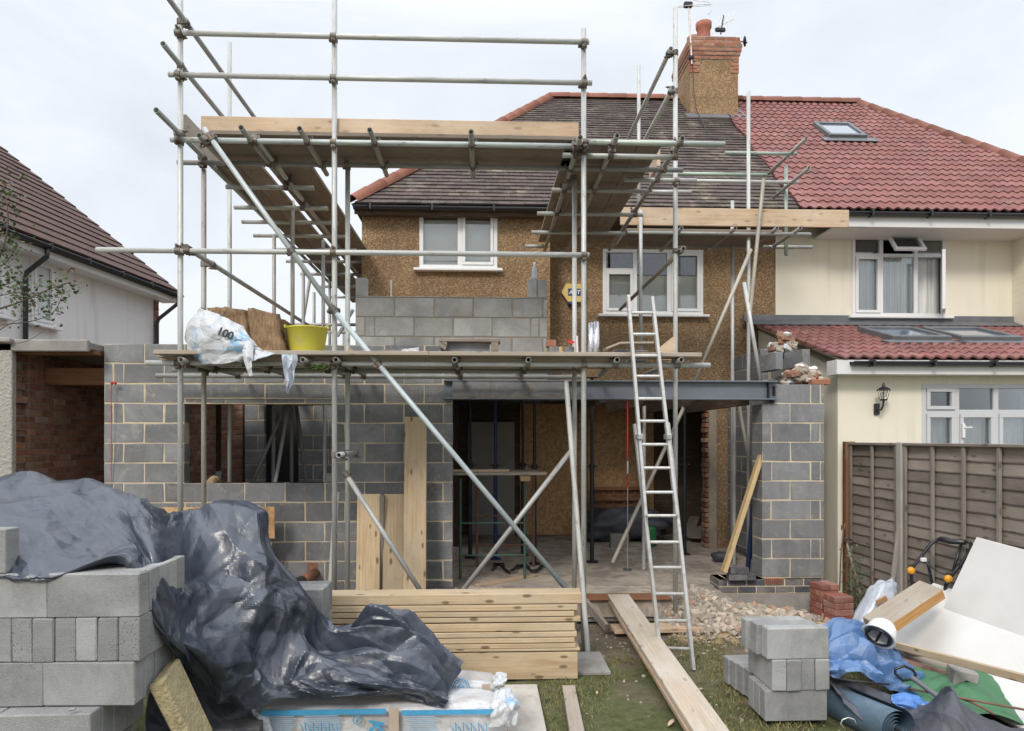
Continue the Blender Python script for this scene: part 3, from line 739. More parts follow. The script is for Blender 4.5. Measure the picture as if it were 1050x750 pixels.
m_ = MB(); m_.path(ellipse_pts(cc+V((.14, 0, -.02)), V((.36, 0, .03)), V((.02, .25, .14)), 28, .4, 5.9), .006, 6); m_.path([cc+V((.1, 0, .1)), cc+V((.42, 0, .06)), cc+V((.5, 0, -.1)), cc+V((.4, 0, -.2))], .006, 6); m_.build('loop', MT['alu'], a1)
a2 = thing('yagi_aerial', (cx0+.7, CY+.4, zt), 'flat rod television aerial standing on top of the chimney', 'aerial')
base = P(739, 33, CY+.4); top = P(742, 16, CY+.4); m_ = MB(); m_.tube(base-V((0,0,.05)), top, .014, 8); m_.build('mast', MT['darksteel'], a2)
m_ = MB(); m_.box(base.x-.12, base.x+.10, base.y-.03, base.y+.03, base.z+.0, base.z+.09, .02); m_.build('clamp', MT['darksteel'], a2)
m_ = MB(); bl = P(731, 33, CY+.3); br = P(753, 12, CY+.6)
for k in range(7):
    f = k/6; c = P(733+18*f, 28-10*f, CY+.4); d = V((.05, 0, .16)); m_.tube(c-d, c+d, .006, 5)
m_.tube(P(732, 30, CY+.4), P(752, 20, CY+.4), .008, 6); m_.build('rods', MT['alu'], a2)
a3 = thing('satellite_dish', (cx1+.1, CY+.1, zc+.2), 'small dark satellite receiver on the right side of the chimney cap', 'satellite dish')
m_ = MB(); q = P(762, 43, CY+.15); m_.lathe([(.01, 0), (.05, .01), (.10, .03), (.105, .035), (.05, .015), (.0, .005)], q, 20, axis=(.95, -.1, .15)); m_.build('dish', MT['darksteel'], a3)
m_ = MB(); m_.path([(cx1, CY+.15, q.z), q+V((.02, 0, 0)), q+V((.09, 0, -.02))], .012, 6); m_.build('arm', MT['darksteel'], a3)
cab = MB(); cpts = [P(710, 66, CY-.04), P(711, 90, CY-.04), P(714, 113, CY-.06), P(722, 128, 13.35), P(727, 142, 12.75)]; cab.path(cpts, .008, 5); tag(cab.build('aerial_cable', MT['blackplastic']), 'thin black cable running down the chimney onto the dark roof', 'cable')
# alarm box
al = thing('alarm_box', (1.0, WY-.1, 4.2), 'yellow burglar alarm box on the pebbledash between the two bedroom windows', 'alarm box')
c = P(588, 300, WY-.08); a_ = MB(); W_ = .19
pts = [V((-1.0*W_, 0, 0)), V((-.6*W_, 0, .72*W_)), V((.72*W_, 0, .72*W_)), V((1.05*W_, 0, .1)), V((1.05*W_, 0, -.1)), V((.72*W_, 0, -.78*W_)), V((-.45*W_, 0, -.78*W_))]
a_.slab([c+p for p in pts], (0, .075, 0)); a_.build('cover', MT['alarm'], al)
a_ = MB(); a_.box(c.x-.085, c.x+.115, c.y-.004, c.y-.0005, c.z-.055, c.z+.06); a_.build('badge', MT['navy'], al)
a_ = MB(); a_.lathe([(.0, -.05), (.07, -.05), (.075, 0), (.0, 0)], c+V((-.02, .04, -.15)), 14); a_.build('strobe', MT['navy'], al)
def text_mesh(txt, size, mat, parent, pos, xdir, updir, name='lettering', ext=.001, bold=0.0, shear=0):
    cu = bpy.data.curves.new(name, 'FONT'); cu.body = txt; cu.size = size; cu.extrude = ext; cu.align_x = 'CENTER'; cu.align_y = 'CENTER'; cu.offset = bold; cu.shear = shear
    o = bpy.data.objects.new(name, cu); COL.objects.link(o)
    dg = bpy.context.evaluated_depsgraph_get(); me = bpy.data.meshes.new_from_object(o.evaluated_get(dg)); bpy.data.objects.remove(o)
    x = V(xdir).normalized(); y = V(updir); y = (y-x*y.dot(x)).normalized(); z = x.cross(y)
    mb = MB(); vs = [V(pos)+x*v.co.x+y*v.co.y+z*v.co.z for v in me.vertices]
    mb.add(vs, [tuple(p.vertices) for p in me.polygons]); return mb.build(name, MT[mat], parent)
text_mesh('ADT', .085, 'printwhite', al, c+V((.015, -.006, 0)), (1, 0, 0), (0, 0, 1), bold=.003, shear=.2)
# ------------------------------------------------------------------ neighbouring cream house
nb = thing('cream_house', (8.0, 12.0, 0), 'cream rendered house with new red tiled roof and a tiled lean-to with french doors', 'house')
na = PZ(872.5, WY, 0).x; nbx = PZ(968, WY, 0).x; nz0 = P(920, 325, WY).z; nz1 = P(920, 236, WY).z
NX1 = PZ(1036, WY, 0).x
w = MB(); wall_with_holes(w, 4.645, NX1, 0, EZ-.19, WY-.03, .3, [(na, nbx, nz0, nz1)])
w.box(NX1, 12, WY-.62, WY+.3, 0, EZ-.19); w.build('wall', MT['cream'], nb)
w = MB()
# lean-to: eaves parallel to the wall
LY = 8.30; lx0 = 4.36; le = P(865, 369, LY-.2).z; lt = P(783, 334, WY-.05).z
fdx0 = PZ(945, LY, 0).x; fdz1 = P(985, 394, LY).z
wall_with_holes(w, lx0, 9.5, 0, le-.15, LY, .28, [(fdx0, fdx0+1.9, .2, fdz1)])
w.slab([(lx0+.001, LY+.281, 0), (lx0+.001, WY-.031, 0), (lx0+.001, WY-.031, lt-.07), (lx0+.001, LY+.281, le-.0)], (.25, 0, 0))
w.build('lean_to_wall', MT['cream'], nb)
ul = V((0, WY-LY+.2, lt-le)).normalized(); ll = math.hypot(WY-LY+.2, lt-le)
t_ = MB(); t_.slab([(lx0-.02, LY-.20, le-.005), (9.5, LY-.20, le-.005), (9.5, WY-.035, lt-.005), (lx0-.02, WY-.035, lt-.005)], (0, 0, -.03), 0)
lr = t_.build('lean_to_roof', MT['cream'], nb)
t_ = MB(); tiles(t_, (0, LY-.25, le), (1, 0, 0), ul, ll+.02, lambda s: (lx0-.12, 9.4), .29, .30, 'pan', 0, .14, hue=.05); t_.build('tiled_slope', MT['tile_red'], lr)
f_ = MB(); f_.box(lx0-.13, 9.5, LY-.235, LY-.21, le-.18, le-.005, .004); f_.box(lx0-.13, lx0-.10, LY-.21, LY+.02, le-.18, le+.0, .003); f_.box(lx0-.10, 9.5, LY-.209, LY-.002, le-.18, le-.165); f_.build('fascia', MT['fascia'], lr)
gutter(lr, (lx0+.02, LY-.29, le-.03), (9.5, LY-.29, le-.03), .052, brackets=.75)
f_ = MB(); f_.box(lx0-.25, 9.5, WY-.075, WY-.034, lt+.0, lt+.17, .006); f_.slab([(lx0-.25, WY-.28, lt-.02), (9.5, WY-.28, lt-.02), (9.5, WY-.076, lt+.07), (lx0-.25, WY-.076, lt+.07)], (0, 0, .012)); f_.build('lead_flashing', MT['lead'], lr)
def skylight(parent, O, ux, us, a, b, s0, s1, name='skylight'):
    O = V(O); ux = V(ux); us = V(us).normalized(); nn = ux.cross(us).normalized(); nn = nn if nn.z > 0 else -nn
    f = MB()
    for (x0, x1, y0, y1) in ((a, b, s0, s0+.09), (a, b, s1-.09, s1), (a, a+.07, s0+.09, s1-.09), (b-.07, b, s0+.09, s1-.09)):
        f.obox(O+ux*((x0+x1)/2)+us*((y0+y1)/2)+nn*.05, ux*(x1-x0), us*(y1-y0), nn*.12, .01)
    f.obox(O+ux*((a+b)/2)+us*(s0-.08)+nn*.045, ux*(b-a+.3), us*.2, nn*.012)
    fo = f.build(name, MT['lead'], parent)
    g = MB(); g.obox(O+ux*((a+b)/2)+us*((s0+s1)/2)+nn*.075, ux*(b-a-.13), us*(s1-s0-.17), nn*.012); g.build('pane', MT['skyglass'], fo)
n_ = ND('skylight_glass'); MT['skyglass'] = n_.fin(n_.mix(0, (.12, .15, .19), (.1, .1, .1)), .06, None, 0, spec=1.0)
for (p0, p1) in ((898, 958), (968, 1030)):
    ya = LY+.95; X0 = PZ(p0+12, ya, 0).x; X1 = PZ(p1+12, ya, 0).x
    skylight(lr, (0, LY-.25, le), (1, 0, 0), ul, X0, X1, 1.15, 2.1)
# french doors
fd = window(nb, 'french_door', fdx0, fdx0+1.9, .2, fdz1, LY+.06, [(0, .235, [(0, .86, True), (.86, 1, True)]), (.235, .5, [(0, .86, True), (.86, 1, False)]), (.5, .765, [(0, .86, True), (.86, 1, False)]), (.765, 1, [(0, .86, True), (.86, 1, True)])], fr='upvc_grey', curtain='net', sill=False, cur_z=(0, .86), bw=.055, inv=.07)
hd = MB(); h0 = P(988, 441, LY-.05); hd.box(h0.x-.015, h0.x+.02, LY-.06, LY-.03, h0.z-.1, h0.z+.08, .004); hd.box(h0.x-.0, h0.x+.1, LY-.075, LY-.055, h0.z+.02, h0.z+.04, .004); hd.build('handle', MT['upvc'], fd)
# first-floor window with two open lights
nw = window(nb, 'window', na, nbx, nz0, nz1, WY+.02, [(0, .31, [(0, .70, True), (.70, 1, False)]), (.31, .68, [(0, .70, False), (.70, 1, False)]), (.68, 1, [(0, .70, False), (.70, 1, False)])], curtain='net', cur_z=(0, .70), bw=.05, inv=.06, opened=((1, 1), (2, 0)))
def sash(p, ux, uz, w, h, name, parent, mat='upvc'):
    p = V(p); ux = V(ux).normalized(); uz = V(uz).normalized(); nn = ux.cross(uz); f = MB(); b = .05
    f.obox(p+ux*(w/2)+uz*(b/2), ux*w, uz*b, nn*.05, .005); f.obox(p+ux*(w/2)+uz*(h-b/2), ux*w, uz*b, nn*.05, .005)
    f.obox(p+ux*(b/2)+uz*(h/2), ux*b, uz*(h-2*b), nn*.048, .005); f.obox(p+ux*(w-b/2)+uz*(h/2), ux*b, uz*(h-2*b), nn*.048, .005)
    fo = f.build(name, MT[mat], parent); g = MB(); g.obox(p+ux*(w/2)+uz*(h/2), ux*(w-2*b+.01), uz*(h-2*b+.01), nn*.008); g.build('pane', MT['glass'], fo)
Wn = nbx-na; Hn = nz1-nz0
sash((na+Wn*.33, WY-.36, nz0+Hn*.70), (1, 0, 0), (0, .60, .80), Wn*.33, Hn*.29, 'open_top_light', nw)
sash((na+Wn*.965, WY-.06, nz0+.04), (-.55, -.83, 0), (0, 0, 1), .50, Hn*.66, 'open_casement', nw)
# main roof of the neighbour
t_ = MB(); t_.slab([(PX0+.003, EY, EZ-.02), (CX, EY, EZ-.02), (BX, RY, RZ-.02), (PX0+.003, RY, RZ-.02)], (0, .02, -.12))
t_.slab([(CX, EY, EZ-.02), (CX, 19.6, EZ-.02), (BX, RY, RZ-.02)], (-.05, 0, -.12)); t_.slab([(BX, RY+.02, RZ-.02), (CX, 19.6, EZ-.02), (PX0+.003, 19.6, EZ-.02), (PX0+.003, RY+.02, RZ-.02)], (0, 0, -.12))
t_.slab([(10.0, EY-.2, EZ-.14), (12.5, EY-.2, EZ-.14), (12.5, EY+.5, EZ+.2), (10.0, EY+.5, EZ+.2)], (0, 0, .06))
nr = t_.build('roof', MT['darkwood'], nb)
t_ = MB(); tiles(t_, (0, EY-.03, EZ), (1, 0, 0), US, SLEN+.03, lambda s: (PX0+.055+.062*s+.03*math.sin(s*4), CX+(BX-CX)*s/SLEN-.02), .26, .30, 'pan', 0, .12, hue=.05); t_.build('tiled_slope', MT['tile_red'], nr)
t_ = MB(); ridge(t_, (PX0+.55, RY, RZ+.04), (BX, RY, RZ+.04), .11, .42); ridge(t_, (CX, EY, EZ+.03), (BX, RY, RZ+.03), .10, .40); t_.build('ridge_tiles', MT['ridge_brown'], nr)
skx0 = PZ(840, 13.1, 0).x; skx1 = PZ(878, 13.1, 0).x
sv = math.hypot(13.25-EY, SL*(13.25-EY)); skylight(nr, (0, EY-.03, EZ+.02), (1, 0, 0), US, skx0, skx1, sv-.62, sv+.25)
gutter(nr, (PX0, EY-.06, EZ-.04), (12.4, EY-.06, EZ-.04), .058)
f_ = MB(); f_.box(PX0+.62, 12.4, EY+.0, EY+.03, EZ-.24, EZ-.01, .003); f_.box(PX0+.62, 12.4, EY+.03, WY-.031, EZ-.24, EZ-.22); f_.build('fascia', MT['fascia'], nr)
# wall lantern
ln = thing('wall_lantern', P(906, 425, LY-.05), 'black coach lantern on the cream lean-to wall beside the french doors', 'wall lamp')
lp = P(906, 405, LY-.16); q = MB()
q.lathe([(.0, .15), (.012, .14), (.02, .10), (.05, .085), (.085, .055), (.088, .05), (.0, .05)], lp, 8, sm=False)
q.lathe([(.0, -.075), (.04, -.07), (.045, -.055), (.0, -.055)], lp, 8, sm=False)
for k in range(6):
    an = k*math.pi/3; q.tube(lp+V((.075*math.cos(an), .075*math.sin(an), .05)), lp+V((.043*math.cos(an), .043*math.sin(an), -.06)), .004, 5)
q.build('lamp_cage', MT['blackplastic'], ln)
q = MB(); q.lathe([(.072, .05), (.040, -.058)], lp, 6, sm=False); q.build('glass', MT['glass'], ln)
q = MB(); q.lathe([(.0, -.03), (.022, -.02), (.025, .01), (.012, .03), (0, .03)], lp, 10); q.build('bulb', MT['printwhite'], ln)
q = MB(); q.path([lp+V((0, 0, -.07)), lp+V((0, .01, -.13)), lp+V((0, .05, -.18)), lp+V((0, .11, -.19)), lp+V((0, .155, -.17))], .012, 8)
q.box(lp.x-.035, lp.x+.035, LY-.03, LY-.001, lp.z-.24, lp.z-.10, .008); q.build('wall_bracket', MT['blackplastic'], ln)
# ------------------------------------------------------------------ white house on the left
Bc = P(183, 299, 15.0); Ac = P(27, 243, 10.8); dirv = (Ac-Bc); dirv.z = 0; dirv.normalize(); lf = V((dirv.y, -dirv.x, 0)); lf = lf if lf.x < 0 else -lf
zE = (Bc.z+Ac.z)/2
LM = Matrix(((dirv.x, lf.x, 0, Bc.x), (dirv.y, lf.y, 0, Bc.y), (0, 0, 1, 0), (0, 0, 0, 1)))   # local: x towards the camera along the eaves, y away to the left
lh = thing('white_house', (Bc.x-3, Bc.y-3, 0), 'white rough rendered house with dark brown tiled roof at the left edge', 'house')
w = MB(LM); LL = 9.5; XQ = .18
def lpx(px):  # local x on the side wall for an image column
    t = (px-525)/F; d = V((ST+t*CT, CT-t*ST, 0)); o = LM @ V((0, .35, 0)); den = d.x*dirv.y-d.y*dirv.x
    k = (o.x*dirv.y-o.y*dirv.x)/den; q = d*k-V((o.x, o.y, 0)); return q.dot(dirv)
def lz(px, py):
    x = lpx(px); q = LM @ V((x, .35, 0)); yc = q.x*ST+q.y*CT; return H+(450-py)*yc/F
wx0, wx1 = lpx(55), lpx(31); hz0, hz1 = lz(43, 334), lz(43, 268)
vx0, vx1 = lpx(4), lpx(-18)
def side_wall(mb, x0, x1, z0, z1, y, T, holes):
    t = MB(); wall_with_holes(t, x0, x1, z0, z1, 0, T, holes); mb.add([(v.x, y+v.y, v.z) for v in t.v], t.f)
side_wall(w, .34, LL, 0, zE-.12, .35, .28, [(wx0, wx1, hz0, hz1), (vx0, vx1, hz0, hz1)])
w.build('wall', MT['white_render'], lh)
w = MB(LM); 
for k in range(70):
    w.box(XQ+(0 if k % 2 else .0), XQ+.158, .33-(.004 if k % 2 else 0), .5, k*.075, k*.075+.066, .003, 0, 1+R.uniform(-.2, .2))
w.box(XQ+.004, XQ+.156, .34, 7.0, 0, zE-.12, 0, 1)
w.build('brick_quoin', [MT['redbrick'], MT['mortar_red']], lh)
def side_window(x0, x1, z0, z1):
    M2 = LM @ Matrix(((1, 0, 0, 0), (0, 1, 0, .39), (0, 0, 1, 0), (0, 0, 0, 1)))
    window(lh, 'window', x0, x1, z0, z1, 0.0, [(0, 1, [(0, 1, True)])], curtain='blind', cur_z=(0, 1), M=M2, inv=.03, gl='frost')
side_window(wx0, wx1, hz0, hz1); side_window(vx0, vx1, hz0, hz1)
pit = .80; sll = 7.0; uy = V((0, 1, pit)).normalized()
w = MB(LM); w.slab([(0, 0, zE-.02), (LL+1, 0, zE-.02), (LL+1, 5.5, zE-.02+5.5*pit), (0, 5.5, zE-.02+5.5*pit)], (0, 0, -.10)); w.slab([(0, 5.52, zE-.02+5.5*pit), (LL+1, 5.52, zE-.02+5.5*pit), (LL+1, 11, zE), (0, 11, zE)], (0, 0, -.10)); lro = w.build('roof', MT['darkwood'], lh)
w = MB(LM); tiles(w, (0, -.03, zE), (1, 0, 0), uy, sll, lambda s: (0, LL+1), .335, .30, 'flat', 0, .07, .034, .03); w.build('tiled_slope', MT['tile_brown'], lro)
w = MB(LM); w.box(-.0, LL+1, .02, .05, zE-.22, zE-.02, .003); w.box(0, LL+1, .05, .352, zE-.22, zE-.20); w.build('fascia', MT['fascia'], lro)
w = MB(LM); w.slab([(-.03, 0, zE-.12), (-.03, 5.5, zE-.12+5.5*pit), (-.03, 5.5, zE+.0+5.5*pit), (-.03, 0, zE+.0)], (.03, 0, 0)); w.build('verge_board', MT['darkwood'], lro)
w = MB(LM); wall_g = [(.2, .36, 0), (.2, 10.6, 0), (.2, 10.6, zE-.1), (.2, 5.5, zE-.1+5.4*pit), (.2, .36, zE-.1)]; w.slab(wall_g, (.1, 0, 0)); w.build('gable_wall', MT['white_render'], lh)
gutter(lro, (0, -.07, zE-.06), (LL+1, -.07, zE-.06), .06, M=LM)
dpx = lpx(23)
w = MB(LM); w.path([(dpx, -.07, zE-.12), (dpx, -.06, zE-.25), (dpx+.02, .26, zE-.50), (dpx+.02, .28, zE-.62), (dpx+.02, .28, .1)], .038, 10); w.build('downpipe', MT['blackplastic'], lh)
w = MB(LM); w.path([(.12, -.07, zE-.12), (.12, -.06, zE-.25), (.34, .24, zE-.62), (.36, .26, zE-.72), (.36, .26, .1)], .038, 10); w.build('downpipe', MT['blackplastic'], lh)
# ------------------------------------------------------------------ brick outbuilding on the left
og = thing('brick_outbuilding', (-5, 9.5, 0), 'open brick passage with felt roof edge between the white house and the block wall', 'outbuilding')
xA = PZ(27, 7.9, 0).x; xB = -4.32
w = MB(); masonry(w, (xA, 7.95, 0), (0, 1, 0), 5.5, 0, 2.975, .22, .215, .065, .01, var=.28, hue=.1, offs=(0, .11), nrm=1); w.build('side_wall', [MT['brick'], MT['darkmortar']], og)
w = MB(); masonry(w, (xA-.17, 7.72, 0), (1, 0, 0), .165, 0, 2.93, .22, .215, .065, .01, var=.3, hue=.12, offs=(0, .11), jag=.07); w.build('broken_pier', [MT['brick'], MT['mortar_red']], og)
w = MB(); w.box(xA, xB-.01, 13.2, 13.4, 0, 2.93); w.build('end_wall', MT['darkwood'], og)
w = MB(); w.box(xA-.16, xB-.02, 7.68, 13.5, 2.98, 3.06, .01); w.box(xA-.16, xB-.02, 7.62, 7.679, 2.95, 3.08, .01); w.build('flat_roof', MT['cement'], og)
w = MB(); w.box(xA-.2, xB-.01, 7.75, 7.87, 2.932, 2.978, .005); w.build('wall_plate', MT['redwood'], og); w = MB(); w.box(xA+.01, xB-.01, 8.2, 8.35, 2.63, 2.83, .005); w.build('timber_beam', MT['redwood'], og)
w = MB(); w.slab([(xA+.4, 11.6, .3), (xA+.75, 10.8, .3), (xA+.9, 11.2, 1.35), (xA+.6, 11.5, 1.45)], (.1, .3, 0)); w.build('dark_sheeting', MT['liner'], og)
rw = MB(); rw.box(-9.0, PZ(12, 7.62, 0).x, 7.62, 7.70, 0, P(8, 352, 7.62).z, .01); o = rw.build('roughcast_wall', MT['roughcast']); tag(o, 'cream roughcast pillar at the left edge beside the brick passage', 'wall')
c = MB(); c.box(-9.0, PZ(12, 7.62, 0).x+.02, 7.56, 7.72, P(8, 352, 7.62).z+.002, P(8, 347, 7.62).z, .01); o2 = c.build('coping', MT['cement'], o)
# ------------------------------------------------------------------ the block extension
ext = thing('block_extension', (-.3, 8.2, 0), 'unfinished grey concrete block extension with pale mortar joints and a wide doorway', 'extension')
X0 = -4.30; DX = -.38; Yw = 7.87; T = .14
wh0 = PZ(189, Yw, 0).x; wh1 = PZ(342, Yw, 0).x
w = MB()
masonry(w, (X0, Yw, .145), (1, 0, 0), DX-X0, .145, 3.07, T, holes=[(wh0-X0, wh1-X0, 1.49, 2.44)], lead=(.095, .10, .4375), offs=(0, 0), var=.22)
w.box(wh1-.10, wh1-.003, Yw+.01, Yw+T-.01, 1.505, 1.60, .003, 0)
w.build('window_wall', [MT['block'], MT['mortar']], ext)
w = MB(); masonry(w, (wh0-.0, Yw-.012, 2.45), (1, 0, 0), wh1-wh0+.0, 2.452, 2.62, T, L=.9, h=.16); w.build('window_lintel', [MT['block'], MT['mortar']], ext)
w = MB(); masonry(w, (DX+.001, 7.796, 2.46), (1, 0, 0), 1.33, 2.470, 2.654, .055, h=.17, var=.1); masonry(w, (DX+.001, Yw+.015, 2.68), (1, 0, 0), 1.1, 2.68, 2.9, .10, var=.1); w.build('block_infill', [MT['block'], MT['darkmortar']], ext)
# upper course wall on the bay
ux0 = PZ(364.5, Yw+.03, 0).x; ux1 = PZ(561, Yw+.03, 0).x; uz = P(460, 304.5, Yw+.03).z
w = MB(); masonry(w, (ux0, Yw+.03, uz-.4875), (1, 0, 0), ux1-ux0, uz-.675-.02, uz, .10, rows=[[0, .455, .905, 1.355, 1.805, 2.16], [0, .115, .225, .675, 1.125, 1.575, 2.02, 2.12], [0, .455, .905, 1.355, 1.81, 2.16]], var=.1)
for (a, b) in ((ux0+.0, ux0+.13), (ux1-.225, ux1-.12), (ux1-.112, ux1-.005)): w.box(a, b, Yw+.035, Yw+.125, uz+.003, uz+.21, .004, 0, 1+R.uniform(-.1, .1))
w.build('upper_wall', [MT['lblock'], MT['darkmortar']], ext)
w = MB(); masonry(w, (ux0+.002, Yw+.14, 2.7), (0, 1, 0), BAYY-Yw-.2, uz-.675, uz, .10, nrm=-1, var=.1); masonry(w, (ux1-.10, Yw+.14, 2.7), (0, 1, 0), BAYY-Yw-.2, uz-.675, uz, .10, nrm=-1, var=.1); w.build('upper_side_wall', [MT['block'], MT['mortar']], ext)
# right pier
pxa = PZ(781.5, Yw, 0).x; pxb = 3.975; L_ = pxb-pxa
w = MB()
masonry(w, (pxa, Yw, .364), (1, 0, 0), L_, .364, 2.635, .30, rows=[[0, .34, L_+.01], [0, .118, .585, .70, L_+.01]], step=.2271, h=.2171, j=.011, holes=[(-.01, .14, 2.42, 2.64)], var=.10)
w.build('block_pier', [MT['block'], MT['mortar']], ext)
w = MB(); masonry(w, (pxb-.105, Yw+.31, .364), (0, 1, 0), WY-Yw-.33, .364, 2.8, .10, nrm=-1, step=.2271, h=.2171, j=.011, var=.1, hue=.03)
masonry(w, (pxb-.105, Yw+.75, 2.8), (0, 1, 0), .5, 2.81, 3.03, .10, nrm=-1, var=.1); masonry(w, (pxb-.105, Yw+1.6, 2.8), (0, 1, 0), 1.2, 2.81, 3.26, .10, nrm=-1, var=.1)
w.build('return_wall', [MT['block'], MT['mortar']], ext)
w = MB(); masonry(w, (pxa-.52, Yw-.02, .19), (1, 0, 0), L_+.54, .19, .355, .32, L=.215, h=.0725, j=.01, offs=(0, .11), var=.15); w.build('blue_brick_plinth', [MT['bluebrick'], MT['mortar']], ext)
w = MB(); masonry(w, (X0, Yw-.02, -.03), (1, 0, 0), DX-X0, -.03, .14, .2, L=.215, h=.065, j=.01, offs=(0, .11), var=.15); masonry(w, (PZ(438, Yw, 0).x, Yw-.035, .2), (1, 0, 0), .44, .145, .29, .03, L=.215, h=.062, j=.01, offs=(0, .11), var=.15); w.build('blue_brick_plinth', [MT['bluebrick'], MT['mortar']], ext)
w = MB(); masonry(w, (pxa-.9, Yw-.03, -.1), (1, 0, 0), L_+.90, -.1, .188, .34, L=.9, h=.28, var=.08); w.build('footing', [MT['cement'], MT['mortar_red']], ext)
w = MB(); ab = P(793, 596.5, Yw-.03); w.box(ab.x-.10, ab.x+.11, Yw-.03, Yw, ab.z-.03, ab.z+.035, .003)
for i in range(8):
    for j in range(3): w.box(ab.x-.085+i*.024, ab.x-.072+i*.024, Yw-.0315, Yw-.0305, ab.z-.02+j*.018, ab.z-.008+j*.018, 0, 1)
w.build('air_brick', [MT['orangebrick'], MT['dark']], ext)
# steel beam: an I section with its end showing
w = MB(); bz0, bz1 = 2.452, 2.672; bxa = DX-.1; bxb = PZ(797, 7.8, 0).x; by = 7.79
w.box(bxa, bxb, by, by+.20, bz0, bz0+.016, .002); w.box(bxa, bxb, by, by+.20, bz1-.016, bz1, .002); w.box(bxa, bxb, by+.07, by+.084, bz0+.016, bz1-.016)
sb = w.build('steel_beam', MT['steel'], ext)
w = MB(); w.box(bxb-.10, bxb-.088, by+.01, by+.068, bz0+.018, bz1-.018); w.box(bxb-.035, bxb-.02, by+.005, by+.067, bz0+.05, bz1-.06, .002); w.build('end_plate', MT['darksteel'], sb)
# floors and first-floor deck
w = MB(); w.box(X0+.15, 3.86, 8.02, 12.34, .05, .25, .01); w.box(DX+.02, pxa-.53, 7.38, 8.019, .05, .248, .01); w.build('floor_slab', MT['slab'], ext)
w = MB(); w.box(DX+.4, 2.02, 7.33, 7.60, .250, .268, .004); w.build('plywood_strip', MT['redwood'], ext)
w = MB()
for k in range(13):
    zt_ = 2.69 if X0+.2+k*.6 < .9 else 2.40
    w.box(X0+.2+k*.6, X0+.247+k*.6, 8.03, WY-.08, zt_, zt_+.2, .002)
w.build('floor_joists', MT['darkwood'], ext)
w = MB(); w.box(X0+.2, -2.1, 8.05, 9.6, 2.892, 2.91); w.box(-1.45, .9, 8.05, WY-.01, 2.892, 2.91); w.box(.902, 1.3, 8.05, WY-.08, 2.602, 2.62); w.build('floor_deck', MT['osb'], ext)
w = MB(); masonry(w, (X0+.01, Yw+.16, 0), (0, 1, 0), 2.7, .1, 3.07, .12, .215, .065, .01, offs=(0, .11), nrm=-1, var=.25, hue=.08); w.build('side_wall', [MT['brick'], MT['darkmortar']], ext)
w = MB(); masonry(w, (X0+.2, WY-.05, 0), (1, 0, 0), PZ(250, WY, 0).x-X0-.2, .25, 2.9, .1, .215, .065, .01, offs=(0, .11), var=.25, hue=.08); w.build('old_brick_wall', [MT['brick'], MT['darkmortar']], ext)
w = MB(); g1 = PZ(251, 10.4, 0).x; g2 = PZ(271, 10.4, 0).x; masonry(w, (g1, 10.4, .25), (1, 0, 0), g2-g1, .25, 2.85, .1, var=.12, offs=(0, .2)); g3 = PZ(306, 10.4, 0).x; masonry(w, (g3, 10.4, .25), (1, 0, 0), 2.3, .25, 2.85, .1, var=.12); w.build('inner_block_wall', [MT['block'], MT['mortar']], ext)
w = MB(); w.box(g2-.4, g3+.3, 10.62, 10.68, .25, 2.88); w.build('gap_dark_panel', MT['dark'], ext)  # near-black panel standing in for the gloom inside the wall gap
# masonry stump pieces on top of the pier
def chunk(name, c, sz, mats, label, cat='masonry rubble', t=(1, 1, 1), seed=1, flat=1.0):
    vs, fs = ICO[3]; o = V((seed*7.3, seed, 2)); mb = MB(); out = []
    for p in vs:
        k = 1+.45*noise.noise(p*1.3+o)+.18*noise.noise(p*4+o); q = V((max(-.8, min(.8, p.x)), max(-.8, min(.8, p.y)), max(-.75, min(.8, p.z))))*1.15*k
        out.append(V(c)+V((q.x*sz[0], q.y*sz[1], q.z*sz[2])))
    mb.add(out, fs, 0, t, None, False); return tag(mb.build(name, mats), label, cat)
def lump_cluster(c, ext_, n, label, seed):
    mb = MB(); c = V(c)
    for i in range(n):
        f = i/n; o = V((R.uniform(-1, 1)*ext_[0], R.uniform(-1, 1)*ext_[1], 0)); hmax = ext_[2]*(1-.6*abs(o.x)/ext_[0]); o.z = R.uniform(0, 1)*hmax
        u = V((1, R.uniform(-.5, .5), R.uniform(-.4, .4))).normalized(); v2 = u.cross(V((R.uniform(-.3, .3), R.uniform(-.3, .3), 1))).normalized(); w2 = u.cross(v2)
        mm = R.random(); k_ = R.uniform(.7, 1.2)
        mb.obox(c+o, u*R.uniform(.07, .15)*k_, v2*R.uniform(.05, .10)*k_, w2*R.uniform(.045, .075)*k_, .006, 0 if mm < .5 else 1 if mm < .85 else 2, R.uniform(.7, 1.15), None, .03)
    return tag(mb.build('masonry_lump', [MT['rubble'], MT['brick'], MT['printwhite']]), label, 'masonry rubble')
lump_cluster(P(802, 366, 8.9), (.13, .10, .34), 64, 'large pinkish lump of old brick and render standing on the return wall', 3)
lump_cluster(P(824, 393, 8.1), (.24, .08, .22), 62, 'broken masonry with brown and white faces lying on the pier top', 5)
bk = MB(); q = P(840, 391, 7.93); bk.box(q.x-.11, q.x+.11, 7.88, 7.98, 2.637, 2.70, .005); tag(bk.build('loose_brick', MT['orangebrick']), 'orange brick laid loose on the outer corner of the block pier', 'brick')
for i, (px, py, yy) in enumerate(((790, 372, 8.6), (817, 369, 8.5))):
    q = P(px, py, yy); b = MB(); b.obox(q, (.10, .02, 0), (-.06, .40, 0), (0, 0, .215), .004); tag(b.build('loose_block', MT['block']), ['grey block standing on the return wall under the pink lump', 'grey block set end-on beyond the pier, clear of the others'][i], 'block')
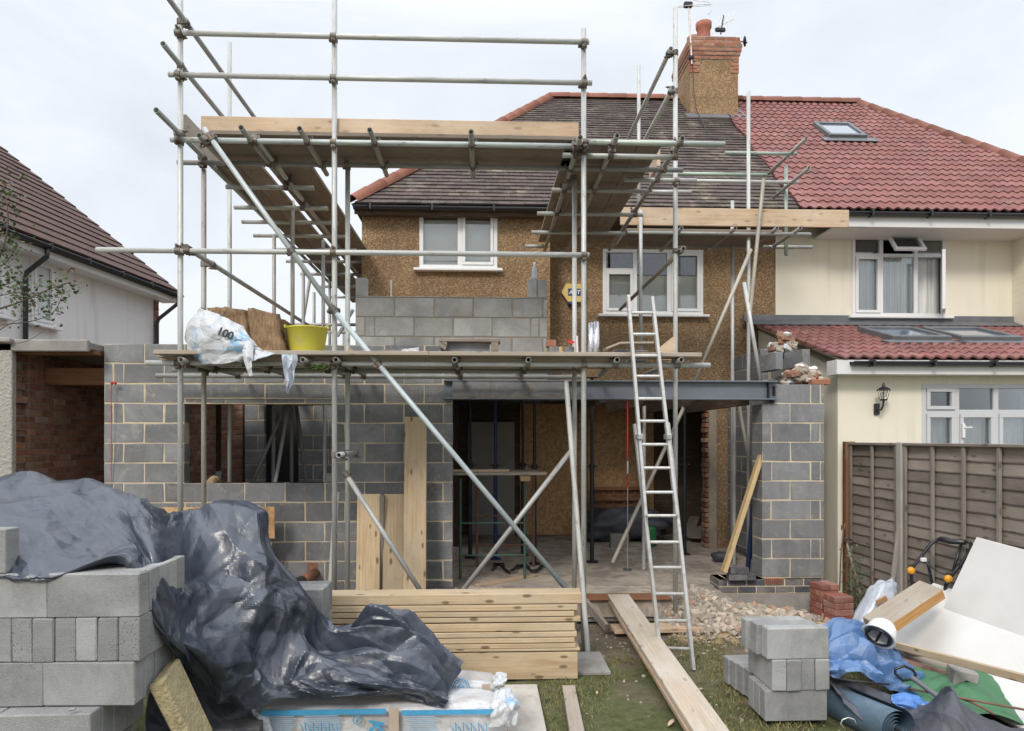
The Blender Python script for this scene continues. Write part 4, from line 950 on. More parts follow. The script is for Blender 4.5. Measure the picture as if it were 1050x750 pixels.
# ------------------------------------------------------------------ scaffold
scf = thing('scaffold', (-.5, 7.0, 0), 'galvanised tube scaffold with two board lifts in front of the brown pebbledashed house', 'scaffold')
TUBES = []
def tb(kind, p0, p1, hollow=False, t=None, r=.0245, mat='galv'):
    p0 = V(p0); p1 = V(p1); mb = MB(); t = t or tuple(R.uniform(.86, 1.06) for _ in (0,))*3
    mb.tube(p0, p1, r, 14, hollow, 0, t); o = mb.build(kind, MT[mat], scf); TUBES.append((p0, p1, kind)); return o
def vt(px, Y, ytop, z0=0.0, pref=450, kind='standard', t=None):
    p = PZ(px, Y, 0); top = P(px, ytop, Y).z; return tb(kind, (p.x, p.y, z0), (p.x, p.y, top), True, t)
YF = 6.40
S1 = vt(185, YF, -45); S2 = vt(343, YF, -45); S3 = vt(598.5, YF, 30)
vt(209, 6.92, 174, t=(.72, .66, .60)); vt(356.5, 6.92, 174, t=(.85, .88, .86)); vt(589, 7.12, 181)
vt(235.5, 8.35, 44, z0=.26); vt(281, 9.1, 241, z0=2.9); vt(300, 8.3, 206, z0=2.9, t=(.8, .76, .7)); vt(311, 10.0, 276, z0=2.9); vt(331.5, 9.4, 247, z0=2.9); vt(333, 8.9, 405, z0=.26)
vt(692.5, 7.2, 8); vt(767.5, 9.0, 94, z0=.26); vt(751, 9.5, 206, z0=.26); vt(657, 8.9, 216, z0=2.9); vt(655, 9.65, 67, z0=4.6); vt(806, 9.5, 170, z0=P(806, 262, 9.5).z, t=(.75, .86, .76))
# raking tubes
tb('prop_tube', P(580.5, 391, 6.52), P(603, 671, 6.33), t=(1.1, 1.1, 1.08)); tb('prop_tube', P(345, 505, 6.45), (PZ(335, 6.47, 0).x, 6.47, .02), t=(1.12, 1.12, 1.1))
tb('prop_tube', P(783, 184, 8.85), P(768, 330, 8.8), t=(.8, .72, .62)); tb('prop_tube', P(763, 290, 8.6), P(780, 393, 8.5), True, t=(1.05, 1.05, 1.05))
tb('brace', P(770, 256, 8.9), P(712, 392, 8.8), True, t=(.85, .78, .7))
tb('brace', P(209, 132, 6.30), P(345, 322, 6.33), True, t=(.9, .97, 1.0)); tb('brace', P(345, 322, 6.33), P(584, 608, 6.32), True, t=(.84, .95, 1.02))
tb('brace', P(585, 463, 6.98), P(472, 609, 6.95), True); tb('brace', P(356, 488, 6.86), P(433, 609, 6.86), True)
# ledgers and guard rails across the front
YL = YF-.052
def xt(kind, a, b, Y, y0, y1=None, t=None, hollow=True):
    p = P(a, y0, Y); q = P(b, y1 if y1 is not None else y0, Y); return tb(kind, p, q, hollow, t)
def lev(kind, a, b, Y, pxr, pyr, t=None):
    z = P(pxr, pyr, Y).z; p = PZ(a, Y, z); q = PZ(b, Y, z); return tb(kind, p, q, True, t)
lev('guard_rail', 188, 604, YL, 343, 37.5); lev('guard_rail', 173, 607, YL, 343, 80)
ZD = 4.73; ZL = 2.69
def xl(kind, a, b, Y, z, t=None): return tb(kind, PZ(a, Y, z), PZ(b, Y, z), True, t)
xl('ledger', 175, 603, YL, ZD, t=(.92, 1.0, 1.02)); xl('ledger', 594, 743, YL-.052, ZD+.02, t=(.9, 1.0, .95)); 
xl('ledger', 182, 700, 6.87, ZD+.0, t=(.5, .5, .5))
xl('ledger', 577, 690, YF+.06, ZD-.04); xl('ledger', 640, 714, 7.145, ZD-.0)
lev('guard_rail', 99, 604, YL, 343, 259); xl('ledger', 150, 728, YL, ZL); xl('ledger', 177, 600, 6.975, ZL-.0, t=(.6, .6, .58)); xl('ledger', 160, 600, 7.62, ZL, t=(.6, .6, .58))
# transoms of the two side platforms
for Y, a in ((7.35, -2.75), (8.0, -2.9), (8.53, -3.0), (9.1, -3.05), (9.75, -2.95), (10.4, -3.0), (11.2, -3.0), (12.1, -3.0), (13.0, -3.0)):
    tb('transom', (a, Y, ZD-.06), (-1.83 if Y < 9.9 else -1.86, Y, ZD-.06), True, t=(.8, .8, .78))
for Y, a, b in ((7.42, .72, 1.78), (8.2, .62, 1.9), (8.95, .60, 1.85), (9.6, .56, .82)): tb('transom', (a, Y, ZD-.02), (b, Y, ZD-.02), True, t=(.72, .72, .70))
# depth tubes
def dt(kind, X, Y0, Y1, z, t=None, X1=None): return tb(kind, (X, Y0, z), (X if X1 is None else X1, Y1, z), True, t)
def dpx_(kind, px, py, Y0, Y1, t=None):
    p = P(px, py, Y0); return dt(kind, p.x, Y0, Y1, p.z, t)
dpx_('side_rail', 160, 113, 5.9, 12.4, t=(.72, .76, .76)); dpx_('guard_rail', 167, 45, 6.05, 8.7, t=(.8, .82, .82)); 
p = P(185, 23, YF); dt('guard_rail', p.x+.05, 5.7, 8.7, p.z, t=(.75, .77, .78))
dpx_('guard_rail', 191, 254, 6.33, 10.8, t=(.75, .76, .75))
dpx_('side_rail', 204, 139, 6.2, 6.95, t=(.6, .6, .6))
for px in (247, 307, 379, 483): dpx_('transom', px, 131+((px-247)*.018), 6.08, 7.12, t=(.62, .6, .58))
dpx_('transom', 595, 141, 6.15, 9.9, t=(.62, .6, .58)); dpx_('transom', 633, 139, 6.12, 9.9, t=(.62, .6, .58)); dpx_('transom', 700, 142, 6.2, 9.9, t=(.58, .56, .55))
q = P(286, 180, 7.08); dt('side_rail', q.x, 6.4, 12.8, ZD+.03, t=(.9, .9, .9))
dpx_('guard_rail', 688, 50, 7.12, 9.9, t=(.85, .86, .86)); dpx_('guard_rail', 690, 90, 7.12, 9.9, t=(.85, .86, .86)); dpx_('guard_rail', 701, 255, 7.1, 10.5, t=(.62, .58, .54))
dpx_('guard_rail', 827, 142, 8.8, 10.0, t=(.8, .78, .74)); dpx_('guard_rail', 830, 172, 8.7, 9.8, t=(.8, .78, .74))
lev('guard_rail', 743, 817, 9.25, 780, 157.5, t=(.7, .8, .76)); lev('guard_rail', 679, 786, 9.03, 740, 179, t=(.7, .85, .74)); lev('guard_rail', 679, 818, 9.3, 740, 186); lev('guard_rail', 669, 709, 9.55, 690, 197)
lev('ledger', 643, 831, 8.93, 740, 239.5, t=(.75, .78, .76)); lev('ledger', 788, 833, 9.6, 800, 253.5, t=(.7, .74, .72))
lev('ledger', 643, 790, 9.6, 740, 253.0, t=(.5, .5, .5))
for px in (699, 754, 797, 821): dpx_('transom', px, 234, 8.75, 9.8, t=(.6, .58, .56))
for px in (185, 246, 310, 344, 466, 542, 633, 699):
    p = P(px, 369.0, 6.2); dt('transom', p.x, 6.2, 7.75, p.z, t=(.66, .64, .6), X1=p.x+(.10 if px in (633, 310) else 0))
tb('transom', P(347, 467, 6.22), P(366, 464, 7.0), True)
# far part of the scaffold, along the side of the house
for px, Y, a, b in ((338, 12.0, 280, 340), (322, 11.2, 300, 341), (352, 13.0, 330, 345)): vt(px, Y, a, z0=2.9, t=(.9, .9, .9))
tb('brace', P(318, 285, 10.6), P(308, 345, 10.6)); tb('brace', P(362, 318, 10.0), P(346, 345, 9.9))
lev('ledger', 300, 372, 11.0, 330, 333); lev('ledger', 322, 372, 12.0, 345, 341)
# inside: raking shores behind the window opening
tb('prop_tube', P(296, 409, 9.4), P(258, 497, 9.2), t=(.6, .58, .55)); tb('prop_tube', P(297, 409, 9.4), P(282, 497, 9.0), t=(1.0, 1.0, 1.0)); tb('standard', P(281, 405, 9.6), P(280, 500, 9.6)); tb('standard', P(299, 409, 9.3), P(299, 500, 9.3), t=(.5, .45, .4)); tb('prop_tube', P(303, 409, 9.5), P(315, 500, 9.4), t=(.4, .4, .4))
tb('ledger', P(290, 415, 9.35), P(345, 414, 9.35), t=(.6, .6, .6))
tb('prop_tube', P(704, 412, 8.6), P(628, 577, 8.3), t=(.75, .68, .6)); tb('standard', P(660.5, 405, 9.0), (P(660, 400, 9).x, 9.0, .26)); tb('standard', P(753, 405, 9.3), (P(753, 400, 9.3).x, 9.3, .26), t=(.7, .7, .68))
tb('prop_tube', P(757, 412, 9.2), P(768, 470, 9.2), t=(.75, .68, .6))
# couplers where tubes cross
def closest(a, b, c, d):
    u = b-a; v = d-c; w0 = a-c; A = u.dot(u); B = u.dot(v); C = v.dot(v); D = u.dot(w0); E = v.dot(w0); den = A*C-B*B
    if abs(den) < 1e-6: return None
    s = (B*E-C*D)/den; t = (A*E-B*D)/den
    if not (-.02 < s*1 < 1.02 and -.02 < t < 1.02): return None
    return a+u*s, c+v*t, u.normalized(), v.normalized()
nc = 0
cand = []
for i in range(len(TUBES)):
    for j in range(i+1, len(TUBES)):
        k = closest(TUBES[i][0], TUBES[i][1], TUBES[j][0], TUBES[j][1])
        if k and (k[0]-k[1]).length < .11 and abs(k[2].dot(k[3])) < .93: cand.append(k)
cand.sort(key=lambda k: k[0].y)
for k in cand[:98]:
    a, b, u, v = k; mb = MB(); w_ = (b-a); w_ = w_.normalized() if w_.length > .005 else u.cross(v).normalized(); t = R.uniform(.6, 1.3)
    for c, d, e in ((a, u, v), (b, v, u)):
        mb.tube(c-d*.026, c+d*.026, .0315, 12, False, 0, t)
        sd = d.cross(w_).normalized()*(1 if R.random() < .5 else -1)
        mb.obox(c+sd*.036, d*.042, sd*.03, w_*.034, .004, 0, t); mb.tube(c+sd*.045-w_*.035, c+sd*.045+w_*(.045+R.uniform(0, .015)), .0065, 6, False, 0, t); mb.tube(c+sd*.045+w_*.025, c+sd*.045+w_*.038, .014, 6, False, 0, t)
    mb.obox((a+b)/2, u*.05, v*.05, w_*max(.02, (a-b).length), .003, 0, t)
    mb.build('coupler', MT['coupler'], scf)
print('tubes', len(TUBES), 'couplers', len(cand))
# ------------------------------------------------------------------ boards on the scaffold
def board(p0, p1, w, th, label, group=None, mat='board', name='scaffold_board', up=(0, 0, 1), cat='board', t=1):
    mb = MB(); mb.beam(p0, p1, w, th, up, .004, 0, t); return tag(mb.build(name, MT[mat]), label, cat, group)
zb = ZD+.075+.019; xa = PZ(207, YF+.05, 0).x; xb = PZ(594, YF, 0).x
for k in range(3):
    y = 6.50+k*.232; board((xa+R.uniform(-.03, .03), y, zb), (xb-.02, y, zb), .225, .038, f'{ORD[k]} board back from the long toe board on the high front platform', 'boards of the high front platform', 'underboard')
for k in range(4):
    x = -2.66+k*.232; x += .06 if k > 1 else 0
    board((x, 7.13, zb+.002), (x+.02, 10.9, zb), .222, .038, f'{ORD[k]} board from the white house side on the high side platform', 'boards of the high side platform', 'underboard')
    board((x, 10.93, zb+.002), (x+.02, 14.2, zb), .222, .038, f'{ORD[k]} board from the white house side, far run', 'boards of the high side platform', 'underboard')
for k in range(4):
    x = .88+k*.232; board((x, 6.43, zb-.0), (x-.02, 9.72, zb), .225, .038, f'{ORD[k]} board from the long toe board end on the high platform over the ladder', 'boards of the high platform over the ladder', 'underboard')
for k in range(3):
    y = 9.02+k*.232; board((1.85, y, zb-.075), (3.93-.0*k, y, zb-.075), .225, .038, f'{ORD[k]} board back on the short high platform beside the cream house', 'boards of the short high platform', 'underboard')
zl = P(400, 365, 6.4).z+.004
for k in range(5):
    y = 6.34+k*.232; a = PZ(163+k*3, y, 0).x; b = PZ(645-2*k, y, 0).x
    board((a, y, zl), ((a+b)/2+.3, y, zl), .225, .038, f'{ORD[k]} board back on the bag end of the lower platform', 'boards of the lower platform')
    board(((a+b)/2+.303, y, zl-.001), (b if k else PZ(716, y, 0).x, y, zl-.001), .225, .038, f'{ORD[k]} board back on the ladder end of the lower platform', 'boards of the lower platform')
# toe boards
zt0 = P(400, 122, YF).z
board((xa, YF+.045, (ZD+.10+zt0)/2), (xb, YF+.045, (ZD+.10+zt0)/2), .036, zt0-ZD-.08, 'long pale toe board with peeling patch along the high front platform', None, 'toe', 'toe_board')
board((-2.80, 6.46, (ZD+.1+zt0)/2), (-2.78, 9.2, (ZD+.1+zt0)/2), .036, .225, 'grey toe board on the open side of the high platform beside the white house', None, 'board', 'toe_board')
board((1.79, 7.0, ZD+.2), (1.79, 7.35, ZD+.2), .036, .22, 'short toe board end standing above the ladder platform', None, 'toe', 'toe_board')
tA = P(640, 222, 8.95); tB = P(870, 223, 8.95); zc_ = P(760, 223, 8.95).z
board((PZ(636, 8.97, 0).x, 8.97, zc_), (PZ(870, 8.97, 0).x, 8.97, zc_), .036, .235, 'brown toe board reaching past the party line in front of the cream house', None, 'toe', 'toe_board')
# things on the lower platform
zdk = zl+.019
bkt = thing('bucket', P(315, 363, 6.55), 'yellow plastic bucket standing on the lower platform', 'bucket')
q = PZ(315, 6.55, zdk); mb = MB(); mb.lathe([(0, .004), (.148, .004), (.150, 0), (.155, .02), (.188, .235), (.196, .24), (.196, .252), (.180, .252), (.147, .02), (0, .02)], q, 36); o = mb.build('body', MT['yellow'], bkt)
for s in (-1, 1):
    mb = MB(); c = q+V((s*.19, 0, .255)); mb.path([c+V((0, -.06, -.01)), c+V((s*.01, -.05, .015)), c+V((s*.012, 0, .022)), c+V((s*.01, .05, .015)), c+V((0, .06, -.01))], .009, 8); mb.build('handle', MT['yellow'], bkt)
# mineral wool rolled in printed film
def lump(name, c, ax, ay, az, mats, parent=None, n=4.0, seed=1, amp=.08, f=2.2, res=48, t=(1, 1, 1), cut=None, fine=0):
    """superellipsoid with folds: c centre, half axes as vectors"""
    c = V(c); ax, ay, az = V(ax), V(ay), V(az); mb = MB(); vs = []; lc = []; fs = []; o = V((seed*3.1, seed*7.7, seed))
    def se(w, e): return math.copysign(abs(w)**e, w)
    nu = res; nv = res//2
    for j in range(nv+1):
        ph = -math.pi/2+math.pi*j/nv
        for i in range(nu):
            th = 2*math.pi*i/nu; e = 2.0/n
            x = se(math.cos(ph), e)*se(math.cos(th), e); y = se(math.cos(ph), e)*se(math.sin(th), e); z = se(math.sin(ph), e)
            p = V((x, y, z)); k = 1+amp*noise.noise(p*f+o)*2+fine*(abs(noise.noise(p*f*3+o))-.2)
            q = c+ax*x*k+ay*y*k+az*z*k; vs.append(q); lc.append(tuple(q))
    for j in range(nv):
        for i in range(nu):
            i2 = (i+1) % nu; fs.append((j*nu+i, j*nu+i2, (j+1)*nu+i2, (j+1)*nu+i))
    if cut: fs = [f_ for f_ in fs if cut(sum((vs[i] for i in f_), V((0,0,0)))/4-c)]
    mb.add(vs, fs, 0, t, lc, True); return mb.build(name, mats, parent) if name else mb
rl = thing('insulation_roll', PZ(255, 6.6, zdk), 'brown mineral wool batts half wrapped in torn blue and white printed film', 'insulation')
def wp(px, py, Y): return P(px, py, Y)
def batt(a, b, c_, d, dy, name, t=1):
    mb = MB(); pts = [P(*a), P(*b), P(*c_), P(*d)]; th = V(dy); N = 14; vs = []; fs = []
    # subdivided slab with frayed faces
    A, B, C, D = pts
    for side in (0, 1):
        for i in range(N+1):
            for j in range(N+1):
                u = i/N; v = j/N; q = A*(1-u)*(1-v)+B*u*(1-v)+C*u*v+D*(1-u)*v+th*side
                e = .012*noise.noise(q*25+V((0, side*9, 0)))+.02*noise.noise(q*7)
                q += V((0, -1 if side == 0 else 1, 0))*e*1.2+(V((0, 0, e)) if j in (0, N) else V((0, 0, 0)))
                if i in (0, N): q += V((e, 0, 0))
                vs.append(q)
    M_ = (N+1)**2
    for i in range(N):
        for j in range(N):
            a0 = i*(N+1)+j; fs.append((a0, a0+N+1, a0+N+2, a0+1)); fs.append((M_+a0, M_+a0+1, M_+a0+N+2, M_+a0+N+1))
    for i in range(N):
        a0 = i*(N+1); fs.append((a0, M_+a0, M_+a0+N+1, a0+N+1)); a1 = a0+N; fs.append((a1, a1+N+1, M_+a1+N+1, M_+a1))
        fs.append((i, i+1, M_+i+1, M_+i)); b0 = N*(N+1)+i; fs.append((b0, M_+b0, M_+b0+1, b0+1))
    mb.add(vs, fs, 0, t, None, True); return mb.build(name, MT['wool'], rl)
batt((228, 364, 6.35), (257, 364, 6.35), (251, 318, 6.35), (212, 316, 6.35), (.02, .14, 0), 'batt'); batt((259, 364, 6.33), (291, 364, 6.33), (279, 320, 6.33), (253.5, 317, 6.33), (.02, .14, 0), 'batt', 1.05); batt((292, 363, 6.37), (300, 362, 6.9), (297, 334, 7.0), (279, 320, 6.37), (-.25, .10, 0), 'batt', .62); batt((230, 362, 6.6), (300, 362, 6.75), (292, 328, 6.8), (218, 319, 6.6), (0, .3, 0), 'batt', .6)
pass
pass
def strip(name, pts, wd, mats, parent, t=(1, 1, 1), seed=0):
    mb = MB(); vs = []; fs = []; n = len(pts); K = 5
    for i, (a, w_) in enumerate(zip(pts, wd)):
        for k in range(K):
            f_ = k/(K-1)-.5; vs.append(V(a)+V((w_*f_, .03*math.sin(k*2.2+i*1.3+seed), .004*math.sin(k*3+i))))
    for i in range(n-1):
        for k in range(K-1): a = i*K+k; fs.append((a, a+1, a+K+1, a+K))
    mb.add(vs, fs, 0, t); b = [v+V((0, .004, 0)) for v in vs]; mb.add(b, [f_[::-1] for f_ in fs], 0, t)
    return mb.build(name, mats, parent)
o = strip('plastic_strip', [P(297, 363.5, 6.20), P(297, 370, 6.17), P(296, 380, 6.17), P(297, 391, 6.17), P(295.5, 399, 6.17), P(295, 404, 6.17)], [.13, .125, .10, .09, .04, .005], MT['polybag'], None, seed=4)
tag(o, 'torn grey plastic strip hanging from the lower platform below the bucket', 'plastic strip')
mo = MB(); c0 = P(326, 378, 6.30)
for k in range(160): mo.rock(c0+V((R.gauss(0, .055), R.gauss(0, .012), R.gauss(0, .012)+.012)), R.uniform(.006, .013))
tag(mo.build('moss', MT['mossy']), 'green moss growing on the lower ledger below the bucket', 'moss', kind='stuff')
# small goods further along the lower platform
def blk(c, ax, L=.44, W=.1, Hh=.215, rz=0, mat='block', name='concrete_block', label='', group=None, bev=.004, t=1, cat='block'):
    a = math.radians(rz); ux = V((math.cos(a), math.sin(a), 0)); uy = V((-ux.y, ux.x, 0)); mb = MB(); mb.obox(V(c)+V((0, 0, Hh/2)), ux*L, uy*W, V((0, 0, Hh)), bev, 0, t)
    return tag(mb.build(name, MT[mat]), label, cat, group)
def on(px, Y, z=zdk): return PZ(px, Y, z)
blk(on(477, 7.0), 0, .50, .10, .18, 0, label='grey block on the lower platform carrying the worn mortar board')
mb = MB(); q = on(482, 6.98, zdk+.195); mb.obox(q, (.62, 0, 0), (0, .22, .0), (0, 0, .03), .004); mb.obox(q+V((-.27, -.08, -.04)), (.07, 0, -.05), (0, .05, 0), (.02, 0, .08), .004); mb.obox(q+V((.25, -.08, -.06)), (.07, 0, 0), (0, .05, 0), (0, 0, .10), .004)
tag(mb.build('mortar_board', MT['greywood']), 'worn mortar board lying across a grey block on the lower platform', 'mortar board')
mb = MB()
for k in range(22): mb.rock(on(450+R.gauss(0, 5), 6.95+R.uniform(-.05, .05), zdk+.02+abs(R.gauss(0, .035))), R.uniform(.02, .045), t=R.uniform(.7, 1.1))
tag(mb.build('mortar_heap', MT['cement']), 'heap of set mortar dropped on the lower platform beside the mortar board', 'mortar', kind='stuff')
blk(on(404, 6.9), 0, .19, .1, .09, 0, label='cut piece of grey block lying flat near the brace on the lower platform')
mb = MB(); mb.obox(on(421, 6.75, zdk+.045), (.17, 0, .02), (0, .1, 0), (0, 0, .085), .004); tag(mb.build('plastic_sleeve', MT['silverfoil']), 'bluish crumpled plastic sleeve beside the cut block on the lower platform', 'plastic sleeve')
mb = MB(); mb.obox(on(360, 6.9, zdk+.05), (.045, 0, 0), (0, .1, 0), (0, 0, .1), .003); tag(mb.build('timber_offcut', MT['pine']), 'short pale timber offcut on the lower platform left of the block wall', 'offcut')
mb = MB(); mb.obox(on(524, 6.6, zdk+.017), (.15, 0, 0), (0, .08, 0), (0, 0, .034), .003); tag(mb.build('white_carton', MT['printwhite']), 'flat white carton lying on the edge of the lower platform', 'carton')
blk(on(553, 7.0), 0, .10, .1, .10, 0, label='small cut grey block by the end of the upper block wall', mat='block')
for i, (px, w_, m_, l) in enumerate(((568, .10, 'block', 'cut grey block standing beside the upper wall end'), (575, .045, 'whitewood', 'pale timber wedge between two cut grey blocks'), (583, .10, 'block', 'cut grey block standing nearest the alarm box standard'))):
    blk(on(px, 6.85), 0, w_, .1, .125, 0, m_, ['concrete_block', 'timber_offcut', 'concrete_block'][i], l, cat=['block', 'offcut', 'block'][i])
mb = MB(); mb.obox(on(565, 6.9, zdk+.165), (.10, 0, 0), (0, .1, 0), (0, 0, .07), .005); tag(mb.build('loose_brick', MT['orangebrick']), 'orange brick piece resting on the cut block at the end of the upper wall', 'brick')
tr = MB(); q = on(587, 6.72, zdk+.16); tr.slab([q+V((-.06, 0, .012)), q+V((-.01, 0, .018)), q+V((.03, 0, .0)), q+V((-.01, 0, -.02))], (0, .02, 0)); a = thing('trowel', q, 'trowel with red handle standing among cut blocks on the lower platform', 'trowel'); tr.build('blade', MT['red'], a)
mb = MB(); mb.tube(q+V((.05, 0, -.14)), q+V((.045, 0, .06)), .009, 8); mb.build('handle', MT['printwhite'], a)
for i, (px, hh, w_) in enumerate(((605, .42, .03), (610.5, .43, .035))):
    mb = MB(); q = on(px, 7.0); mb.path([q, q+V((.012, .02, hh*.5)), q+V((.02, .08, hh*.95)), q+V((.02, .09, hh))], [w_, w_*1.05, w_, w_*.35], 10)
    tag(mb.build('sealant_tube', MT['silverfoil']), ['silver foil sealant tube leaning on the wall beside the front standard', 'silver foil sealant tube furthest from the front standard'][i], 'sealant tube')
mb = MB(); q = on(693-62, 6.9); blk(on(638, 6.95), 0, .20, .12, .11, 0, label='grey block under a bent board at the ladder head'); blk(on(655, 6.98), 0, .16, .12, .11, 0, label='grey block behind the ladder on the lower platform')
mb = MB(); mb.beam(on(620, 6.75, zdk+.09), on(634, 6.75, zdk+.145), .2, .02); mb.beam(on(634, 6.75, zdk+.145), on(668, 6.75, zdk+.15), .2, .02); tag(mb.build('bent_board', MT['board']), 'thin bent board resting on blocks behind the top of the ladder', 'board')
mb = MB(); mb.slab([on(677, 6.9, zdk+.01), on(692, 6.9, zdk+.01), on(692, 6.9, zdk+.26), on(677, 6.9, zdk+.14)], (0, .02, 0)); tag(mb.build('plywood_offcut', MT['toe']), 'pointed plywood offcut standing between ladder and standard', 'offcut')
bt = thing('plastic_bottle', P(549, 285, Yw+.08), 'clear plastic bottle standing on top of the upper block wall', 'bottle')
q = P(548, 286, Yw+.08); mb = MB(); mb.lathe([(0, 0), (.032, .002), (.034, .02), (.033, .12), (.014, .165), (.013, .19), (0, .19)], (q.x, q.y, uz+.212), 16); mb.build('body', MT['polybag'], bt)
mb = MB(); mb.lathe([(.014, .19), (.015, .205), (0, .206)], (q.x, q.y, uz+.212), 12); mb.build('cap', MT['printwhite'], bt)
mb = MB(); q = P(401, 305, Yw+.10); mb.tube((q.x, q.y, uz), (q.x, q.y, uz+.20), .008, 6); tag(mb.build('wall_tie_rod', MT['white']), 'thin white rod standing on the upper block wall under the bay window', 'rod')
# ------------------------------------------------------------------ ladder
ld = thing('ladder', G(700, 687), 'double aluminium ladder leaning from the lawn against the lower platform', 'ladder')
fl_ = V((1.585, 6.12, 0)); fr_ = G(711, 687); up0 = P(644, 303, 6.21); up1 = P(668.5, 305, 6.21)
def lp_(a, b, t): return a+(b-a)*t
# lower section: from the feet up to y 435/190z ; upper section in front
la, lb = fl_, fr_
tl_, tr_ = P(651, 435, 6.20), P(684.5, 434, 6.18)
for a, b in ((la, tl_), (lb, tr_)):
    mb = MB(); mb.beam(a, b, .030, .062, (0, 1, 0), .004); mb.build('lower_stile', MT['alu'], ld)
ul0, ur0 = P(662, 529, 6.03), P(694, 529, 6.00)
for a, b in ((ul0, up0), (ur0, up1)):
    mb = MB(); mb.beam(a, b, .028, .058, (0, 1, 0), .004); mb.build('upper_stile', MT['alu'], ld)
def on_line(a, b, py):
    lo, hi = 0.0, 1.0
    for _ in range(30):
        m = (lo+hi)/2; q = a+(b-a)*m; y = 450-F*(q.z-H)/(q.x*ST+q.y*CT)
        if y > py: lo = m
        else: hi = m
    return a+(b-a)*lo
for y in (321, 343, 365, 386, 409, 432, 456, 480, 505, 529): 
    mb = MB(); mb.tube(on_line(ul0, up0, y), on_line(ur0, up1, y), .0145, 10); mb.build('rung', MT['alu'], ld)
for y in (556, 582, 609, 636.6, 664.6):
    mb = MB(); mb.tube(on_line(la, tl_, y), on_line(lb, tr_, y+(0 if y < 660 else 1)), .0145, 10); mb.build('rung', MT['alu'], ld)
for s_, (a, b) in enumerate(((ul0, up0), (ur0, up1))):
    q = on_line(a, b, 448); mb = MB(); mb.obox(q, (.05, 0, 0), (0, .11, 0), (0, 0, .05), .006, 0, .7); mb.build('bracket', MT['alu'], ld)
# ------------------------------------------------------------------ inside the extension
prop = lambda px, Y, ztop, mat, lab, y0=.26: None
def acrow(px, Y, mat, lab, ztop=2.86, zb=.26, lean=0):
    q = PZ(px, Y, zb); a = thing('steel_prop', q, lab, 'prop'); mb = MB(); zc = zb+1.35
    mb.tube(q, (q.x+lean*.5, q.y, zc), .030, 12); mb.box(q.x-.075, q.x+.075, q.y-.075, q.y+.075, zb, zb+.008); mb.build('outer_tube', MT[mat], a)
    mb = MB(); mb.tube((q.x+lean*.5, q.y, zc), (q.x+lean, q.y, ztop), .023, 12); mb.box(q.x+lean-.075, q.x+lean+.075, q.y-.075, q.y+.075, ztop, ztop+.008); mb.build('inner_tube', MT[mat], a)
    mb = MB(); mb.tube((q.x+lean*.5, q.y, zc-.03), (q.x+lean*.5, q.y, zc+.03), .043, 12); mb.tube((q.x-.09, q.y, zc), (q.x+.09, q.y, zc), .008, 6); mb.build('collar', MT['darksteel'], a)
acrow(482, 10.0, 'darksteel', 'black steel prop nearest the block corner under the steel beam'); acrow(508, 9.9, 'bluepaint', 'blue steel prop in front of the boarded door'); acrow(536, 10.2, 'darksteel', 'black steel prop at the right edge of the boarded door'); acrow(548, 9.5, 'darksteel', 'thick black prop just past the end of the trestle boards')
acrow(607, 9.6, 'darksteel', 'black steel prop right behind the tall front standard'); acrow(702, 10.2, 'darksteel', 'thin dark prop in the gloom behind the ladder')
mb = MB(); q = PZ(766, 8.5, .26); mb.tube(q, P(774, 505, 8.3), .03, 12); mb.tube(P(774, 505, 8.3), P(779, 425, 8.2), .022, 10); tag(mb.build('steel_prop', MT['bluepaint']), 'blue prop leaning against the inner side of the block pier', 'prop')
sf = thing('levelling_staff', PZ(643, 9.0, .26), 'red and white ranging pole standing inside behind the ladder', 'ranging pole')
q = PZ(643.5, 9.0, .26); zz_ = [P(643, y, 9.0).z for y in (412, 473, 486, 500)]; mb = MB(); mb.tube((q.x, q.y, zz_[0]), (q.x, q.y, zz_[1]), .010, 8); mb.tube((q.x, q.y, zz_[2]), (q.x, q.y, zz_[3]), .010, 8); mb.build('red_band', MT['red'], sf)
mb = MB(); mb.tube((q.x, q.y, zz_[1]), (q.x, q.y, zz_[2]), .0105, 8); mb.build('white_band', MT['white'], sf); mb = MB(); mb.tube((q.x, q.y, .27), (q.x, q.y, zz_[3]), .008, 8, t=.8); mb.tube((q.x, q.y, .255), (q.x, q.y, .275), .06, 12, t=.3); mb.build('rod', MT['alu'], sf)
# trestle with boards
ty = 8.9; tz = P(500, 484, ty).z; a = thing('trestle', PZ(505, ty, .26), 'green tubular trestle just inside the doorway', 'trestle')
for px, yy in ((472, 8.5), (538, 8.5), (489, 9.3), (547, 9.3)):
    q = PZ(px, yy, .26); mb = MB(); mb.tube(q, (q.x, q.y, tz-.06), .017, 8); mb.build('leg', MT['greenpaint' if yy < 9 else 'rust'], a)
for za in (.55, .95):
    for yy, a0, b0 in ((8.5, 472, 538), (9.3, 489, 547)):
        mb = MB(); mb.tube(PZ(a0, yy, za), PZ(b0, yy, za), .013, 8); mb.build('rail', MT['greenpaint' if yy < 9 else 'rust'], a)
for k, (yy, e) in enumerate(((8.5, 560), (8.75, 556), (9.0, 552))):
    board(PZ(455, yy, tz), PZ(e, yy, tz), .225, .036, f'{ORD[k]} board back lying across the green trestle', 'trestle boards')
board(PZ(455, 8.45, tz+.037), PZ(522, 8.45, tz+.037), .12, .03, 'short pale board laid on top of the trestle boards', None, 'toe')
mb = MB(); mb.obox(PZ(538, 8.36, tz-.05), (.12, 0, 0), (0, .3, 0), (0, 0, .06), .003); tag(mb.build('timber_offcut', MT['whitewood']), 'pale timber packer under the trestle boards above the green leg', 'offcut')
mb = MB(); g0 = P(608, 500, 12.0); g1 = P(655, 523, 12.0); zf = lambda y: P(630, y, 12.0).z
xa_, xb_ = g0.x, P(662, 500, 12.0).x
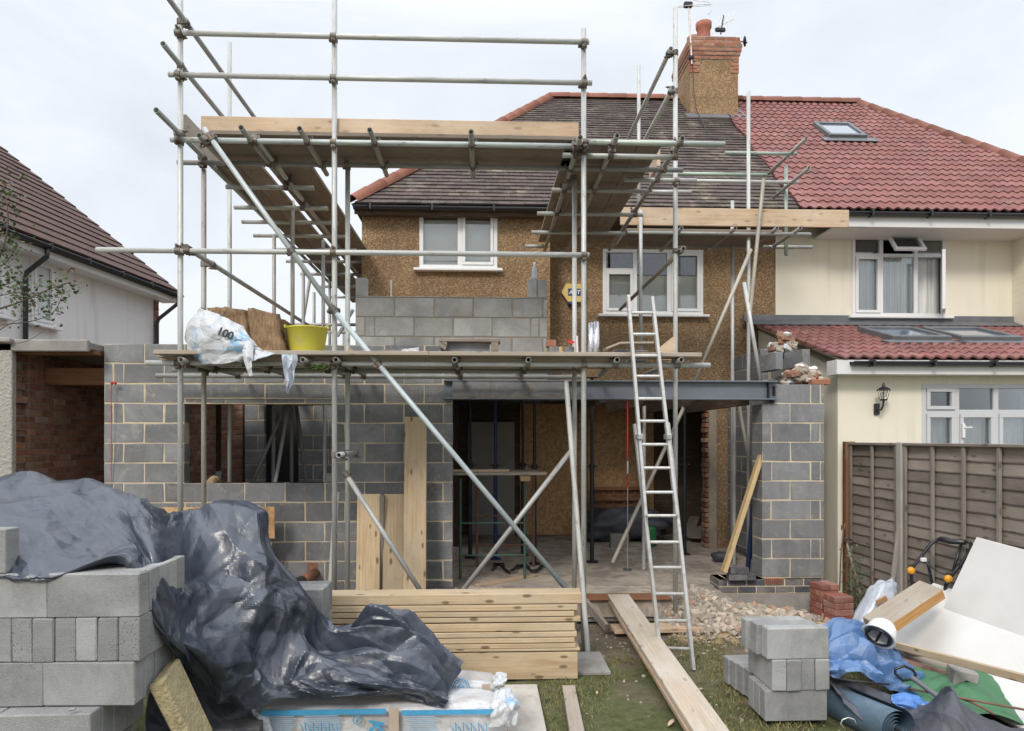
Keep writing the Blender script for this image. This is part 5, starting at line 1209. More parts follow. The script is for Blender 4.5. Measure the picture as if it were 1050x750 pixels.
for y in (501, 512, 523): mb.box(xa_, xb_, 11.98, 12.02, zf(y)-.03, zf(y)+.03, .003)
for k in range(6): x = xa_+(xb_-xa_)*k/5; mb.box(x-.02, x+.02, 12.021, 12.05, zf(524), zf(500), .003)
mb.box(xa_, xb_, 12.051, 12.06, zf(524), zf(500)); tag(mb.build('timber_crate', MT['redwood']), 'slatted timber crate against the chipboard at the back of the room', 'crate')
blk(PZ(635, 10.9, .252), 0, .30, .1, .22, 0, 'cement', 'concrete_block', 'pale block standing on the floor under the slatted crate')
mb = lump(None, PZ(640, 11.6, .52), (.75, 0, 0), (0, .25, 0), (0, 0, .27), None, None, 2.5, 9, .25, 2, 40); tag(mb.build('rubbish_sack', MT['liner']), 'heap of black sacking in front of the slatted crate', 'sack')
mb = lump(None, PZ(667, 11.0, .42), (.09, 0, 0), (0, .08, 0), (0, 0, .16), None, None, 5, 2, .05, 2, 24); tag(mb.build('petrol_can', MT['greenplastic']), 'green plastic can on the floor just behind the ladder', 'can')
mb = lump(None, PZ(742, 9.6, .32), (.17, 0, 0), (0, .12, 0), (0, 0, .07), None, None, 3, 2, .15, 2, 24); tag(mb.build('black_sack', MT['liner']), 'small black bundle on the floor beside the broken brick reveal', 'bundle')
for i, (a, b, w_) in enumerate((((706, 550, 11.5), (712, 530, 12.2), .18), ((712, 552, 11.3), (722, 540, 11.8), .2))):
    board(P(*a), P(*b), w_, .02, ['grey offcut propped on the floor at the back of the room', 'second grey offcut lying over the first at the back of the room'][i], None, 'greywood', 'timber_offcut', cat='offcut')
board(P(742, 589, 7.75)+V((0, 0, .02)), P(780.5, 467, 7.95), .05, .095, 'pale timber stud leaning against the inner edge of the block pier', None, 'whitewood', 'timber_stud', (0, 1, 0), 'stud')
board(PZ(490, 8.1, .262), PZ(550, 8.7, .262), .11, .022, 'pinkish plank lying flat on the floor slab inside the doorway', None, 'toe', 'floor_plank')
mb = MB(); pts = [PZ(505+i*4.2, 9.0+.25*math.sin(i*1.1), .27+.03*abs(math.sin(i*.9))) for i in range(15)]; mb.path(pts, .018, 6); pts2 = [q+V((R.uniform(-.05, .05), .1, 0)) for q in pts]; mb.path(pts2, .014, 6); tag(mb.build('black_cable', MT['blackplastic']), 'tangled black cable on the floor slab behind the crossing braces', 'cable')
mb = MB()
for i, (dx, dz) in enumerate(((0, 0), (.16, 0), (.02, .075))):
    q = PZ(768, 7.88, .362); mb = MB(); mb.obox((pxa-.32+dx, 7.82, .36+dz+.036), (.215, 0, 0) if i != 1 else (.10, 0, 0), (0, .1, 0), (0, 0, .07), .004); tag(mb.build('engineering_brick', MT['bluebrick']), ['blue brick laid loose at the foot of the block pier', 'half blue brick touching the block pier foot', 'blue brick on top of the loose one at the pier foot'][i], 'brick')
tm = [((367, 507), (390, 507), 7.45, 7.72, 'planed joist leaning on the block wall, the one beside the thin brace'), ((394, 507), (415, 507), 7.50, 7.74, 'planed joist leaning on the block wall, the middle one'), ((415.5, 428), (437.5, 428), 7.36, 7.76, 'tallest joist leaning on the block wall by the doorway')]
for (a, b, y0, y1, lab) in tm:
    top = P((a[0]+b[0])/2, a[1], y1); bot = V((PZ((a[0]+b[0])/2-1.5, y0, 0).x, y0, .0)); ww = (b[0]-a[0])/90.0
    mb = MB(); d = top-bot; mb.obox((top+bot)/2, d, V((1, 0, 0))*ww, V((0, 1, 0)).cross(d).cross(d).normalized()*-.047, .004); tag(mb.build('joist', MT['pine']), lab, 'joist', 'joists leaning on the wall')
mb = MB(); d = P(392, 508, 7.66)-V((PZ(391, 7.6, 0).x, 7.6, 0)); mb.obox((P(392, 508, 7.70)+V((PZ(391, 7.6, 0).x, 7.6, 0)))/2, d, (.05, 0, 0), (0, .09, 0), .003); tag(mb.build('joist', MT['greywood']), 'narrow dark joist seen edge-on between two pale ones', 'joist', 'joists leaning on the wall')
# soil pipe through the wall
sp = thing('drain_pipe', P(322, 590, 7.6), 'brown clay drain pipe poking out of a hole low in the block wall', 'pipe')
mb = MB(); mb.tube(P(323, 588, 7.86), P(308, 597, 7.3), .055, 18, True); mb.build('pipe', MT['clay'], sp); mb = MB(); mb.tube(P(309, 596.5, 7.32), P(301, 600, 7.1), .062, 18); mb.build('black_socket', MT['blackplastic'], sp)
mb = MB(); q = P(320, 587, Yw-.006); mb.box(q.x-.055, q.x+.06, Yw-.008, Yw-.003, q.z-.10, q.z+.11); mb.build('wall_hole', MT['brick'], sp)
# chipboard and hop-up at the wall below the window
mb = MB(); q0 = P(161, 520, 7.6); q1 = P(282, 552, 7.6); mb.box(q0.x, q1.x, 7.58, 7.60, q1.z, P(240, 520, 7.6).z); tag(mb.build('chipboard_sheet', MT['osb']), 'orange chipboard sheet standing behind the grey tarpaulin', 'board')
mb = MB(); q0 = P(230, 556, 7.66); q1 = P(279, 600, 7.66); mb.box(q0.x, q1.x, 7.64, 7.66, q1.z, q0.z); tag(mb.build('chipboard_sheet', MT['osb']), 'lower narrower chipboard sheet behind the first, beside the tarpaulin edge', 'board')
hp = thing('hop_up', P(253, 545, 7.3), 'small aluminium hop-up frame leaning on the chipboard sheet', 'hop-up')
a0, a1, b0, b1 = P(238, 520, 7.35), P(266, 519, 7.35), P(236, 585, 7.2), P(267, 585, 7.2)
for u, v_ in ((a0, b0), (a1, b1)): mb = MB(); mb.beam(u, v_, .03, .02, (0, 1, 0)); mb.build('leg', MT['alu'], hp)
mb = MB(); mb.beam(a0, a1, .04, .02, (0, 0, 1)); mb.build('step', MT['alu'], hp)
mb = MB(); q = P(219.5, 494, 7.95); mb.rock(q+V((0, 0, .01)), .09, t=.9, sub=2); tag(mb.build('mortar_lump', MT['sand']), 'lump of brown mortar on the sill of the block window opening', 'mortar')
mb = MB(); mb.path([P(114, 394, 7.8), P(117, 392, 7.8), P(119, 394, 7.8)], .014, 6); mb.tube(P(114.2, 395, 7.8), P(114.0, 495, 7.85), .004, 5); tag(mb.build('string_line', MT['red']), 'red bricklayer string hanging down the corner of the block wall', 'string line')
# ------------------------------------------------------------------ ground
mb = MB(); N = 150; xs = [-60+0.0]; 
gx = sorted(set([-400, -150, -60, -30, -15]+[round(-8+.16*i, 3) for i in range(101)]+[15, 30, 60, 150, 400])); gy = sorted(set([-60, -20, -5]+[round(1+.16*i, 3) for i in range(45)]+[8.5, 10, 14, 20, 40, 90, 200, 600, 2000]))
def gz(x, y):
    if not (-8 <= x <= 8.0 and 1 <= y <= 8.2): return 0.0
    k = min(1, (8-abs(x))/1.0, max(0, (y-1)))
    return k*(.035*noise.noise(V((x*.9, y*.9, 0)))+.018*noise.noise(V((x*4, y*4, 3)))-.01)
vs = [(x, y, gz(x, y)) for y in gy for x in gx]; n = len(gx)
mb.add(vs, [(j*n+i, j*n+i+1, (j+1)*n+i+1, (j+1)*n+i) for j in range(len(gy)-1) for i in range(n-1)], 0, (1, 1, 1), None, True)
tag(mb.build('ground', MT['ground'], None, (0, 0, 0)), kind='structure')
# grass blades
mb = MB(); cnt = 0
for k in range(70000):
    x = R.uniform(.3, 3.9); y = R.uniform(3.9, 7.3)
    d = noise.noise(V((x*1.15, y*1.15, 5)))+.45*noise.noise(V((x*4.5, y*4.5, 1)))
    if d < -.02+max(0, y-6.0)*.45+R.uniform(-.10, .12): continue
    h = R.uniform(.012, .042)*(1.5 if R.random() < .06 else 1); a = R.uniform(0, 6.28); w_ = R.uniform(.002, .004); lx = R.gauss(0, .018); ly = R.gauss(0, .018); z = gz(x, y)-.004
    c = math.cos(a)*w_; s = math.sin(a)*w_; t = R.uniform(.6, 1.7); yl = R.random() < .30
    mb.add([(x-c, y-s, z), (x+c, y+s, z), (x+c*.6+lx*.5, y+s*.6+ly*.5, z+h*.6), (x+lx, y+ly, z+h)], [(0, 1, 2), (0, 2, 3)], 0, (t*1.5, t*1.2, t*.9) if yl else (t, t, t)); cnt += 1
tag(mb.build('grass', MT['grass'], None, (0, 0, 0)), 'short trampled grass on the muddy lawn', 'grass', kind='stuff')
mb = MB()
for k in range(700):
    x = R.uniform(.8, 4.0); y = R.uniform(4.6, 7.6)
    if y < 6.2 and R.random() < .8: continue
    mb.rock((x, y, gz(x, y)+.004), R.uniform(.006, .022), 0, tuple(R.uniform(.55, 1.1) for _ in (0,))*3)
tag(mb.build('scattered_stones', MT['rubble']), 'scattered grit and stone chips on the bare earth', 'stones', kind='stuff')
# rubble heap below the pier
mb = MB()
def heap(x, y): return max(0, (.25+.04*math.sin(x*9))*math.exp(-(((x-2.30)/.36)**2+((y-7.35)/.30)**2)))+max(0, .13*math.exp(-(((x-2.95)/.6)**2+((y-7.25)/.32)**2)))
gxs = [1.85+i*.05 for i in range(42)]; gys = [6.6+i*.05 for i in range(25)]
vs = [(x, y, heap(x, y)-.012+.025*noise.noise(V((x*9, y*9, 0)))) for y in gys for x in gxs]
mb.add(vs, [(j*42+i, j*42+i+1, (j+1)*42+i+1, (j+1)*42+i) for j in range(24) for i in range(41)], 1, (1, 1, 1), None, True)
for k in range(2300):
    x = R.gauss(2.55, .42); y = R.gauss(7.22, .24)
    if not 1.86 < x < 3.85 or y > 7.8: continue
    z = heap(x, y); sz = R.choice((.010, .014, .02, .028, .045, .06)) if z > .02 else R.uniform(.008, .02)
    q = R.random(); t = (1.25, 1.2, 1.15) if q < .18 else (.95, .68, .56) if q < .26 else (.95, .92, .88) if q < .6 else (R.uniform(.6, 1),)*3
    if R.random() < .45:
        u_ = V((R.gauss(0, 1), R.gauss(0, 1), R.gauss(0, .5))).normalized(); v2_ = u_.cross(V((R.gauss(0, 1), R.gauss(0, 1), R.gauss(0, 1)))).normalized(); mb.obox((x, y, z+sz*.3), u_*sz*R.uniform(1.2, 2.6), v2_*sz*R.uniform(.8, 1.6), u_.cross(v2_)*sz*R.uniform(.5, 1.2), .003, 0, t, None, sz*.4)
    else: mb.rock((x, y, z+sz*.3), sz*R.uniform(.8, 1.3), 0, t)
tag(mb.build('rubble_heap', [MT['rubble'], MT['sand']]), 'heap of pale broken masonry and sand between floor slab and pier', 'rubble', kind='stuff')
# foundation blocks and plank in front of the slab
for k in range(7):
    x = DX+.15+k*.40; top_ = k % 2
    blk((x+.3, 7.46, .0), 0, .39, .10, .10, 0, 'cement', 'foundation_block', f'{ORD[k]} dusty block from the timber stack, bottom row under the slab edge', 'foundation blocks in the bottom row', t=R.uniform(.6, .9))
    if k < 6: blk((x+.48, 7.47, .175), 0, .39, .10, .07, 0, 'cement', 'foundation_block', f'{ORD[k]} thin block from the timber stack, right under the plywood edge', 'blocks under the slab edge', t=R.uniform(.8, 1.1))
mb = MB(); mb.box(DX+.4, 2.1, 7.43, 7.50, .102, .172, .003); masonry(mb, (DX+.4, 7.415, .102), (1, 0, 0), 2.4, .102, .172, .014, .215, .065, .01, var=.2)
mb.build('red_brick_course', [MT['redbrick'], MT['mortar_red']], ext)
board(PZ(628, 6.95, .05), PZ(741, 7.0, .05), .225, .045, 'dirty plank lying on the earth in front of the slab, behind the ladder', None, 'toe', 'ground_plank')
board(PZ(600, 7.3, .25), PZ(622, 6.9, .08), .04, .08, 'dark sloping stud beside the front standard under the slab edge', None, 'greywood', 'timber_stud')
# plank ramp: two planks
rA = V((1.455, 7.45, .275)); rB = V((1.47, 4.0, .06)); board(rA, rB, .235, .036, 'long grey plank ramp from the lawn up to the slab, the upper plank', None, 'board', 'ramp_plank', t=1.2)
board(rA+V((-.012, .04, -.040)), rB+V((-.02, 0, -.040)), .235, .036, 'lower plank under the ramp plank, its edge showing on the timber side', None, 'toe', 'ramp_plank', t=.75)
mb = MB(); mb.slab([G(583, 672), G(617, 690, 0), G(600, 696), G(567, 693)], (0, 0, .03)); q = G(598, 680)
mb = MB(); mb.obox(q+V((-.02, -.05, .015)), (.42, 0, 0), (0, .55, 0), (0, 0, .03), .004); tag(mb.build('sole_board', MT['cement']), 'grey square board on the ground beneath the front standard', 'board')
mb = MB(); c0 = V((-.18, 4.9, .02)); mb.obox((.08, 4.35, .02), (.66, 0, 0), (0, 2.2, 0), (0, 0, .035), .005); tag(mb.build('plywood_sheet', MT['paleslab']), 'grimy grey sheet lying flat beyond the printed packs', 'sheet')
board(G(583, 706, .03), V((.56, 3.6, .03)), .10, .05, 'pale dirty timber length on the grass beside the grimy sheet', None, 'board', 'timber_length', cat='timber')
for k in range(9):
    a = R.uniform(0, 6.28); q = G([688, 640, 720, 760, 668, 600, 735, 612, 744][k], [743, 700, 700, 722, 726, 735, 745, 712, 690][k]); s_ = [.05, .02, .018, .02, .016, .02, .018, .02, .02][k]; mb = MB()
    ux = V((math.cos(a), math.sin(a), 0)); uy = V((-ux.y, ux.x, 0)); vs = []
    for i in range(5):
        f = i/4-.5; ww = (.25-f*f)*1.6*s_; vs += [q+ux*f*2*s_+uy*ww+V((0, 0, .012+.012*math.sin(i))), q+ux*f*2*s_+V((0, 0, .006)), q+ux*f*2*s_-uy*ww+V((0, 0, .014+.01*math.cos(i)))]
    fs = [(i*3+j, i*3+j+1, i*3+j+4, i*3+j+3) for i in range(4) for j in range(2)]; mb.add(vs, fs, 0, (1, 1, 1), None, True)
    tag(mb.build('dead_leaf', MT['toe']), 'curled pale dead leaf lying by the foot of the plank ramp' if k == 0 else 'tiny dead leaf on the lawn', 'leaf', None if k == 0 else 'tiny dead leaves on the lawn')
# ------------------------------------------------------------------ sawn timber stack
rows_ = [(697, 669, 1), (668, 665, 0), (665, 660, 0), (659.5, 654, 0), (653.5, 648, 0), (647.5, 639, 0), (638, 633, 0), (632.5, 627, 0), (626.5, 620, 0), (619.5, 608.5, 0)]
YS = 5.60; k = 0
for i, (yb_, yt_, tall) in enumerate(rows_):
    z0_ = P(580, yb_, YS).z; z1_ = P(580, yt_, YS).z
    for j in range(1 if not tall else 2):
        wd = .20 if not tall else .047; y = YS+(wd/2)+j*(wd+.004)+R.uniform(0, .006); x1 = PZ(R.uniform(589, 597) if i != 9 else 597, YS, 0).x; x0 = x1-R.uniform(2.95, 3.0)
        if tall: y = YS+.03+j*.16; wd = .047
        mb = MB(); mb.obox(((x0+x1)/2, y, (z0_+z1_)/2), (x1-x0, 0, 0), (0, wd, 0), (0, 0, z1_-z0_-.002), .005)
        tag(mb.build('timber_board', MT['pine']), f'fresh sawn timber, {["front","second","third","fourth"][j]} piece of the {ORD[9-i]} layer down in the timber stack', 'timber', 'timbers of the sawn stack'); k += 1
for j, (px, w_) in enumerate(((560, .36), (420, .3))):
    mb = MB(); mb.box(PZ(px, YS, 0).x-w_/2, PZ(px, YS, 0).x+w_/2, YS+.03, YS+.6, .0, P(580, 697, YS).z, .004); tag(mb.build('bearer', MT['orangewood']), ['timber bearer under the open end of the sawn stack', 'timber bearer under the covered half of the sawn stack'][j], 'timber')
mb = MB(); q = P(568, 607, YS+.25); mb.obox(q+V((0, 0, -.012)), (.16, .05, 0), (-.02, .07, 0), (0, 0, .05), .012); tag(mb.build('timber_offcut', MT['whitewood']), 'pale offcut lying on top of the sawn timber stack', 'offcut')
# ------------------------------------------------------------------ pale block stack on the left
LN = ['bottom', 'second', 'third', 'fourth', 'fifth', 'top']
def cb_(cx, cy, z, ax, label, group, rz=0, pit=False, L=.44):
    a = math.radians(rz+(0 if ax == 'x' else 90)); u = V((math.cos(a), math.sin(a), 0)); v_ = V((-u.y, u.x, 0)); mb = MB(); mb.obox((cx, cy, z+.1075), u*L, v_*.1, V((0, 0, .215)), .004, 0, tuple(R.uniform(.90, 1.06) for _ in (0,))*3, None, .008)
    return tag(mb.build('concrete_block', MT['cblock_pit' if pit else 'cblock']), label, 'block', group)
xr = P(143, 600, 3.42).x; 
for lay in range(6):
    z = 1.34-.215-(5-lay)*.2175; gname = f'blocks in the {LN[lay]} course of the covered stack'
    if lay in (5, 3, 1):     # stretchers: long faces to the camera
        xe = {5: xr, 3: xr-.02, 1: xr-.18}[lay]
        for c in range(3):
            for r_ in range(5 if lay > 1 else 3):
                cb_(xe-.22-c*.4425+R.uniform(-.003, .003), 3.47+r_*.103+R.uniform(-.003, .003), z, 'x', f'{ORD[c]} block from the open end, row {["one","two","three","four","five"][r_]}, {LN[lay]} course of the covered stack', gname)
    elif lay in (4, 2):
        xe = {4: xr-.0, 2: xr-.185}[lay]; ys = {4: 3.64, 2: 3.44}[lay]
        if lay == 2:
            for c in range(3):
                for r_ in range(5): cb_(xe-.22-c*.4425, ys-.06+r_*.103, z, 'x', f'{ORD[c]} block from the open end, row {["one","two","three","four","five"][r_]}, course jutting out of the covered stack', gname)
        else:
            for c in range(13):
                cb_(xe-.05-c*.1025, ys+R.uniform(-.004, .004), z, 'y', f'{ORD[c]} header block from the open end in the fifth course up', gname, pit=(c in (0, 5)))
    else:
        for c in range(4): cb_(xr-.3-c*.4425, 3.6, z, 'x', f'{ORD[c]} block from the open end in the bottom course of the covered stack', gname)
for c in range(3): cb_(P(6, 590, 3.42).x-.22-c*.4425, 3.47, 1.3425, 'x', f'{ORD[c]} block set above the top course, poking out beyond the tarpaulin fold', 'blocks above the top course')
for c in range(3):
    for r_ in range(2): cb_(xr-.85-c*.45, 4.02+r_*.103, 1.3425, 'x', f'{ORD[c]} block hidden under the tarpaulin hump, row {["one","two"][r_]}', 'blocks under the tarpaulin hump')
blk(V((PZ(70, 3.3, 0).x, 3.33, .705)), 0, .03, .02, .012, 20, 'cblock', 'block_chip', 'small grey chip lying on the jutting block course', cat='chip')
# second covered stack, further right
xs_ = P(331, 604, 5.0).x
for lay in range(4):
    for c in range(2):
        for r_ in range(3):
            cb_(xs_-.22-c*.4425, 5.05+r_*.106, .905-.215-lay*.2175, 'x', f'block {["one","two"][c]}, row {["one","two","three"][r_]}, {ORD[lay]} course down, low stack beside the tarpaulin', 'blocks of the low covered stack')
for k in range(2):
    mb = MB(); mb.obox(PZ(226+k*12, 4.25, .10+.115*k)+V((0, 0, 0)), (.36, .05, 0), (-.03, .25, 0), (0, 0, .10), .006); tag(mb.build('dark_block', MT['bluebrick']), ['lowest dark block in the shade under the tarpaulin drape', 'upper dark block in the shade under the tarpaulin drape', 'topmost dark block in the shade under the tarpaulin drape'][k], 'block')
mb = MB(); mb.obox(P(187, 728, 3.62), (-.19, -.0, .40), (.0, .20, .06), (.075, 0, .035), .012, chip=.03); tag(mb.build('insulation_slab', MT['sponge']), 'yellowish rough insulation slab leaning between block stack and tarpaulin', 'insulation')
# small block stack on the lawn
sx0 = 1.935; 
cb_(sx0+.235, 4.71, .47, 'x', 'front block on top of the small stack on the lawn', None, 1); cb_(sx0+.20, 4.82, .47, 'x', 'second block back on top of the small lawn stack', None, 2); cb_(sx0+.17, 4.93, .47, 'x', 'rear block on top of the small lawn stack', None, 0)
for c in range(4): cb_(sx0+.455-.0515-c*.1025, 4.87+R.uniform(-.01, .01), .2525, 'y', f'{ORD[c]} block from the blue tarpaulin, middle layer of the small lawn stack', 'middle layer of the small lawn stack')
for c in range(3): cb_(sx0+.225, 4.72+c*.103, .035, 'x', f'{ORD[c]} block back in the bottom layer of the small lawn stack', 'bottom layer of the small lawn stack')
for c in range(5): cb_(2.25-.02*c, 5.08+c*.103, .01, 'x', f'{ORD[c]} block back in the row standing on the grass', 'row of blocks on the grass', 4)
# red brick stack by the pier
bs = 0
for col_, (px, Yb, nl) in enumerate(((845, 7.42, 6), (860, 7.12, 5))):
    c = PZ(px, Yb, 0)
    for l in range(nl):
        for s in range(2):
            mb = MB()
            ang = math.radians(8+R.uniform(-3, 3)); al_ = (l % 2 == 0); u = V((math.cos(ang), math.sin(ang), 0)); v_ = V((-u.y, u.x, 0))
            if al_: cc = c+v_*((s-.5)*.108); L3 = (u*.215, v_*.102)
            else: cc = c+u*((s-.5)*.11); L3 = (u*.102, v_*.215)
            mb.obox(cc+V((R.uniform(-.004, .004), R.uniform(-.004, .004), .034+l*.068)), L3[0], L3[1], (0, 0, .065), .005, 0, R.uniform(.75, 1.2))
            tag(mb.build('red_brick', MT['redbrick']), f'{["one","other"][s]} red brick in layer {["one","two","three","four","five","six"][l]} of the {["taller rear","shorter front"][col_]} pile by the pier', 'brick', 'red bricks piled by the pier')
# ------------------------------------------------------------------ cloth
def catmull(p, n):
    m = len(p); out = []
    for i in range(n):
        t = i/(n-1)*(m-1); k = min(int(t), m-2); f = t-k
        a = p[max(k-1, 0)]; b = p[k]; c = p[k+1]; d = p[min(k+2, m-1)]
        out.append(.5*((2*b)+(c-a)*f+(2*a-5*b+4*c-d)*f*f+(3*b-a-3*c+d)*f**3))
    return out
def crumple(ctrl, nu, nv, layers, seed=1, fine=.004, wfun=None, push=None, tshift=1):
    """a crumpled plastic sheet: planar facets of several sizes, meeting in creases, over the lie given by the control grid"""
    rng = np.random.RandomState(seed); rows = [[np.array(tuple(p)) for p in r] for r in ctrl]
    cols = [catmull(r, nu) for r in rows]; B = np.array([catmull([cols[j][i] for j in range(len(cols))], nv) for i in range(nu)])
    du = np.gradient(B, axis=0); dv = np.gradient(B, axis=1); Nn = np.cross(du, dv); Nn /= np.linalg.norm(Nn, axis=2, keepdims=True)+1e-9
    Nn *= np.sign(((np.array([0, 0, H])-B)*Nn).sum(2).mean()) or 1
    for _ in range(6): Nn[1:-1, 1:-1] = (Nn[1:-1, 1:-1]+Nn[2:, 1:-1]+Nn[:-2, 1:-1]+Nn[1:-1, 2:]+Nn[1:-1, :-2])/5
    Nn /= np.linalg.norm(Nn, axis=2, keepdims=True)
    su = np.concatenate([[0], np.cumsum(np.linalg.norm(np.diff(B[:, nv//2], axis=0), axis=1))]); sv = np.concatenate([[0], np.cumsum(np.linalg.norm(np.diff(B[nu//2], axis=0), axis=1))])
    U, W_ = np.meshgrid(su, sv, indexing='ij'); X = B.copy()
    T1 = du/(np.linalg.norm(du, axis=2, keepdims=True)+1e-9); T2 = dv/(np.linalg.norm(dv, axis=2, keepdims=True)+1e-9)
    for li, (cu, cv, amp, gate, mask) in enumerate(layers):
        skew = rng.uniform(-.5, .5); uu = (U+skew*W_*.5)/cu; ww = W_/cv
        nx = int(uu.max()-uu.min())+6; ny = int(ww.max()-ww.min())+6; pts = []; val = []
        for i in range(nx):
            for j in range(ny):
                pts.append((uu.min()-2+i+(.5 if j % 2 else 0)+rng.uniform(-.36, .36), ww.min()-2+j+rng.uniform(-.36, .36))); val.append(rng.choice([-1, 1])*rng.uniform(.25, 1))
        tri = mathutils.geometry.delaunay_2d_cdt([V(p).to_2d() if False else mathutils.Vector(p) for p in pts], [], [], 0, 1e-6)
        cov = np.array([tuple(v) for v in tri[0]]); org = [o[0] if o else 0 for o in tri[3]]; vv = np.array([val[o] for o in org]); h = np.zeros((nu, nv)); 
        for f in tri[2]:
            A, Bq, C = cov[f[0]], cov[f[1]], cov[f[2]]; lo = np.minimum(np.minimum(A, Bq), C); hi = np.maximum(np.maximum(A, Bq), C)
            m = (uu >= lo[0]) & (uu <= hi[0]) & (ww >= lo[1]) & (ww <= hi[1])
            if not m.any(): continue
            x, y = uu[m], ww[m]; den = (Bq[1]-C[1])*(A[0]-C[0])+(C[0]-Bq[0])*(A[1]-C[1])
            if abs(den) < 1e-9: continue
            l1 = ((Bq[1]-C[1])*(x-C[0])+(C[0]-Bq[0])*(y-C[1]))/den; l2 = ((C[1]-A[1])*(x-C[0])+(A[0]-C[0])*(y-C[1]))/den; l3 = 1-l1-l2
            ok = (l1 > -1e-6) & (l2 > -1e-6) & (l3 > -1e-6); idx = np.argwhere(m)[ok]
            h[idx[:, 0], idx[:, 1]] = l1[ok]*vv[f[0]]+l2[ok]*vv[f[1]]+l3[ok]*vv[f[2]]
        g = np.ones((nu, nv))
        if gate:
            for i in range(nu):
                for j in range(nv): g[i, j] = min(1, max(.12, (noise.noise(V((U[i, j]*1.9+seed, W_[i, j]*1.9, li*3.3)))+.08)*4))
        if mask is not None: g = g*mask(np.linspace(0, 1, nu)[:, None], np.linspace(0, 1, nv)[None, :])
        X += Nn*(h*g*amp)[:, :, None]; X += tshift*(T1*.35+T2*.2)*(np.roll(h, 3, axis=0)*g*amp)[:, :, None]
    if push is not None: X += Nn*push(np.linspace(0, 1, nu)[:, None], np.linspace(0, 1, nv)[None, :])[:, :, None]
    return X
def sheet(name, X, mats, th=.004, parent=None, sm=False):
    nu, nv = X.shape[:2]; mb = MB(); vs = [tuple(X[i, j]) for i in range(nu) for j in range(nv)]
    fs = [(i*nv+j, (i+1)*nv+j, (i+1)*nv+j+1, i*nv+j+1) for i in range(nu-1) for j in range(nv-1)]
    L_u = np.linalg.norm(np.diff(X, axis=0), axis=2).mean(); L_v = np.linalg.norm(np.diff(X, axis=1), axis=2).mean()
    lc = [(i*L_u, j*L_v, .3) for i in range(nu) for j in range(nv)]
    mb.add(vs, fs, 0, (1, 1, 1), lc, sm); o = mb.build(name, mats, parent)
    m = o.modifiers.new('thickness', 'SOLIDIFY'); m.thickness = th; m.offset = 0
    return o
def grid(rows): return [[P(*c) for c in r] for r in rows]
TP = [
 [(-70, 500, 4.7), (0, 503, 4.7), (60, 508, 4.7), (118, 516, 4.7), (160, 545, 4.7), (200, 546, 4.95), (250, 545, 4.95), (283, 600, 4.95), (318, 655, 5.0), (385, 650, 5.0), (428, 668, 5.0), (468, 704, 4.9)],
 [(-70, 488, 4.35), (0, 491, 4.35), (60, 496, 4.35), (118, 503, 4.35), (163, 525, 4.4), (205, 526, 4.7), (254, 524, 4.7), (290, 584, 4.65), (322, 634, 4.8), (385, 627, 4.8), (428, 647, 4.8), (467, 688, 4.75)],
 [(-70, 520, 3.9), (0, 522, 3.9), (60, 524, 3.95), (120, 532, 4.0), (160, 556, 3.80), (206, 572, 4.25), (262, 572, 4.4), (307, 603, 4.5), (334, 650, 4.6), (387, 650, 4.6), (432, 668, 4.6), (466, 697, 4.6)],
 [(-70, 556, 3.65), (0, 556, 3.62), (60, 560, 3.62), (125, 556, 3.75), (162, 594, 3.64), (208, 622, 4.05), (262, 622, 4.25), (302, 632, 4.4), (332, 668, 4.45), (388, 672, 4.42), (433, 685, 4.42), (464, 706, 4.45)],
 [(-70, 585, 3.42), (0, 590, 3.40), (52, 592, 3.40), (128, 570, 3.55), (163, 636, 3.58), (204, 668, 3.78), (254, 676, 4.2), (290, 694, 4.28), (332, 696, 4.30), (390, 698, 4.30), (434, 704, 4.30), (461, 716, 4.34)],
 [(-70, 588, 3.55), (0, 591, 3.50), (50, 592, 3.46), (125, 573, 3.62), (168, 652, 3.60), (210, 704, 4.0), (250, 728, 4.12), (292, 716, 4.20), (335, 717, 4.24), (392, 713, 4.26), (435, 719, 4.26), (457, 725, 4.30)]]
def drape(u, v): return np.exp(-((u-.53)/.10)**2)*np.ones_like(v)
def tongue(u, v): return 1/(1+np.exp(-(u-.66)*30))*np.ones_like(v)
def flat_(u, v): return 1/(1+np.exp((u-.36)*30))*np.ones_like(v)
edge = lambda u, v: np.clip(np.minimum(v*5, 1), 0, 1)*np.ones_like(u)
X = crumple(grid(TP), 330, 165, [(.24, .46, .115, False, lambda u, v: drape(u, v)*edge(u, v)), (.12, .20, .036, False, lambda u, v: drape(u, v)*edge(u, v)), (.36, .17, .085, False, lambda u, v: tongue(u, v)*edge(u, v)), (.16, .10, .034, False, tongue), (.36, .30, .045, False, lambda u, v: flat_(u, v)*edge(u, v)), (.15, .13, .034, True, None), (.065, .06, .012, True, None)], 4, tshift=0)

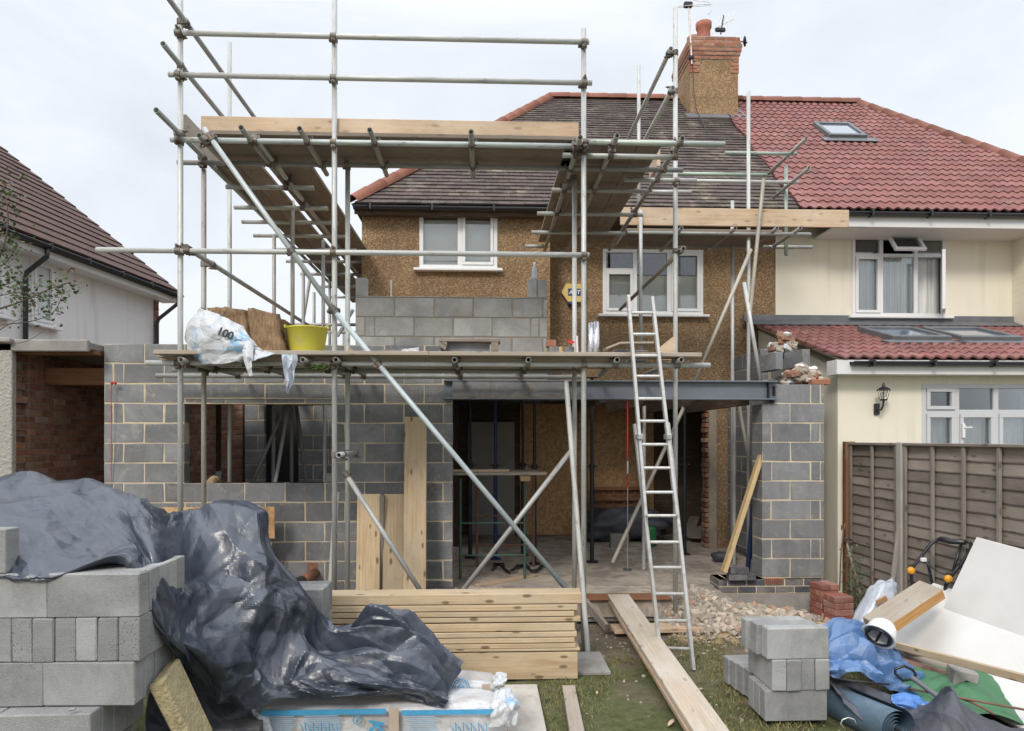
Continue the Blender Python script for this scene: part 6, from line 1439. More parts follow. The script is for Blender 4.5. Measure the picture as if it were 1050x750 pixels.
tag(sheet('tarpaulin', X, MT['tarp']), 'big crumpled dark grey tarpaulin thrown over the block stacks', 'tarpaulin')
X = crumple(grid([[(150, 640, 4.5), (190, 640, 4.55), (230, 650, 4.5), (262, 680, 4.5)], [(150, 700, 4.35), (190, 700, 4.4), (230, 705, 4.4), (262, 715, 4.4)], [(150, 760, 4.2), (190, 765, 4.2), (230, 770, 4.2), (262, 770, 4.25)]]), 60, 60, [(.2, .2, .05, False, None), (.08, .08, .015, False, None)], 31); tag(sheet('gap_dark_sheet', X, MT['liner']), 'added dark sheet filling the gap between block stack and tarpaulin drape', 'sheet')  # made-up sheet, added to darken the gap where bare ground showed
BT = [
 [(828, 664, 5.3), (850, 648, 5.35), (872, 646, 5.4), (896, 660, 5.4), (925, 680, 5.3), (955, 702, 5.2)],
 [(828, 668, 5.1), (852, 655, 5.1), (876, 654, 5.1), (900, 668, 5.1), (930, 690, 5.05), (958, 710, 5.0)],
 [(840, 682, 4.95), (862, 672, 4.9), (884, 674, 4.9), (905, 684, 4.9), (930, 700, 4.9), (955, 716, 4.9)],
 [(858, 697, 4.85), (872, 692, 4.8), (892, 697, 4.8), (912, 706, 4.8), (930, 714, 4.8), (948, 722, 4.8)]]
X = crumple(grid(BT), 150, 110, [(.26, .10, .075, False, None), (.12, .07, .036, False, None), (.055, .05, .014, False, None)], 7, tshift=0)
tag(sheet('blue_tarpaulin', X, MT['bluetarp']), 'faded blue tarpaulin crumpled in a heap beside the small block stack', 'tarpaulin')
B2 = [[(912, 712, 4.75), (930, 712, 4.75), (950, 718, 4.7), (968, 728, 4.65)], [(915, 720, 4.65), (932, 722, 4.62), (950, 729, 4.6), (962, 735, 4.6)], [(922, 724, 4.62), (934, 729, 4.6), (948, 736, 4.58), (958, 738, 4.58)]]
X = crumple(grid(B2), 60, 36, [(.10, .03, .02, False, None), (.04, .03, .008, False, None)], 3); tag(sheet('blue_sack', X, MT['bluesack']), 'bright blue sack crumpled on the black liner', 'sack')
GS = [
 [(905, 690, 5.1), (950, 680, 5.2), (990, 682, 5.3), (1030, 700, 5.2), (1080, 716, 5.0)],
 [(915, 708, 4.9), (955, 700, 4.9), (995, 690, 4.95), (1035, 706, 4.9), (1085, 722, 4.8)],
 [(930, 722, 4.7), (965, 716, 4.7), (1000, 708, 4.7), (1040, 722, 4.65), (1090, 738, 4.6)],
 [(950, 735, 4.5), (985, 735, 4.5), (1015, 732, 4.5), (1050, 742, 4.45), (1095, 755, 4.4)]]
X = crumple(grid(GS), 120, 66, [(.30, .22, .022, False, None), (.10, .08, .008, True, None), (.04, .04, .003, True, None)], 11); tag(sheet('green_sheet', X, MT['greensheet'], sm=True), 'green plastic sheet spread under the pierced concrete post', 'sheet')
LS = [
 [(850, 690, 5.0), (880, 702, 4.9), (915, 716, 4.75), (945, 722, 4.6), (970, 700, 4.45), (1000, 724, 4.4), (1060, 745, 4.3), (1100, 755, 4.3)],
 [(852, 702, 4.8), (885, 718, 4.7), (915, 732, 4.6), (945, 736, 4.45), (976, 706, 4.3), (1005, 738, 4.2), (1060, 755, 4.1), (1100, 768, 4.1)],
 [(858, 712, 4.7), (890, 735, 4.5), (920, 748, 4.4), (945, 750, 4.25), (980, 738, 4.15), (1010, 755, 4.05), (1060, 768, 4.0), (1100, 780, 4.0)],
 [(862, 722, 4.6), (895, 750, 4.4), (920, 765, 4.25), (950, 770, 4.1), (985, 775, 4.0), (1015, 780, 3.95), (1060, 785, 3.9), (1100, 795, 3.9)]]
X = crumple(grid(LS), 170, 90, [(.20, .26, .045, False, None), (.10, .10, .016, False, None), (.045, .045, .005, True, None)], 21); tag(sheet('black_liner', X, MT['liner']), 'dusty black pond liner heaped in the corner below the green sheet', 'liner')
lk = [[(850, 672, 5.0), (870, 690, 4.9), (900, 704, 4.8), (935, 712, 4.75)], [(850, 700, 4.9), (880, 712, 4.75), (910, 724, 4.65), (950, 735, 4.6)], [(852, 706, 4.85), (885, 725, 4.6), (920, 742, 4.5), (955, 748, 4.4)]]
# roll of damp-proof membrane
q0 = P(862, 722, 4.85); q1 = P(921, 748, 4.30); rr_ = []
mb = MB(); d = (q1-q0).normalized(); a = d.cross(V((0, 0, 1))).normalized(); b_ = a.cross(d); vs = []; fs = []; n_ = 120
for i in range(n_):
    an = i*.262+2.0; r_ = .135-.0009*i; 
    for e in (q0-d*.1, q1): vs.append(e+(a*math.cos(an)+b_*math.sin(an))*r_)
fs = [(2*i, 2*i+1, 2*i+3, 2*i+2) for i in range(n_-1)]; mb.add(vs, fs, 0, (1, 1, 1), None, True); tag(mb.build('membrane_roll', MT['rollblue']), 'blue-grey roll of damp-proof membrane lying on the lawn edge', 'roll')
FW = [[(214, 318, 6.62), (206, 316, 6.42), (216, 319, 6.30), (232, 326, 6.26), (250, 335, 6.25)],
 [(197, 330, 6.55), (195, 328, 6.36), (210, 330, 6.20), (232, 338, 6.19), (257, 346, 6.22)],
 [(192, 345, 6.55), (191, 345, 6.34), (208, 346, 6.17), (236, 350, 6.17), (266, 357, 6.22)],
 [(197, 360, 6.55), (196, 361, 6.36), (210, 363, 6.22), (238, 363, 6.20), (272, 362, 6.26)],
 [(205, 366, 6.60), (206, 369, 6.40), (214, 373, 6.24), (236, 372, 6.20), (258, 364, 6.27)]]
X = crumple(grid(FW), 110, 90, [(.16, .10, .018, False, None), (.07, .05, .009, False, None), (.03, .03, .003, True, None)], 15); wf = sheet('film', X, MT['wrap'], .003, rl)
text_mesh('100', .098, 'printblack', rl, P(231, 342.5, 6.145), (1, 0, -.42), (.42, 0, 1), bold=.004)
X = crumple(grid([[(247, 350, 6.24), (253, 347, 6.22), (260, 352, 6.22)], [(249, 362, 6.17), (254, 362, 6.15), (259, 364, 6.17)], [(252, 374, 6.15), (255, 374, 6.14), (258, 374, 6.15)], [(256, 385, 6.15), (257, 386, 6.14), (258, 386, 6.15)]]), 24, 50, [(.03, .05, .012, False, None)], 5); sheet('torn_flap', X, MT['wrap'], .003, rl)
X = crumple(grid([[(258, 356, 6.26), (268, 360, 6.22), (281, 362, 6.2)], [(258, 363, 6.2), (266, 364, 6.18), (280, 364, 6.18)], [(258, 371, 6.16), (262, 369, 6.15), (270, 366, 6.15)]]), 40, 24, [(.04, .03, .010, False, None)], 6); sheet('torn_flap', X, MT['wrap'], .003, rl)
# ------------------------------------------------------------------ printed packs
def pack(name, px0, px1, Y0, Y1, z0, z1, lab, seed):
    a = PZ(px0, Y0, 0).x; b = PZ(px1, Y0, 0).x; th = thing(name, ((a+b)/2, (Y0+Y1)/2, z0), lab, 'pack')
    o = lump('wrapping', ((a+b)/2, (Y0+Y1)/2, (z0+z1)/2), V(((b-a)/2, 0, 0)), V((0, (Y1-Y0)/2, 0)), V((0, 0, (z1-z0)/2)), MT['pack'], th, 6.5, seed, .022, 2.6, 90, fine=.035)
    return th, a, b
th, a, b = pack('printed_pack', 260, 518, 4.33, 4.66, .0, .315, 'front pack of building material in white film with a blue band, under the tarpaulin tip', 3)
yf = 4.295
def on_face(px, py, Y=None):
    return P(px, py, yf)
mb = MB()
for (x0, x1) in ((268, 396), (412, 508)): p0 = on_face(x0, 728.5); p1 = on_face(x1, 732); mb.box(p0.x, p1.x, yf-.006, yf-.002, p1.z, p0.z)
mb.build('blue_band', MT['printblue'], th)
mb = MB(); p0 = on_face(399, 726); p1 = on_face(409, 760); mb.box(p0.x, p1.x, yf-.007, yf-.001, p1.z, p0.z-.0); mb.build('tape', MT['tape'], th)
text_mesh('KNAUF', .13, 'printblue', th, on_face(385.5, 772)+V((0, -.006, 0)), (0, 0, -1), (1, 0, 0), 'lettering', bold=.003, shear=.2)
for k, (x, t_) in enumerate(((320, 'kartuş'), )): pass
mb = MB(); c = on_face(366.5, 738)+V((0, -.006, 0)); mb.path([c+V((math.cos(i*.35)*.026, 0, math.sin(i*.35)*.026)) for i in range(18)], .003, 4, closed=True); mb.path([c+V((-.012, 0, .0)), c+V((-.003, 0, -.012)), c+V((.016, 0, .016))], .003, 4); mb.build('tick_mark', MT['printblue'], th)
mb = MB()
for k in range(9):
    z = on_face(300, 735+k*2.1).z
    for (x0, x1) in ((272, 306), (312, 352), (416, 452)): p0 = on_face(x0, 735); p1 = on_face(x1-R.uniform(0, 8), 735); mb.box(p0.x, p1.x, yf-.005, yf-.002, z, z+.0045)
mb.build('small_print', MT['printpale'], th)
for (x0, x1) in ((308, 342), (462, 495)):
    mb = MB(); pts = []
    for k in range(5):
        x = x0+(x1-x0)*k/4.2; pts += [on_face(x, 744+R.uniform(-2, 2)), on_face(x+4, 751), on_face(x-1, 757), on_face(x+6, 752), on_face(x+5, 741)]
    mb.path([p+V((0, -.004, 0)) for p in pts], .0035, 4); mb.build('blue_mark', MT['printblue'], th)
tuf = [[(502, 714, 4.5), (512, 706, 4.55), (522, 707, 4.5), (530, 716, 4.45)], [(504, 728, 4.3), (515, 722, 4.28), (524, 724, 4.3), (533, 728, 4.35)], [(500, 748, 4.29), (512, 745, 4.28), (520, 744, 4.3), (526, 742, 4.33)]]
X = crumple(grid(tuf), 60, 60, [(.05, .07, .022, False, None), (.025, .03, .008, False, None)], 6); sheet('loose_film', X, MT['wrap'], .003, th, True)
tl_f = [[(258, 726, 4.35), (262, 722, 4.4), (270, 722, 4.45)], [(262, 740, 4.3), (268, 738, 4.28), (276, 738, 4.3)], [(272, 756, 4.3), (276, 756, 4.28), (282, 756, 4.29)]]
X = crumple(grid(tl_f), 30, 40, [(.04, .06, .014, False, None)], 8); sheet('loose_film', X, MT['wrap'], .003, th, True)
th2, a, b = pack('printed_pack', 300, 512, 4.70, 5.02, .0, .315, 'rear pack in white film with a round blue emblem, behind the front pack', 8)
c = P(473, 704, 4.66)+V((0, -.02, 0)); mb = MB(); mb.path([c+V((math.cos(i*.25)*.055, 0, math.sin(i*.25)*.055)) for i in range(26)], .004, 4, closed=True); mb.path([c+V((math.cos(i*.25)*.042, 0, math.sin(i*.25)*.042)) for i in range(26)], .0025, 4, closed=True); mb.build('round_emblem', MT['printblue'], th2)
text_mesh('G', .06, 'printblue', th2, c+V((0, -.002, 0)), (.7, 0, .7), (-.7, 0, .7), bold=.002)
mb = MB(); p0 = P(494, 700, 4.66); mb.box(p0.x, p0.x+.06, 4.655, 4.662, p0.z-.12, p0.z-.01); mb.build('tape', MT['tape'], th2)
X = crumple(grid([[(506, 694, 4.85), (512, 690, 4.85), (519, 692, 4.85)], [(506, 699, 4.7), (513, 698, 4.68), (520, 697, 4.7)], [(507, 706, 4.68), (512, 706, 4.67), (517, 703, 4.7)]]), 30, 30, [(.03, .04, .012, False, None)], 9); sheet('loose_film', X, MT['wrap'], .003, th2)
# ------------------------------------------------------------------ fence with posts and panels
fx = 4.45
fn = thing('panel_fence', (fx, 6.5, 0), 'weathered brown overlap panel fence with a concrete post, in front of the french doors', 'fence')
def fpanel(y0, y1, zt_):
    pn = MB(); n = 16; st_ = (zt_-.10)/n
    for k in range(n):
        z = .06+k*st_; mb_off = .0; sg = 10; vs = []; t = R.uniform(.75, 1.2)
        pts0 = []; 
        for i in range(sg+1):
            y = y0+.01+(y1-y0-.02)*i/sg; wv_ = .010*noise.noise(V((y*3, k*2.2, 0)))
            pts0 += [V((fx-.022, y, z-.008+wv_)), V((fx-.026, y, z+.004+wv_)), V((fx-.008, y, z+st_+.02))]
        fs = []
        for i in range(sg):
            a = i*3; fs += [(a, a+1, a+4, a+3), (a+1, a+2, a+5, a+4)]
        lc = [(p.y+k*3.1, p.z, k*1.7) for p in pts0]
        pn.add(pts0, fs, 0, t, lc); pn.add([p+V((.012, 0, 0)) for p in pts0], [f[::-1] for f in fs], 0, t, lc)
    o = pn.build('overlap_panel', MT['greywood'], fn)
    m = max(2, round((y1-y0)/.44)); 
    for i in range(m+1):
        y = y0+.03+(y1-y0-.06)*i/m; b = MB(); b.box(fx-.062, fx-.038, y-.02, y+.02, .05, zt_-.03, .004); b.build('batten', MT['greywood'], o)
    b = MB(); b.box(fx-.07, fx+.02, y0+.005, y1-.005, zt_-.03, zt_+.0, .005); b.build('capping', MT['greywood'], o)
ft = 1.955
fpanel(7.13, 8.10, ft); fpanel(5.22, 7.03, ft); fpanel(3.30, 5.12, ft); 
for y in (7.08, 5.17, 3.25): b = MB(); b.box(fx-.075, fx+.03, y-.045, y+.045, 0, ft+.01, .008); b.build('concrete_post', MT['plaster2'] if 'plaster2' in MT else MT['plaster'], fn)
b = MB(); b.box(fx-.09, fx+.03, 8.11, 8.19, 0, ft+.01, .005); b.build('timber_post', MT['redwood'], fn)
# ------------------------------------------------------------------ things along the fence
def leanboard(pts, th, mat, name, lab, cat):
    p = [V(q) for q in pts]; nrm = (p[1]-p[0]).cross(p[3]-p[0]).normalized(); 
    if nrm.x > 0: nrm = -nrm
    mb = MB(); c = sum(p, V((0, 0, 0)))/4; u = ((p[1]-p[0])+(p[2]-p[3]))/2; v_ = ((p[3]-p[0])+(p[2]-p[1]))/2
    mb.obox(c-nrm*th/2, u, v_, nrm*th, .006); return tag(mb.build(name, MT[mat]), lab, cat)
A0 = V((3.98, 6.05, .12)); A1 = V((4.34, 6.05+.25, 1.14)); 
leanboard([V((3.99, 5.95, .34)), V((3.99, 4.35, .27)), V((4.33, 4.35, 1.06)), V((4.30, 5.80, 1.14))], .05, 'eps', 'insulation_board', 'tall white insulation board leaning on the fence behind the other', 'insulation board')
leanboard([V((3.55, 6.22, .10)), V((3.62, 4.20, .02)), V((4.22, 4.20, .66)), V((4.22, 6.27, .62))], .05, 'eps', 'insulation_board', 'large white insulation board lying low against the fence, in front', 'insulation board')
p0, p1, p2, p3 = P(879.5, 636, 5.55), P(947, 592, 5.95), P(962, 607.6, 5.70), P(911, 641, 5.25)
mb = MB(); u = p1-p0; v_ = p3-p0; nn = u.cross(v_).normalized(); nn = nn if nn.z > 0 else -nn; mb.obox((p0+p1+p2+p3)/4-nn*.04, (u+(p2-p3))/2, (v_+(p2-p1))/2, nn*.085, .006)
bm_ = mb.build('timber_baulk', MT['board']); tag(bm_, 'thick pale baulk with orange side resting on the low white board', 'baulk')
mb = MB(); u2 = (u+(p2-p3))/2; v2 = (v_+(p2-p1))/2; mb.obox((p0+p1+p2+p3)/4-nn*.042+v2*.505, u2*.985, v2.normalized()*.004, nn*.075, 0); mb.build('orange_face', MT['orangewood'], bm_)
hm = thing('safety_helmet', P(900, 655, 5.15), 'white safety helmet lying on its side at the end of the thick baulk', 'helmet')
hc = P(903, 649, 5.15); hax = V((.62, .42, .52)).normalized()
mb = MB(); pr_ = [(.0, .115), (.04, .110), (.075, .088), (.10, .05), (.108, .0), (.112, -.035), (.128, -.045), (.128, -.050), (.106, -.045), (.100, -.0), (.09, .045), (.07, .078), (.0, .10)]; mb.lathe(pr_, hc, 28, axis=hax); mb.build('shell', MT['helmet'], hm)
mb = MB(); a = hax.cross(V((0, 0, 1))).normalized(); b_ = a.cross(hax)
for k in range(3):
    an = k*math.pi/3; e = (a*math.cos(an)+b_*math.sin(an))*.095; mb.path([hc+e-hax*.03, hc+e*.7+hax*.05, hc+hax*.085, hc-e*.7+hax*.05, hc-e-hax*.03], .009, 6)
mb.path([hc-hax*.045+(a*math.cos(i*.4)+b_*math.sin(i*.4))*.088 for i in range(16)], .011, 6, closed=True); mb.build('harness', MT['blackplastic'], hm)
mb = MB(); mb.lathe([(0, 0), (.016, 0), (.016, .004), (0, .004)], hc+a*-.085+hax*.068+b_*-.02, 12, axis=(-a*.75+hax*.6)); mb.lathe([(0, 0), (.013, 0), (.013, .004), (0, .004)], hc+a*.0+hax*.05-V((0, 0, 0))+b_*-.09, 12, axis=(-b_*.8+hax*.5)); mb.build('red_sticker', MT['red'], hm)
board(P(838, 641, 6.2), P(1062, 699, 4.15), .035, .055, 'long thin pale batten crossing the white board and the tarpaulins', None, 'pine', 'timber_batten', cat='batten')
def postlike(p0, p1, r, mat, name, lab, cat, sq=False):
    mb = MB()
    if sq: mb.beam(p0, p1, r*2, r*2, (0, 0, 1), .01)
    else: mb.tube(p0, p1, r, 14)
    return tag(mb.build(name, MT[mat]), lab, cat)
postlike(P(905, 662, 5.4), P(990, 692, 5.05), .04, 'greywood', 'fence_rail', 'round weathered rail lying behind the pierced concrete post', 'rail'); postlike(P(912, 676, 5.3), P(982, 697, 4.95), .042, 'rust', 'iron_pipe', 'rusty brown pipe running into the pierced concrete post', 'pipe')
q = P(986, 697, 4.9); mb = MB(); mb.obox(q, (.17, -.02, -.03), (.05, .16, .0), (.02, 0, .165), .008); cp = mb.build('concrete_end', MT['rustcon'] if 'rustcon' in MT else MT['cement']); tag(cp, 'pierced dirty concrete post end on the green sheet', 'post')
mb = MB(); mb.tube(q+V((-.02, -.093, -.0)), q+V((-.02, -.078, -.0)), .022, 14); mb.build('hole', MT['dark'], cp)
mb = MB(); mb.obox(P(938, 668, 5.25), (.16, 0, -.04), (0, .1, 0), (0, 0, .05), .01); tag(mb.build('brick_piece', MT['toe']), 'pale flat offcut under the batten beside the helmet', 'offcut')
sh = thing('shovel', P(940, 700, 4.85), 'shovel with grey D handle lying across the blue and green sheets', 'shovel')
s0, s1 = P(935, 695, 4.80), P(968, 719, 4.60); mb = MB(); mb.tube(s0, s1, .018, 10, r1=.020); mb.build('shaft', MT['lead'], sh)
mb = MB(); hp_ = [P(x, y, 4.85) for x, y in ((937, 696), (926, 698), (918, 691), (918, 686), (927, 683), (936, 687), (939, 692))]; mb.path(hp_, .011, 8, closed=True); mb.build('grip', MT['blackplastic'], sh)
mb = MB(); mb.path([P(855, 696, 4.72), P(880, 699, 4.65), P(912, 702, 4.7)], .007, 6); tag(mb.build('thin_rod', MT['darksteel']), 'thin dark rod lying over the liner below the blue tarpaulin', 'rod')
mb = MB(); mb.path([P(930, 706, 4.8), P(985, 716, 4.55), P(1062, 730, 4.35)], .008, 6); tag(mb.build('bamboo_cane', MT['rust']), 'long brown cane lying across the green sheet', 'cane')
mb = MB(); mb.path([P(965, 708, 4.7), P(1000, 722, 4.5), P(1020, 733, 4.45)], .008, 6); tag(mb.build('bamboo_cane', MT['rust']), 'short brown cane below the pierced concrete post', 'cane')
wr_ = MB(); wr_.path([P(x, y, 4.35) for x, y in ((866, 748), (862, 742), (864, 738), (870, 736), (876, 738), (878, 743))], .004, 6); tag(wr_.build('wire_loop', MT['alu']), 'loop of wire standing up from the liner edge at the lawn', 'wire')
# mower handle
mw_ = thing('lawn_mower', P(965, 610, 6.2), 'folded black lawn mower handle with orange knobs rising behind the white boards', 'lawn mower')
def zp(zx, zy, Y): return P(850+zx/5.25, 520+zy/5.25, Y)
hpts = [zp(448, 430, 6.35), zp(446, 340, 6.32), zp(488, 280, 6.3), zp(545, 205, 6.28), zp(585, 176, 6.26), zp(625, 170, 6.2), zp(690, 190, 6.1), zp(745, 185, 6.0), zp(765, 205, 5.98), zp(755, 245, 5.98), zp(715, 300, 6.0), zp(660, 370, 6.02), zp(630, 420, 6.05), zp(625, 470, 6.08)]
mb = MB(); mb.path(catmull(hpts, 60), .0155, 10); mb.build('handlebar', MT['blackplastic'], mw_)
mb = MB(); mb.path([zp(595, 172, 6.22), zp(650, 186, 6.15), zp(735, 190, 6.02)], .024, 10); mb.build('switch_lever', MT['blackplastic'], mw_)
for zx, zy, Y in ((440, 342, 6.28), (640, 386, 5.98)):
    c = zp(zx, zy, Y); mb = MB(); mb.lathe([(0, 0), (.034, .0), (.036, .01), (.030, .03), (0, .032)], c+V((0, .0, 0)), 10, axis=(-.25, -1, .1)); mb.build('knob', MT['knob'], mw_)
    mb = MB(); mb.box(c.x, c.x+.03, c.y, c.y+.04, c.z-.05, c.z+.05, .008); mb.build('clamp', MT['blackplastic'], mw_)
mb = MB(); mb.path([zp(528, 290, 6.3), zp(540, 340, 6.3), zp(558, 420, 6.32), zp(565, 470, 6.33)], .012, 8); mb.path([zp(705, 305, 5.98), zp(728, 390, 6.05), zp(735, 440, 6.1)], .012, 8); mb.path([zp(715, 190, 6.1), zp(690, 270, 6.08), zp(668, 345, 6.05)], .013, 8); mb.build('lower_bar', MT['blackplastic'], mw_)
mb = MB(); mb.path(catmull([zp(505, 285, 6.3), zp(545, 318, 6.25), zp(600, 355, 6.2), zp(660, 360, 6.1), zp(700, 300, 6.0)], 20), .006, 6); mb.build('cable', MT['blackplastic'], mw_)
mb = MB(); mb.box(zp(510, 285, 6.28).x-.03, zp(510, 285, 6.28).x+.02, 6.26, 6.29, zp(510, 285, 6.28).z-.015, zp(510, 285, 6.28).z+.02, .004); mb.build('white_label', MT['printwhite'], mw_)
mb = lump(None, V((4.1, 6.35, .22)), (.22, 0, 0), (0, .3, 0), (0, 0, .14), None, None, 4, 2, .06, 2, 32); mb.build('deck', MT['blackplastic'], mw_)
# hand tools, bag, batten at the fence end
sd_ = thing('garden_fork', P(885, 612, 7.2), 'garden fork with grey D handle leaning at the corner of the cream wall', 'fork')
f0, f1 = P(868.5, 558, 7.75), P(883, 612, 7.35); mb = MB(); mb.tube(f0, f1, .014, 8); mb.build('shaft', MT['greywood'], sd_)
mb = MB(); mb.path([P(869, 561, 7.75), P(865, 555, 7.75), P(866, 553, 7.75), P(873, 554, 7.75), P(873, 558, 7.75), P(869.5, 562, 7.75)], .012, 6, closed=True); mb.build('grip', MT['darksteel'], sd_)
mb = MB(); mb.path([P(880, 622, 7.3), P(880, 612, 7.33), P(883, 610, 7.35), P(886, 612, 7.33), P(886, 622, 7.3)], .007, 6); mb.tube(P(883, 612, 7.35), P(883.5, 624, 7.3), .006, 6); mb.build('tines', MT['darksteel'], sd_)
mb = MB(); mb.path([P(863, 539, 8.0), P(863, 543, 8.0), P(866, 543, 8.0), P(866, 537, 8.0)], .009, 6); mb.path([P(865, 543, 8.0), P(862, 570, 7.95), P(861, 606, 7.8)], .007, 6); tag(mb.build('iron_rod', MT['rust']), 'thin hooked iron rod standing between pier and cream corner', 'rod')
board(P(921.5, 542, 6.9), P(913, 616, 6.6), .04, .03, 'grey batten propped against the fence by the plastic sack', None, 'greywood', 'timber_batten', (0, 1, 0), 'batten')
mb = lump(None, P(898, 618, 6.6), V((.13, 0, .03)), (0, .10, 0), V((.13, .05, .20)), None, None, 3.5, 12, .10, 2, 40, fine=.15); sk = tag(mb.build('plastic_sack', MT['polybag']), 'clear plastic sack of rubbish slumped against the fence', 'sack')
mb = MB(); mb.obox(P(904, 616, 6.45), (.10, 0, .05), (0, .02, 0), (-.02, 0, .05), .005); tag(mb.build('wood_scrap', MT['orangewood']), 'orange wood scrap showing through the plastic sack', 'scrap')
# ------------------------------------------------------------------ plants
def leaf(mb, p, sz, d=None, t=1):
    a = V((R.gauss(0, 1), R.gauss(0, 1), R.gauss(0, .6))).normalized() if d is None else V(d).normalized(); b = a.cross(V((R.gauss(0, 1), R.gauss(0, 1), R.gauss(0, 1)))).normalized(); n = a.cross(b)
    mb.add([p, p+a*sz*.5+b*sz*.28+n*sz*.05, p+a*sz, p+a*sz*.5-b*sz*.28+n*sz*.05, p+a*sz*.5], [(0, 1, 4), (1, 2, 4), (2, 3, 4), (3, 0, 4)], 0, t, [tuple(q*3) for q in (p, p+a*sz*.5, p+a*sz, p+a*sz*.4, p+a*.5*sz)])
tr_ = thing('garden_tree', PZ(-75, 4.6, 0), 'sparse leafy branches of a small tree reaching in front of the white house', 'tree')
br = MB(); lv = MB(); root = PZ(-75, 4.6, 0); br.path([root, root+V((.03, 0, 1.2)), root+V((.08, .02, 2.4)), root+V((.1, 0, 3.6)), root+V((.2, 0, 4.3))], [.06, .05, .04, .03, .02], 8)
def branch(pts, r=.009, leaves=30, zone=(0, 1), sz=.06, spread=.05):
    w = [P(x, y, Y) for x, y, Y in pts]; c = catmull(w, 20); br.path(c, [r*(1-.8*i/19) for i in range(20)], 5)
    for k in range(int(leaves*1.5)):
        f = R.uniform(*zone); q = c[int(f*19)]+V((R.gauss(0, spread), R.gauss(0, spread), R.gauss(0, spread)))
        leaf(lv, V(q), sz*R.uniform(.32, .72), None, (R.uniform(.7, 1.25),)*3 if R.random() < .88 else (2.0, .9, 1.2))
branch([(-70, 330, 4.6), (-20, 322, 4.5), (20, 310, 4.4), (50, 297, 4.35), (73, 289, 4.3)], .010, 110, (.45, 1), .055, .045)
branch([(-70, 350, 4.6), (-10, 335, 4.5), (30, 330, 4.45), (55, 320, 4.4), (66, 296, 4.4)], .006, 45, (.6, 1), .05, .04)
branch([(-70, 300, 4.6), (-20, 285, 4.6), (0, 262, 4.5), (8, 230, 4.5), (6, 200, 4.5)], .012, 120, (.4, 1), .055, .055)
branch([(-70, 290, 4.6), (-20, 290, 4.5), (5, 292, 4.4), (18, 286, 4.4)], .008, 110, (.5, 1), .055, .05)
branch([(-70, 240, 4.7), (-20, 220, 4.7), (0, 196, 4.7), (12, 186, 4.7)], .010, 70, (.5, 1), .05, .06)
branch([(-70, 366, 4.5), (-20, 350, 4.5), (20, 352, 4.45), (45, 340, 4.4)], .005, 0); branch([(-60, 380, 4.5), (-10, 345, 4.5), (15, 330, 4.45), (40, 322, 4.4)], .005, 6, (.7, 1), .05)
branch([(-20, 285, 4.6), (5, 270, 4.5), (14, 258, 4.45), (20, 250, 4.4)], .005, 55, (.3, 1), .05, .035); branch([(-30, 310, 4.5), (20, 300, 4.35), (40, 306, 4.3), (60, 300, 4.3)], .004, 40, (.5, 1), .05, .035)
br.build('trunk', MT['bark'], tr_); lv.build('crown', MT['leaf'], tr_)
iv = thing('climbing_plant', PZ(875, 7.4, 0), 'small green climber growing up the fence end beside the red bricks', 'plant'); mb = MB(); st_ = MB()
for k in range(3): st_.path([PZ(874+k*2, 7.4, 0), PZ(875+k, 7.4, .25), PZ(873+k*3, 7.4, .62)], .005, 5)
for k in range(520): leaf(mb, V((PZ(875+R.gauss(0, 4.2), 7.4, 0).x, 7.4+R.gauss(0, .08), min(.85, abs(R.gauss(.32, .26))))), R.uniform(.02, .04), None, R.uniform(.6, 1.3))
for k in range(220): leaf(mb, V((PZ(882+R.gauss(0, 9), 6.6, 0).x, 6.75+R.gauss(0, .2), abs(R.gauss(.03, .04)))), R.uniform(.02, .04), None, R.uniform(.6, 1.3))
st_.build('stem', MT['bark'], iv); mb.build('foliage', MT['leaf'], iv)
# ------------------------------------------------------------------ camera, world, light
cam = bpy.data.cameras.new('camera'); co = bpy.data.objects.new('camera', cam); COL.objects.link(co); scene.camera = co
cam.sensor_width = 36; cam.lens = 24; co.location = (0, 0, H); co.rotation_euler = (math.pi/2, 0, -TH); cam.shift_y = 75/1050; cam.clip_start = .05; cam.clip_end = 5000
SUN_EL = math.radians(38); SUN_AZ = math.radians(205)   # compass angle of the sun: behind and to the left of the camera
wd = bpy.data.worlds.new('World'); scene.world = wd; wd.use_nodes = True; nt = wd.node_tree; nt.nodes.clear()
out = nt.nodes.new('ShaderNodeOutputWorld'); bg = nt.nodes.new('ShaderNodeBackground'); sky = nt.nodes.new('ShaderNodeTexSky'); sky.sky_type = 'NISHITA'; sky.sun_disc = False
sky.sun_elevation = SUN_EL; sky.sun_rotation = SUN_AZ; sky.dust_density = 3.0; sky.air_density = 1.0; sky.ozone_density = 1.5
tc = nt.nodes.new('ShaderNodeTexCoord'); mp = nt.nodes.new('ShaderNodeMapping'); mp.inputs['Scale'].default_value = (1.2, 1.2, 3.2)
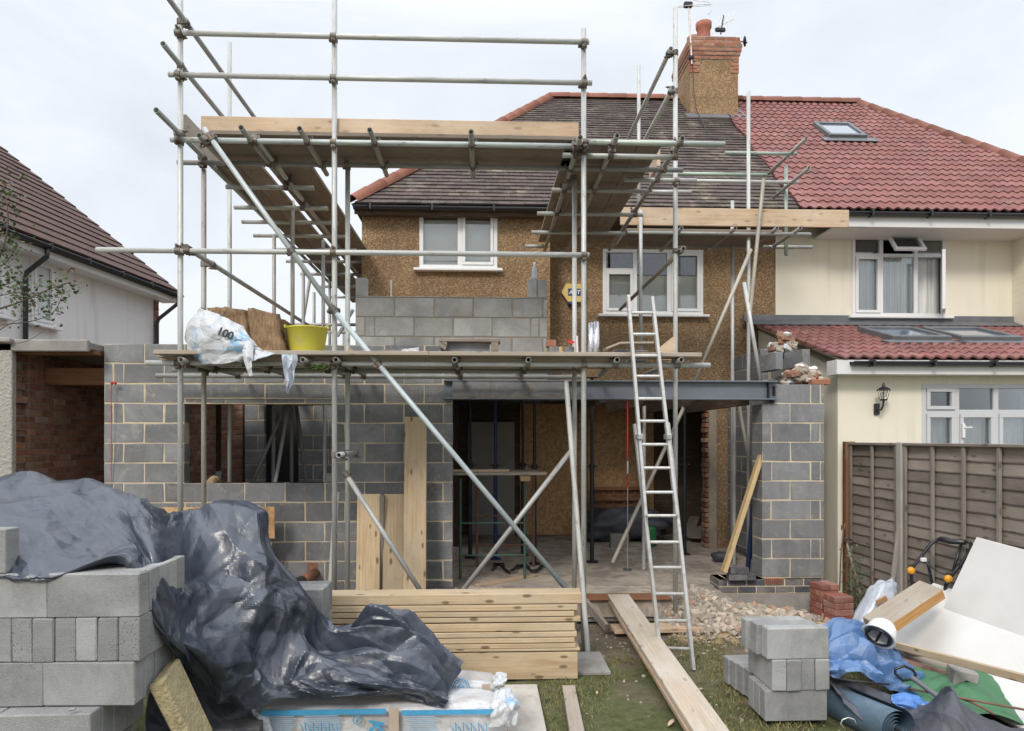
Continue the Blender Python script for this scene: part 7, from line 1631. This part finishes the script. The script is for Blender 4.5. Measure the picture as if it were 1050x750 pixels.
ns = nt.nodes.new('ShaderNodeTexNoise'); ns.inputs['Scale'].default_value = 1.7; ns.inputs['Detail'].default_value = 7; ns.inputs['Roughness'].default_value = .58; ns.inputs['Distortion'].default_value = .5
rp = nt.nodes.new('ShaderNodeValToRGB'); rp.color_ramp.elements[0].position = .30; rp.color_ramp.elements[0].color = (.76, .76, .76, 1); rp.color_ramp.elements[1].position = .60; rp.color_ramp.elements[1].color = (.985, .985, .985, 1)
mx = nt.nodes.new('ShaderNodeMixRGB'); mx.inputs[2].default_value = (8.05, 8.45, 9.0, 1)
sp_ = nt.nodes.new('ShaderNodeSeparateXYZ'); gr_ = nt.nodes.new('ShaderNodeMapRange'); gr_.inputs[1].default_value = .52; gr_.inputs[2].default_value = 1.0; gr_.inputs[3].default_value = 1.0; gr_.inputs[4].default_value = 2.9
ml = nt.nodes.new('ShaderNodeMixRGB'); ml.blend_type = 'MULTIPLY'; ml.inputs[0].default_value = 1
nt.links.new(tc.outputs['Generated'], sp_.inputs[0]); nt.links.new(sp_.outputs[2], gr_.inputs[0]); nt.links.new(mx.outputs[0], ml.inputs[1]); nt.links.new(gr_.outputs[0], ml.inputs[2])
for a, b in ((tc.outputs['Generated'], mp.inputs[0]), (mp.outputs[0], ns.inputs['Vector']), (ns.outputs['Fac'], rp.inputs[0]), (rp.outputs[0], mx.inputs[0]), (sky.outputs[0], mx.inputs[1]), (ml.outputs[0], bg.inputs[0]), (bg.outputs[0], out.inputs[0])): nt.links.new(a, b)
bg.inputs[1].default_value = .10
sl = bpy.data.lights.new('sun', 'SUN'); sl.energy = 1.7; sl.angle = math.radians(14); sl.color = (1.0, .93, .84); so = bpy.data.objects.new('sun', sl); COL.objects.link(so)
so.rotation_euler = (math.pi/2-SUN_EL, 0, math.pi-SUN_AZ)
vs_ = scene.view_settings; vs_.view_transform = 'Standard'; vs_.look = 'None'; vs_.exposure = .22; vs_.gamma = 1
scene.cycles.max_bounces = 9; scene.cycles.transparent_max_bounces = 12; scene.cycles.use_denoising = True
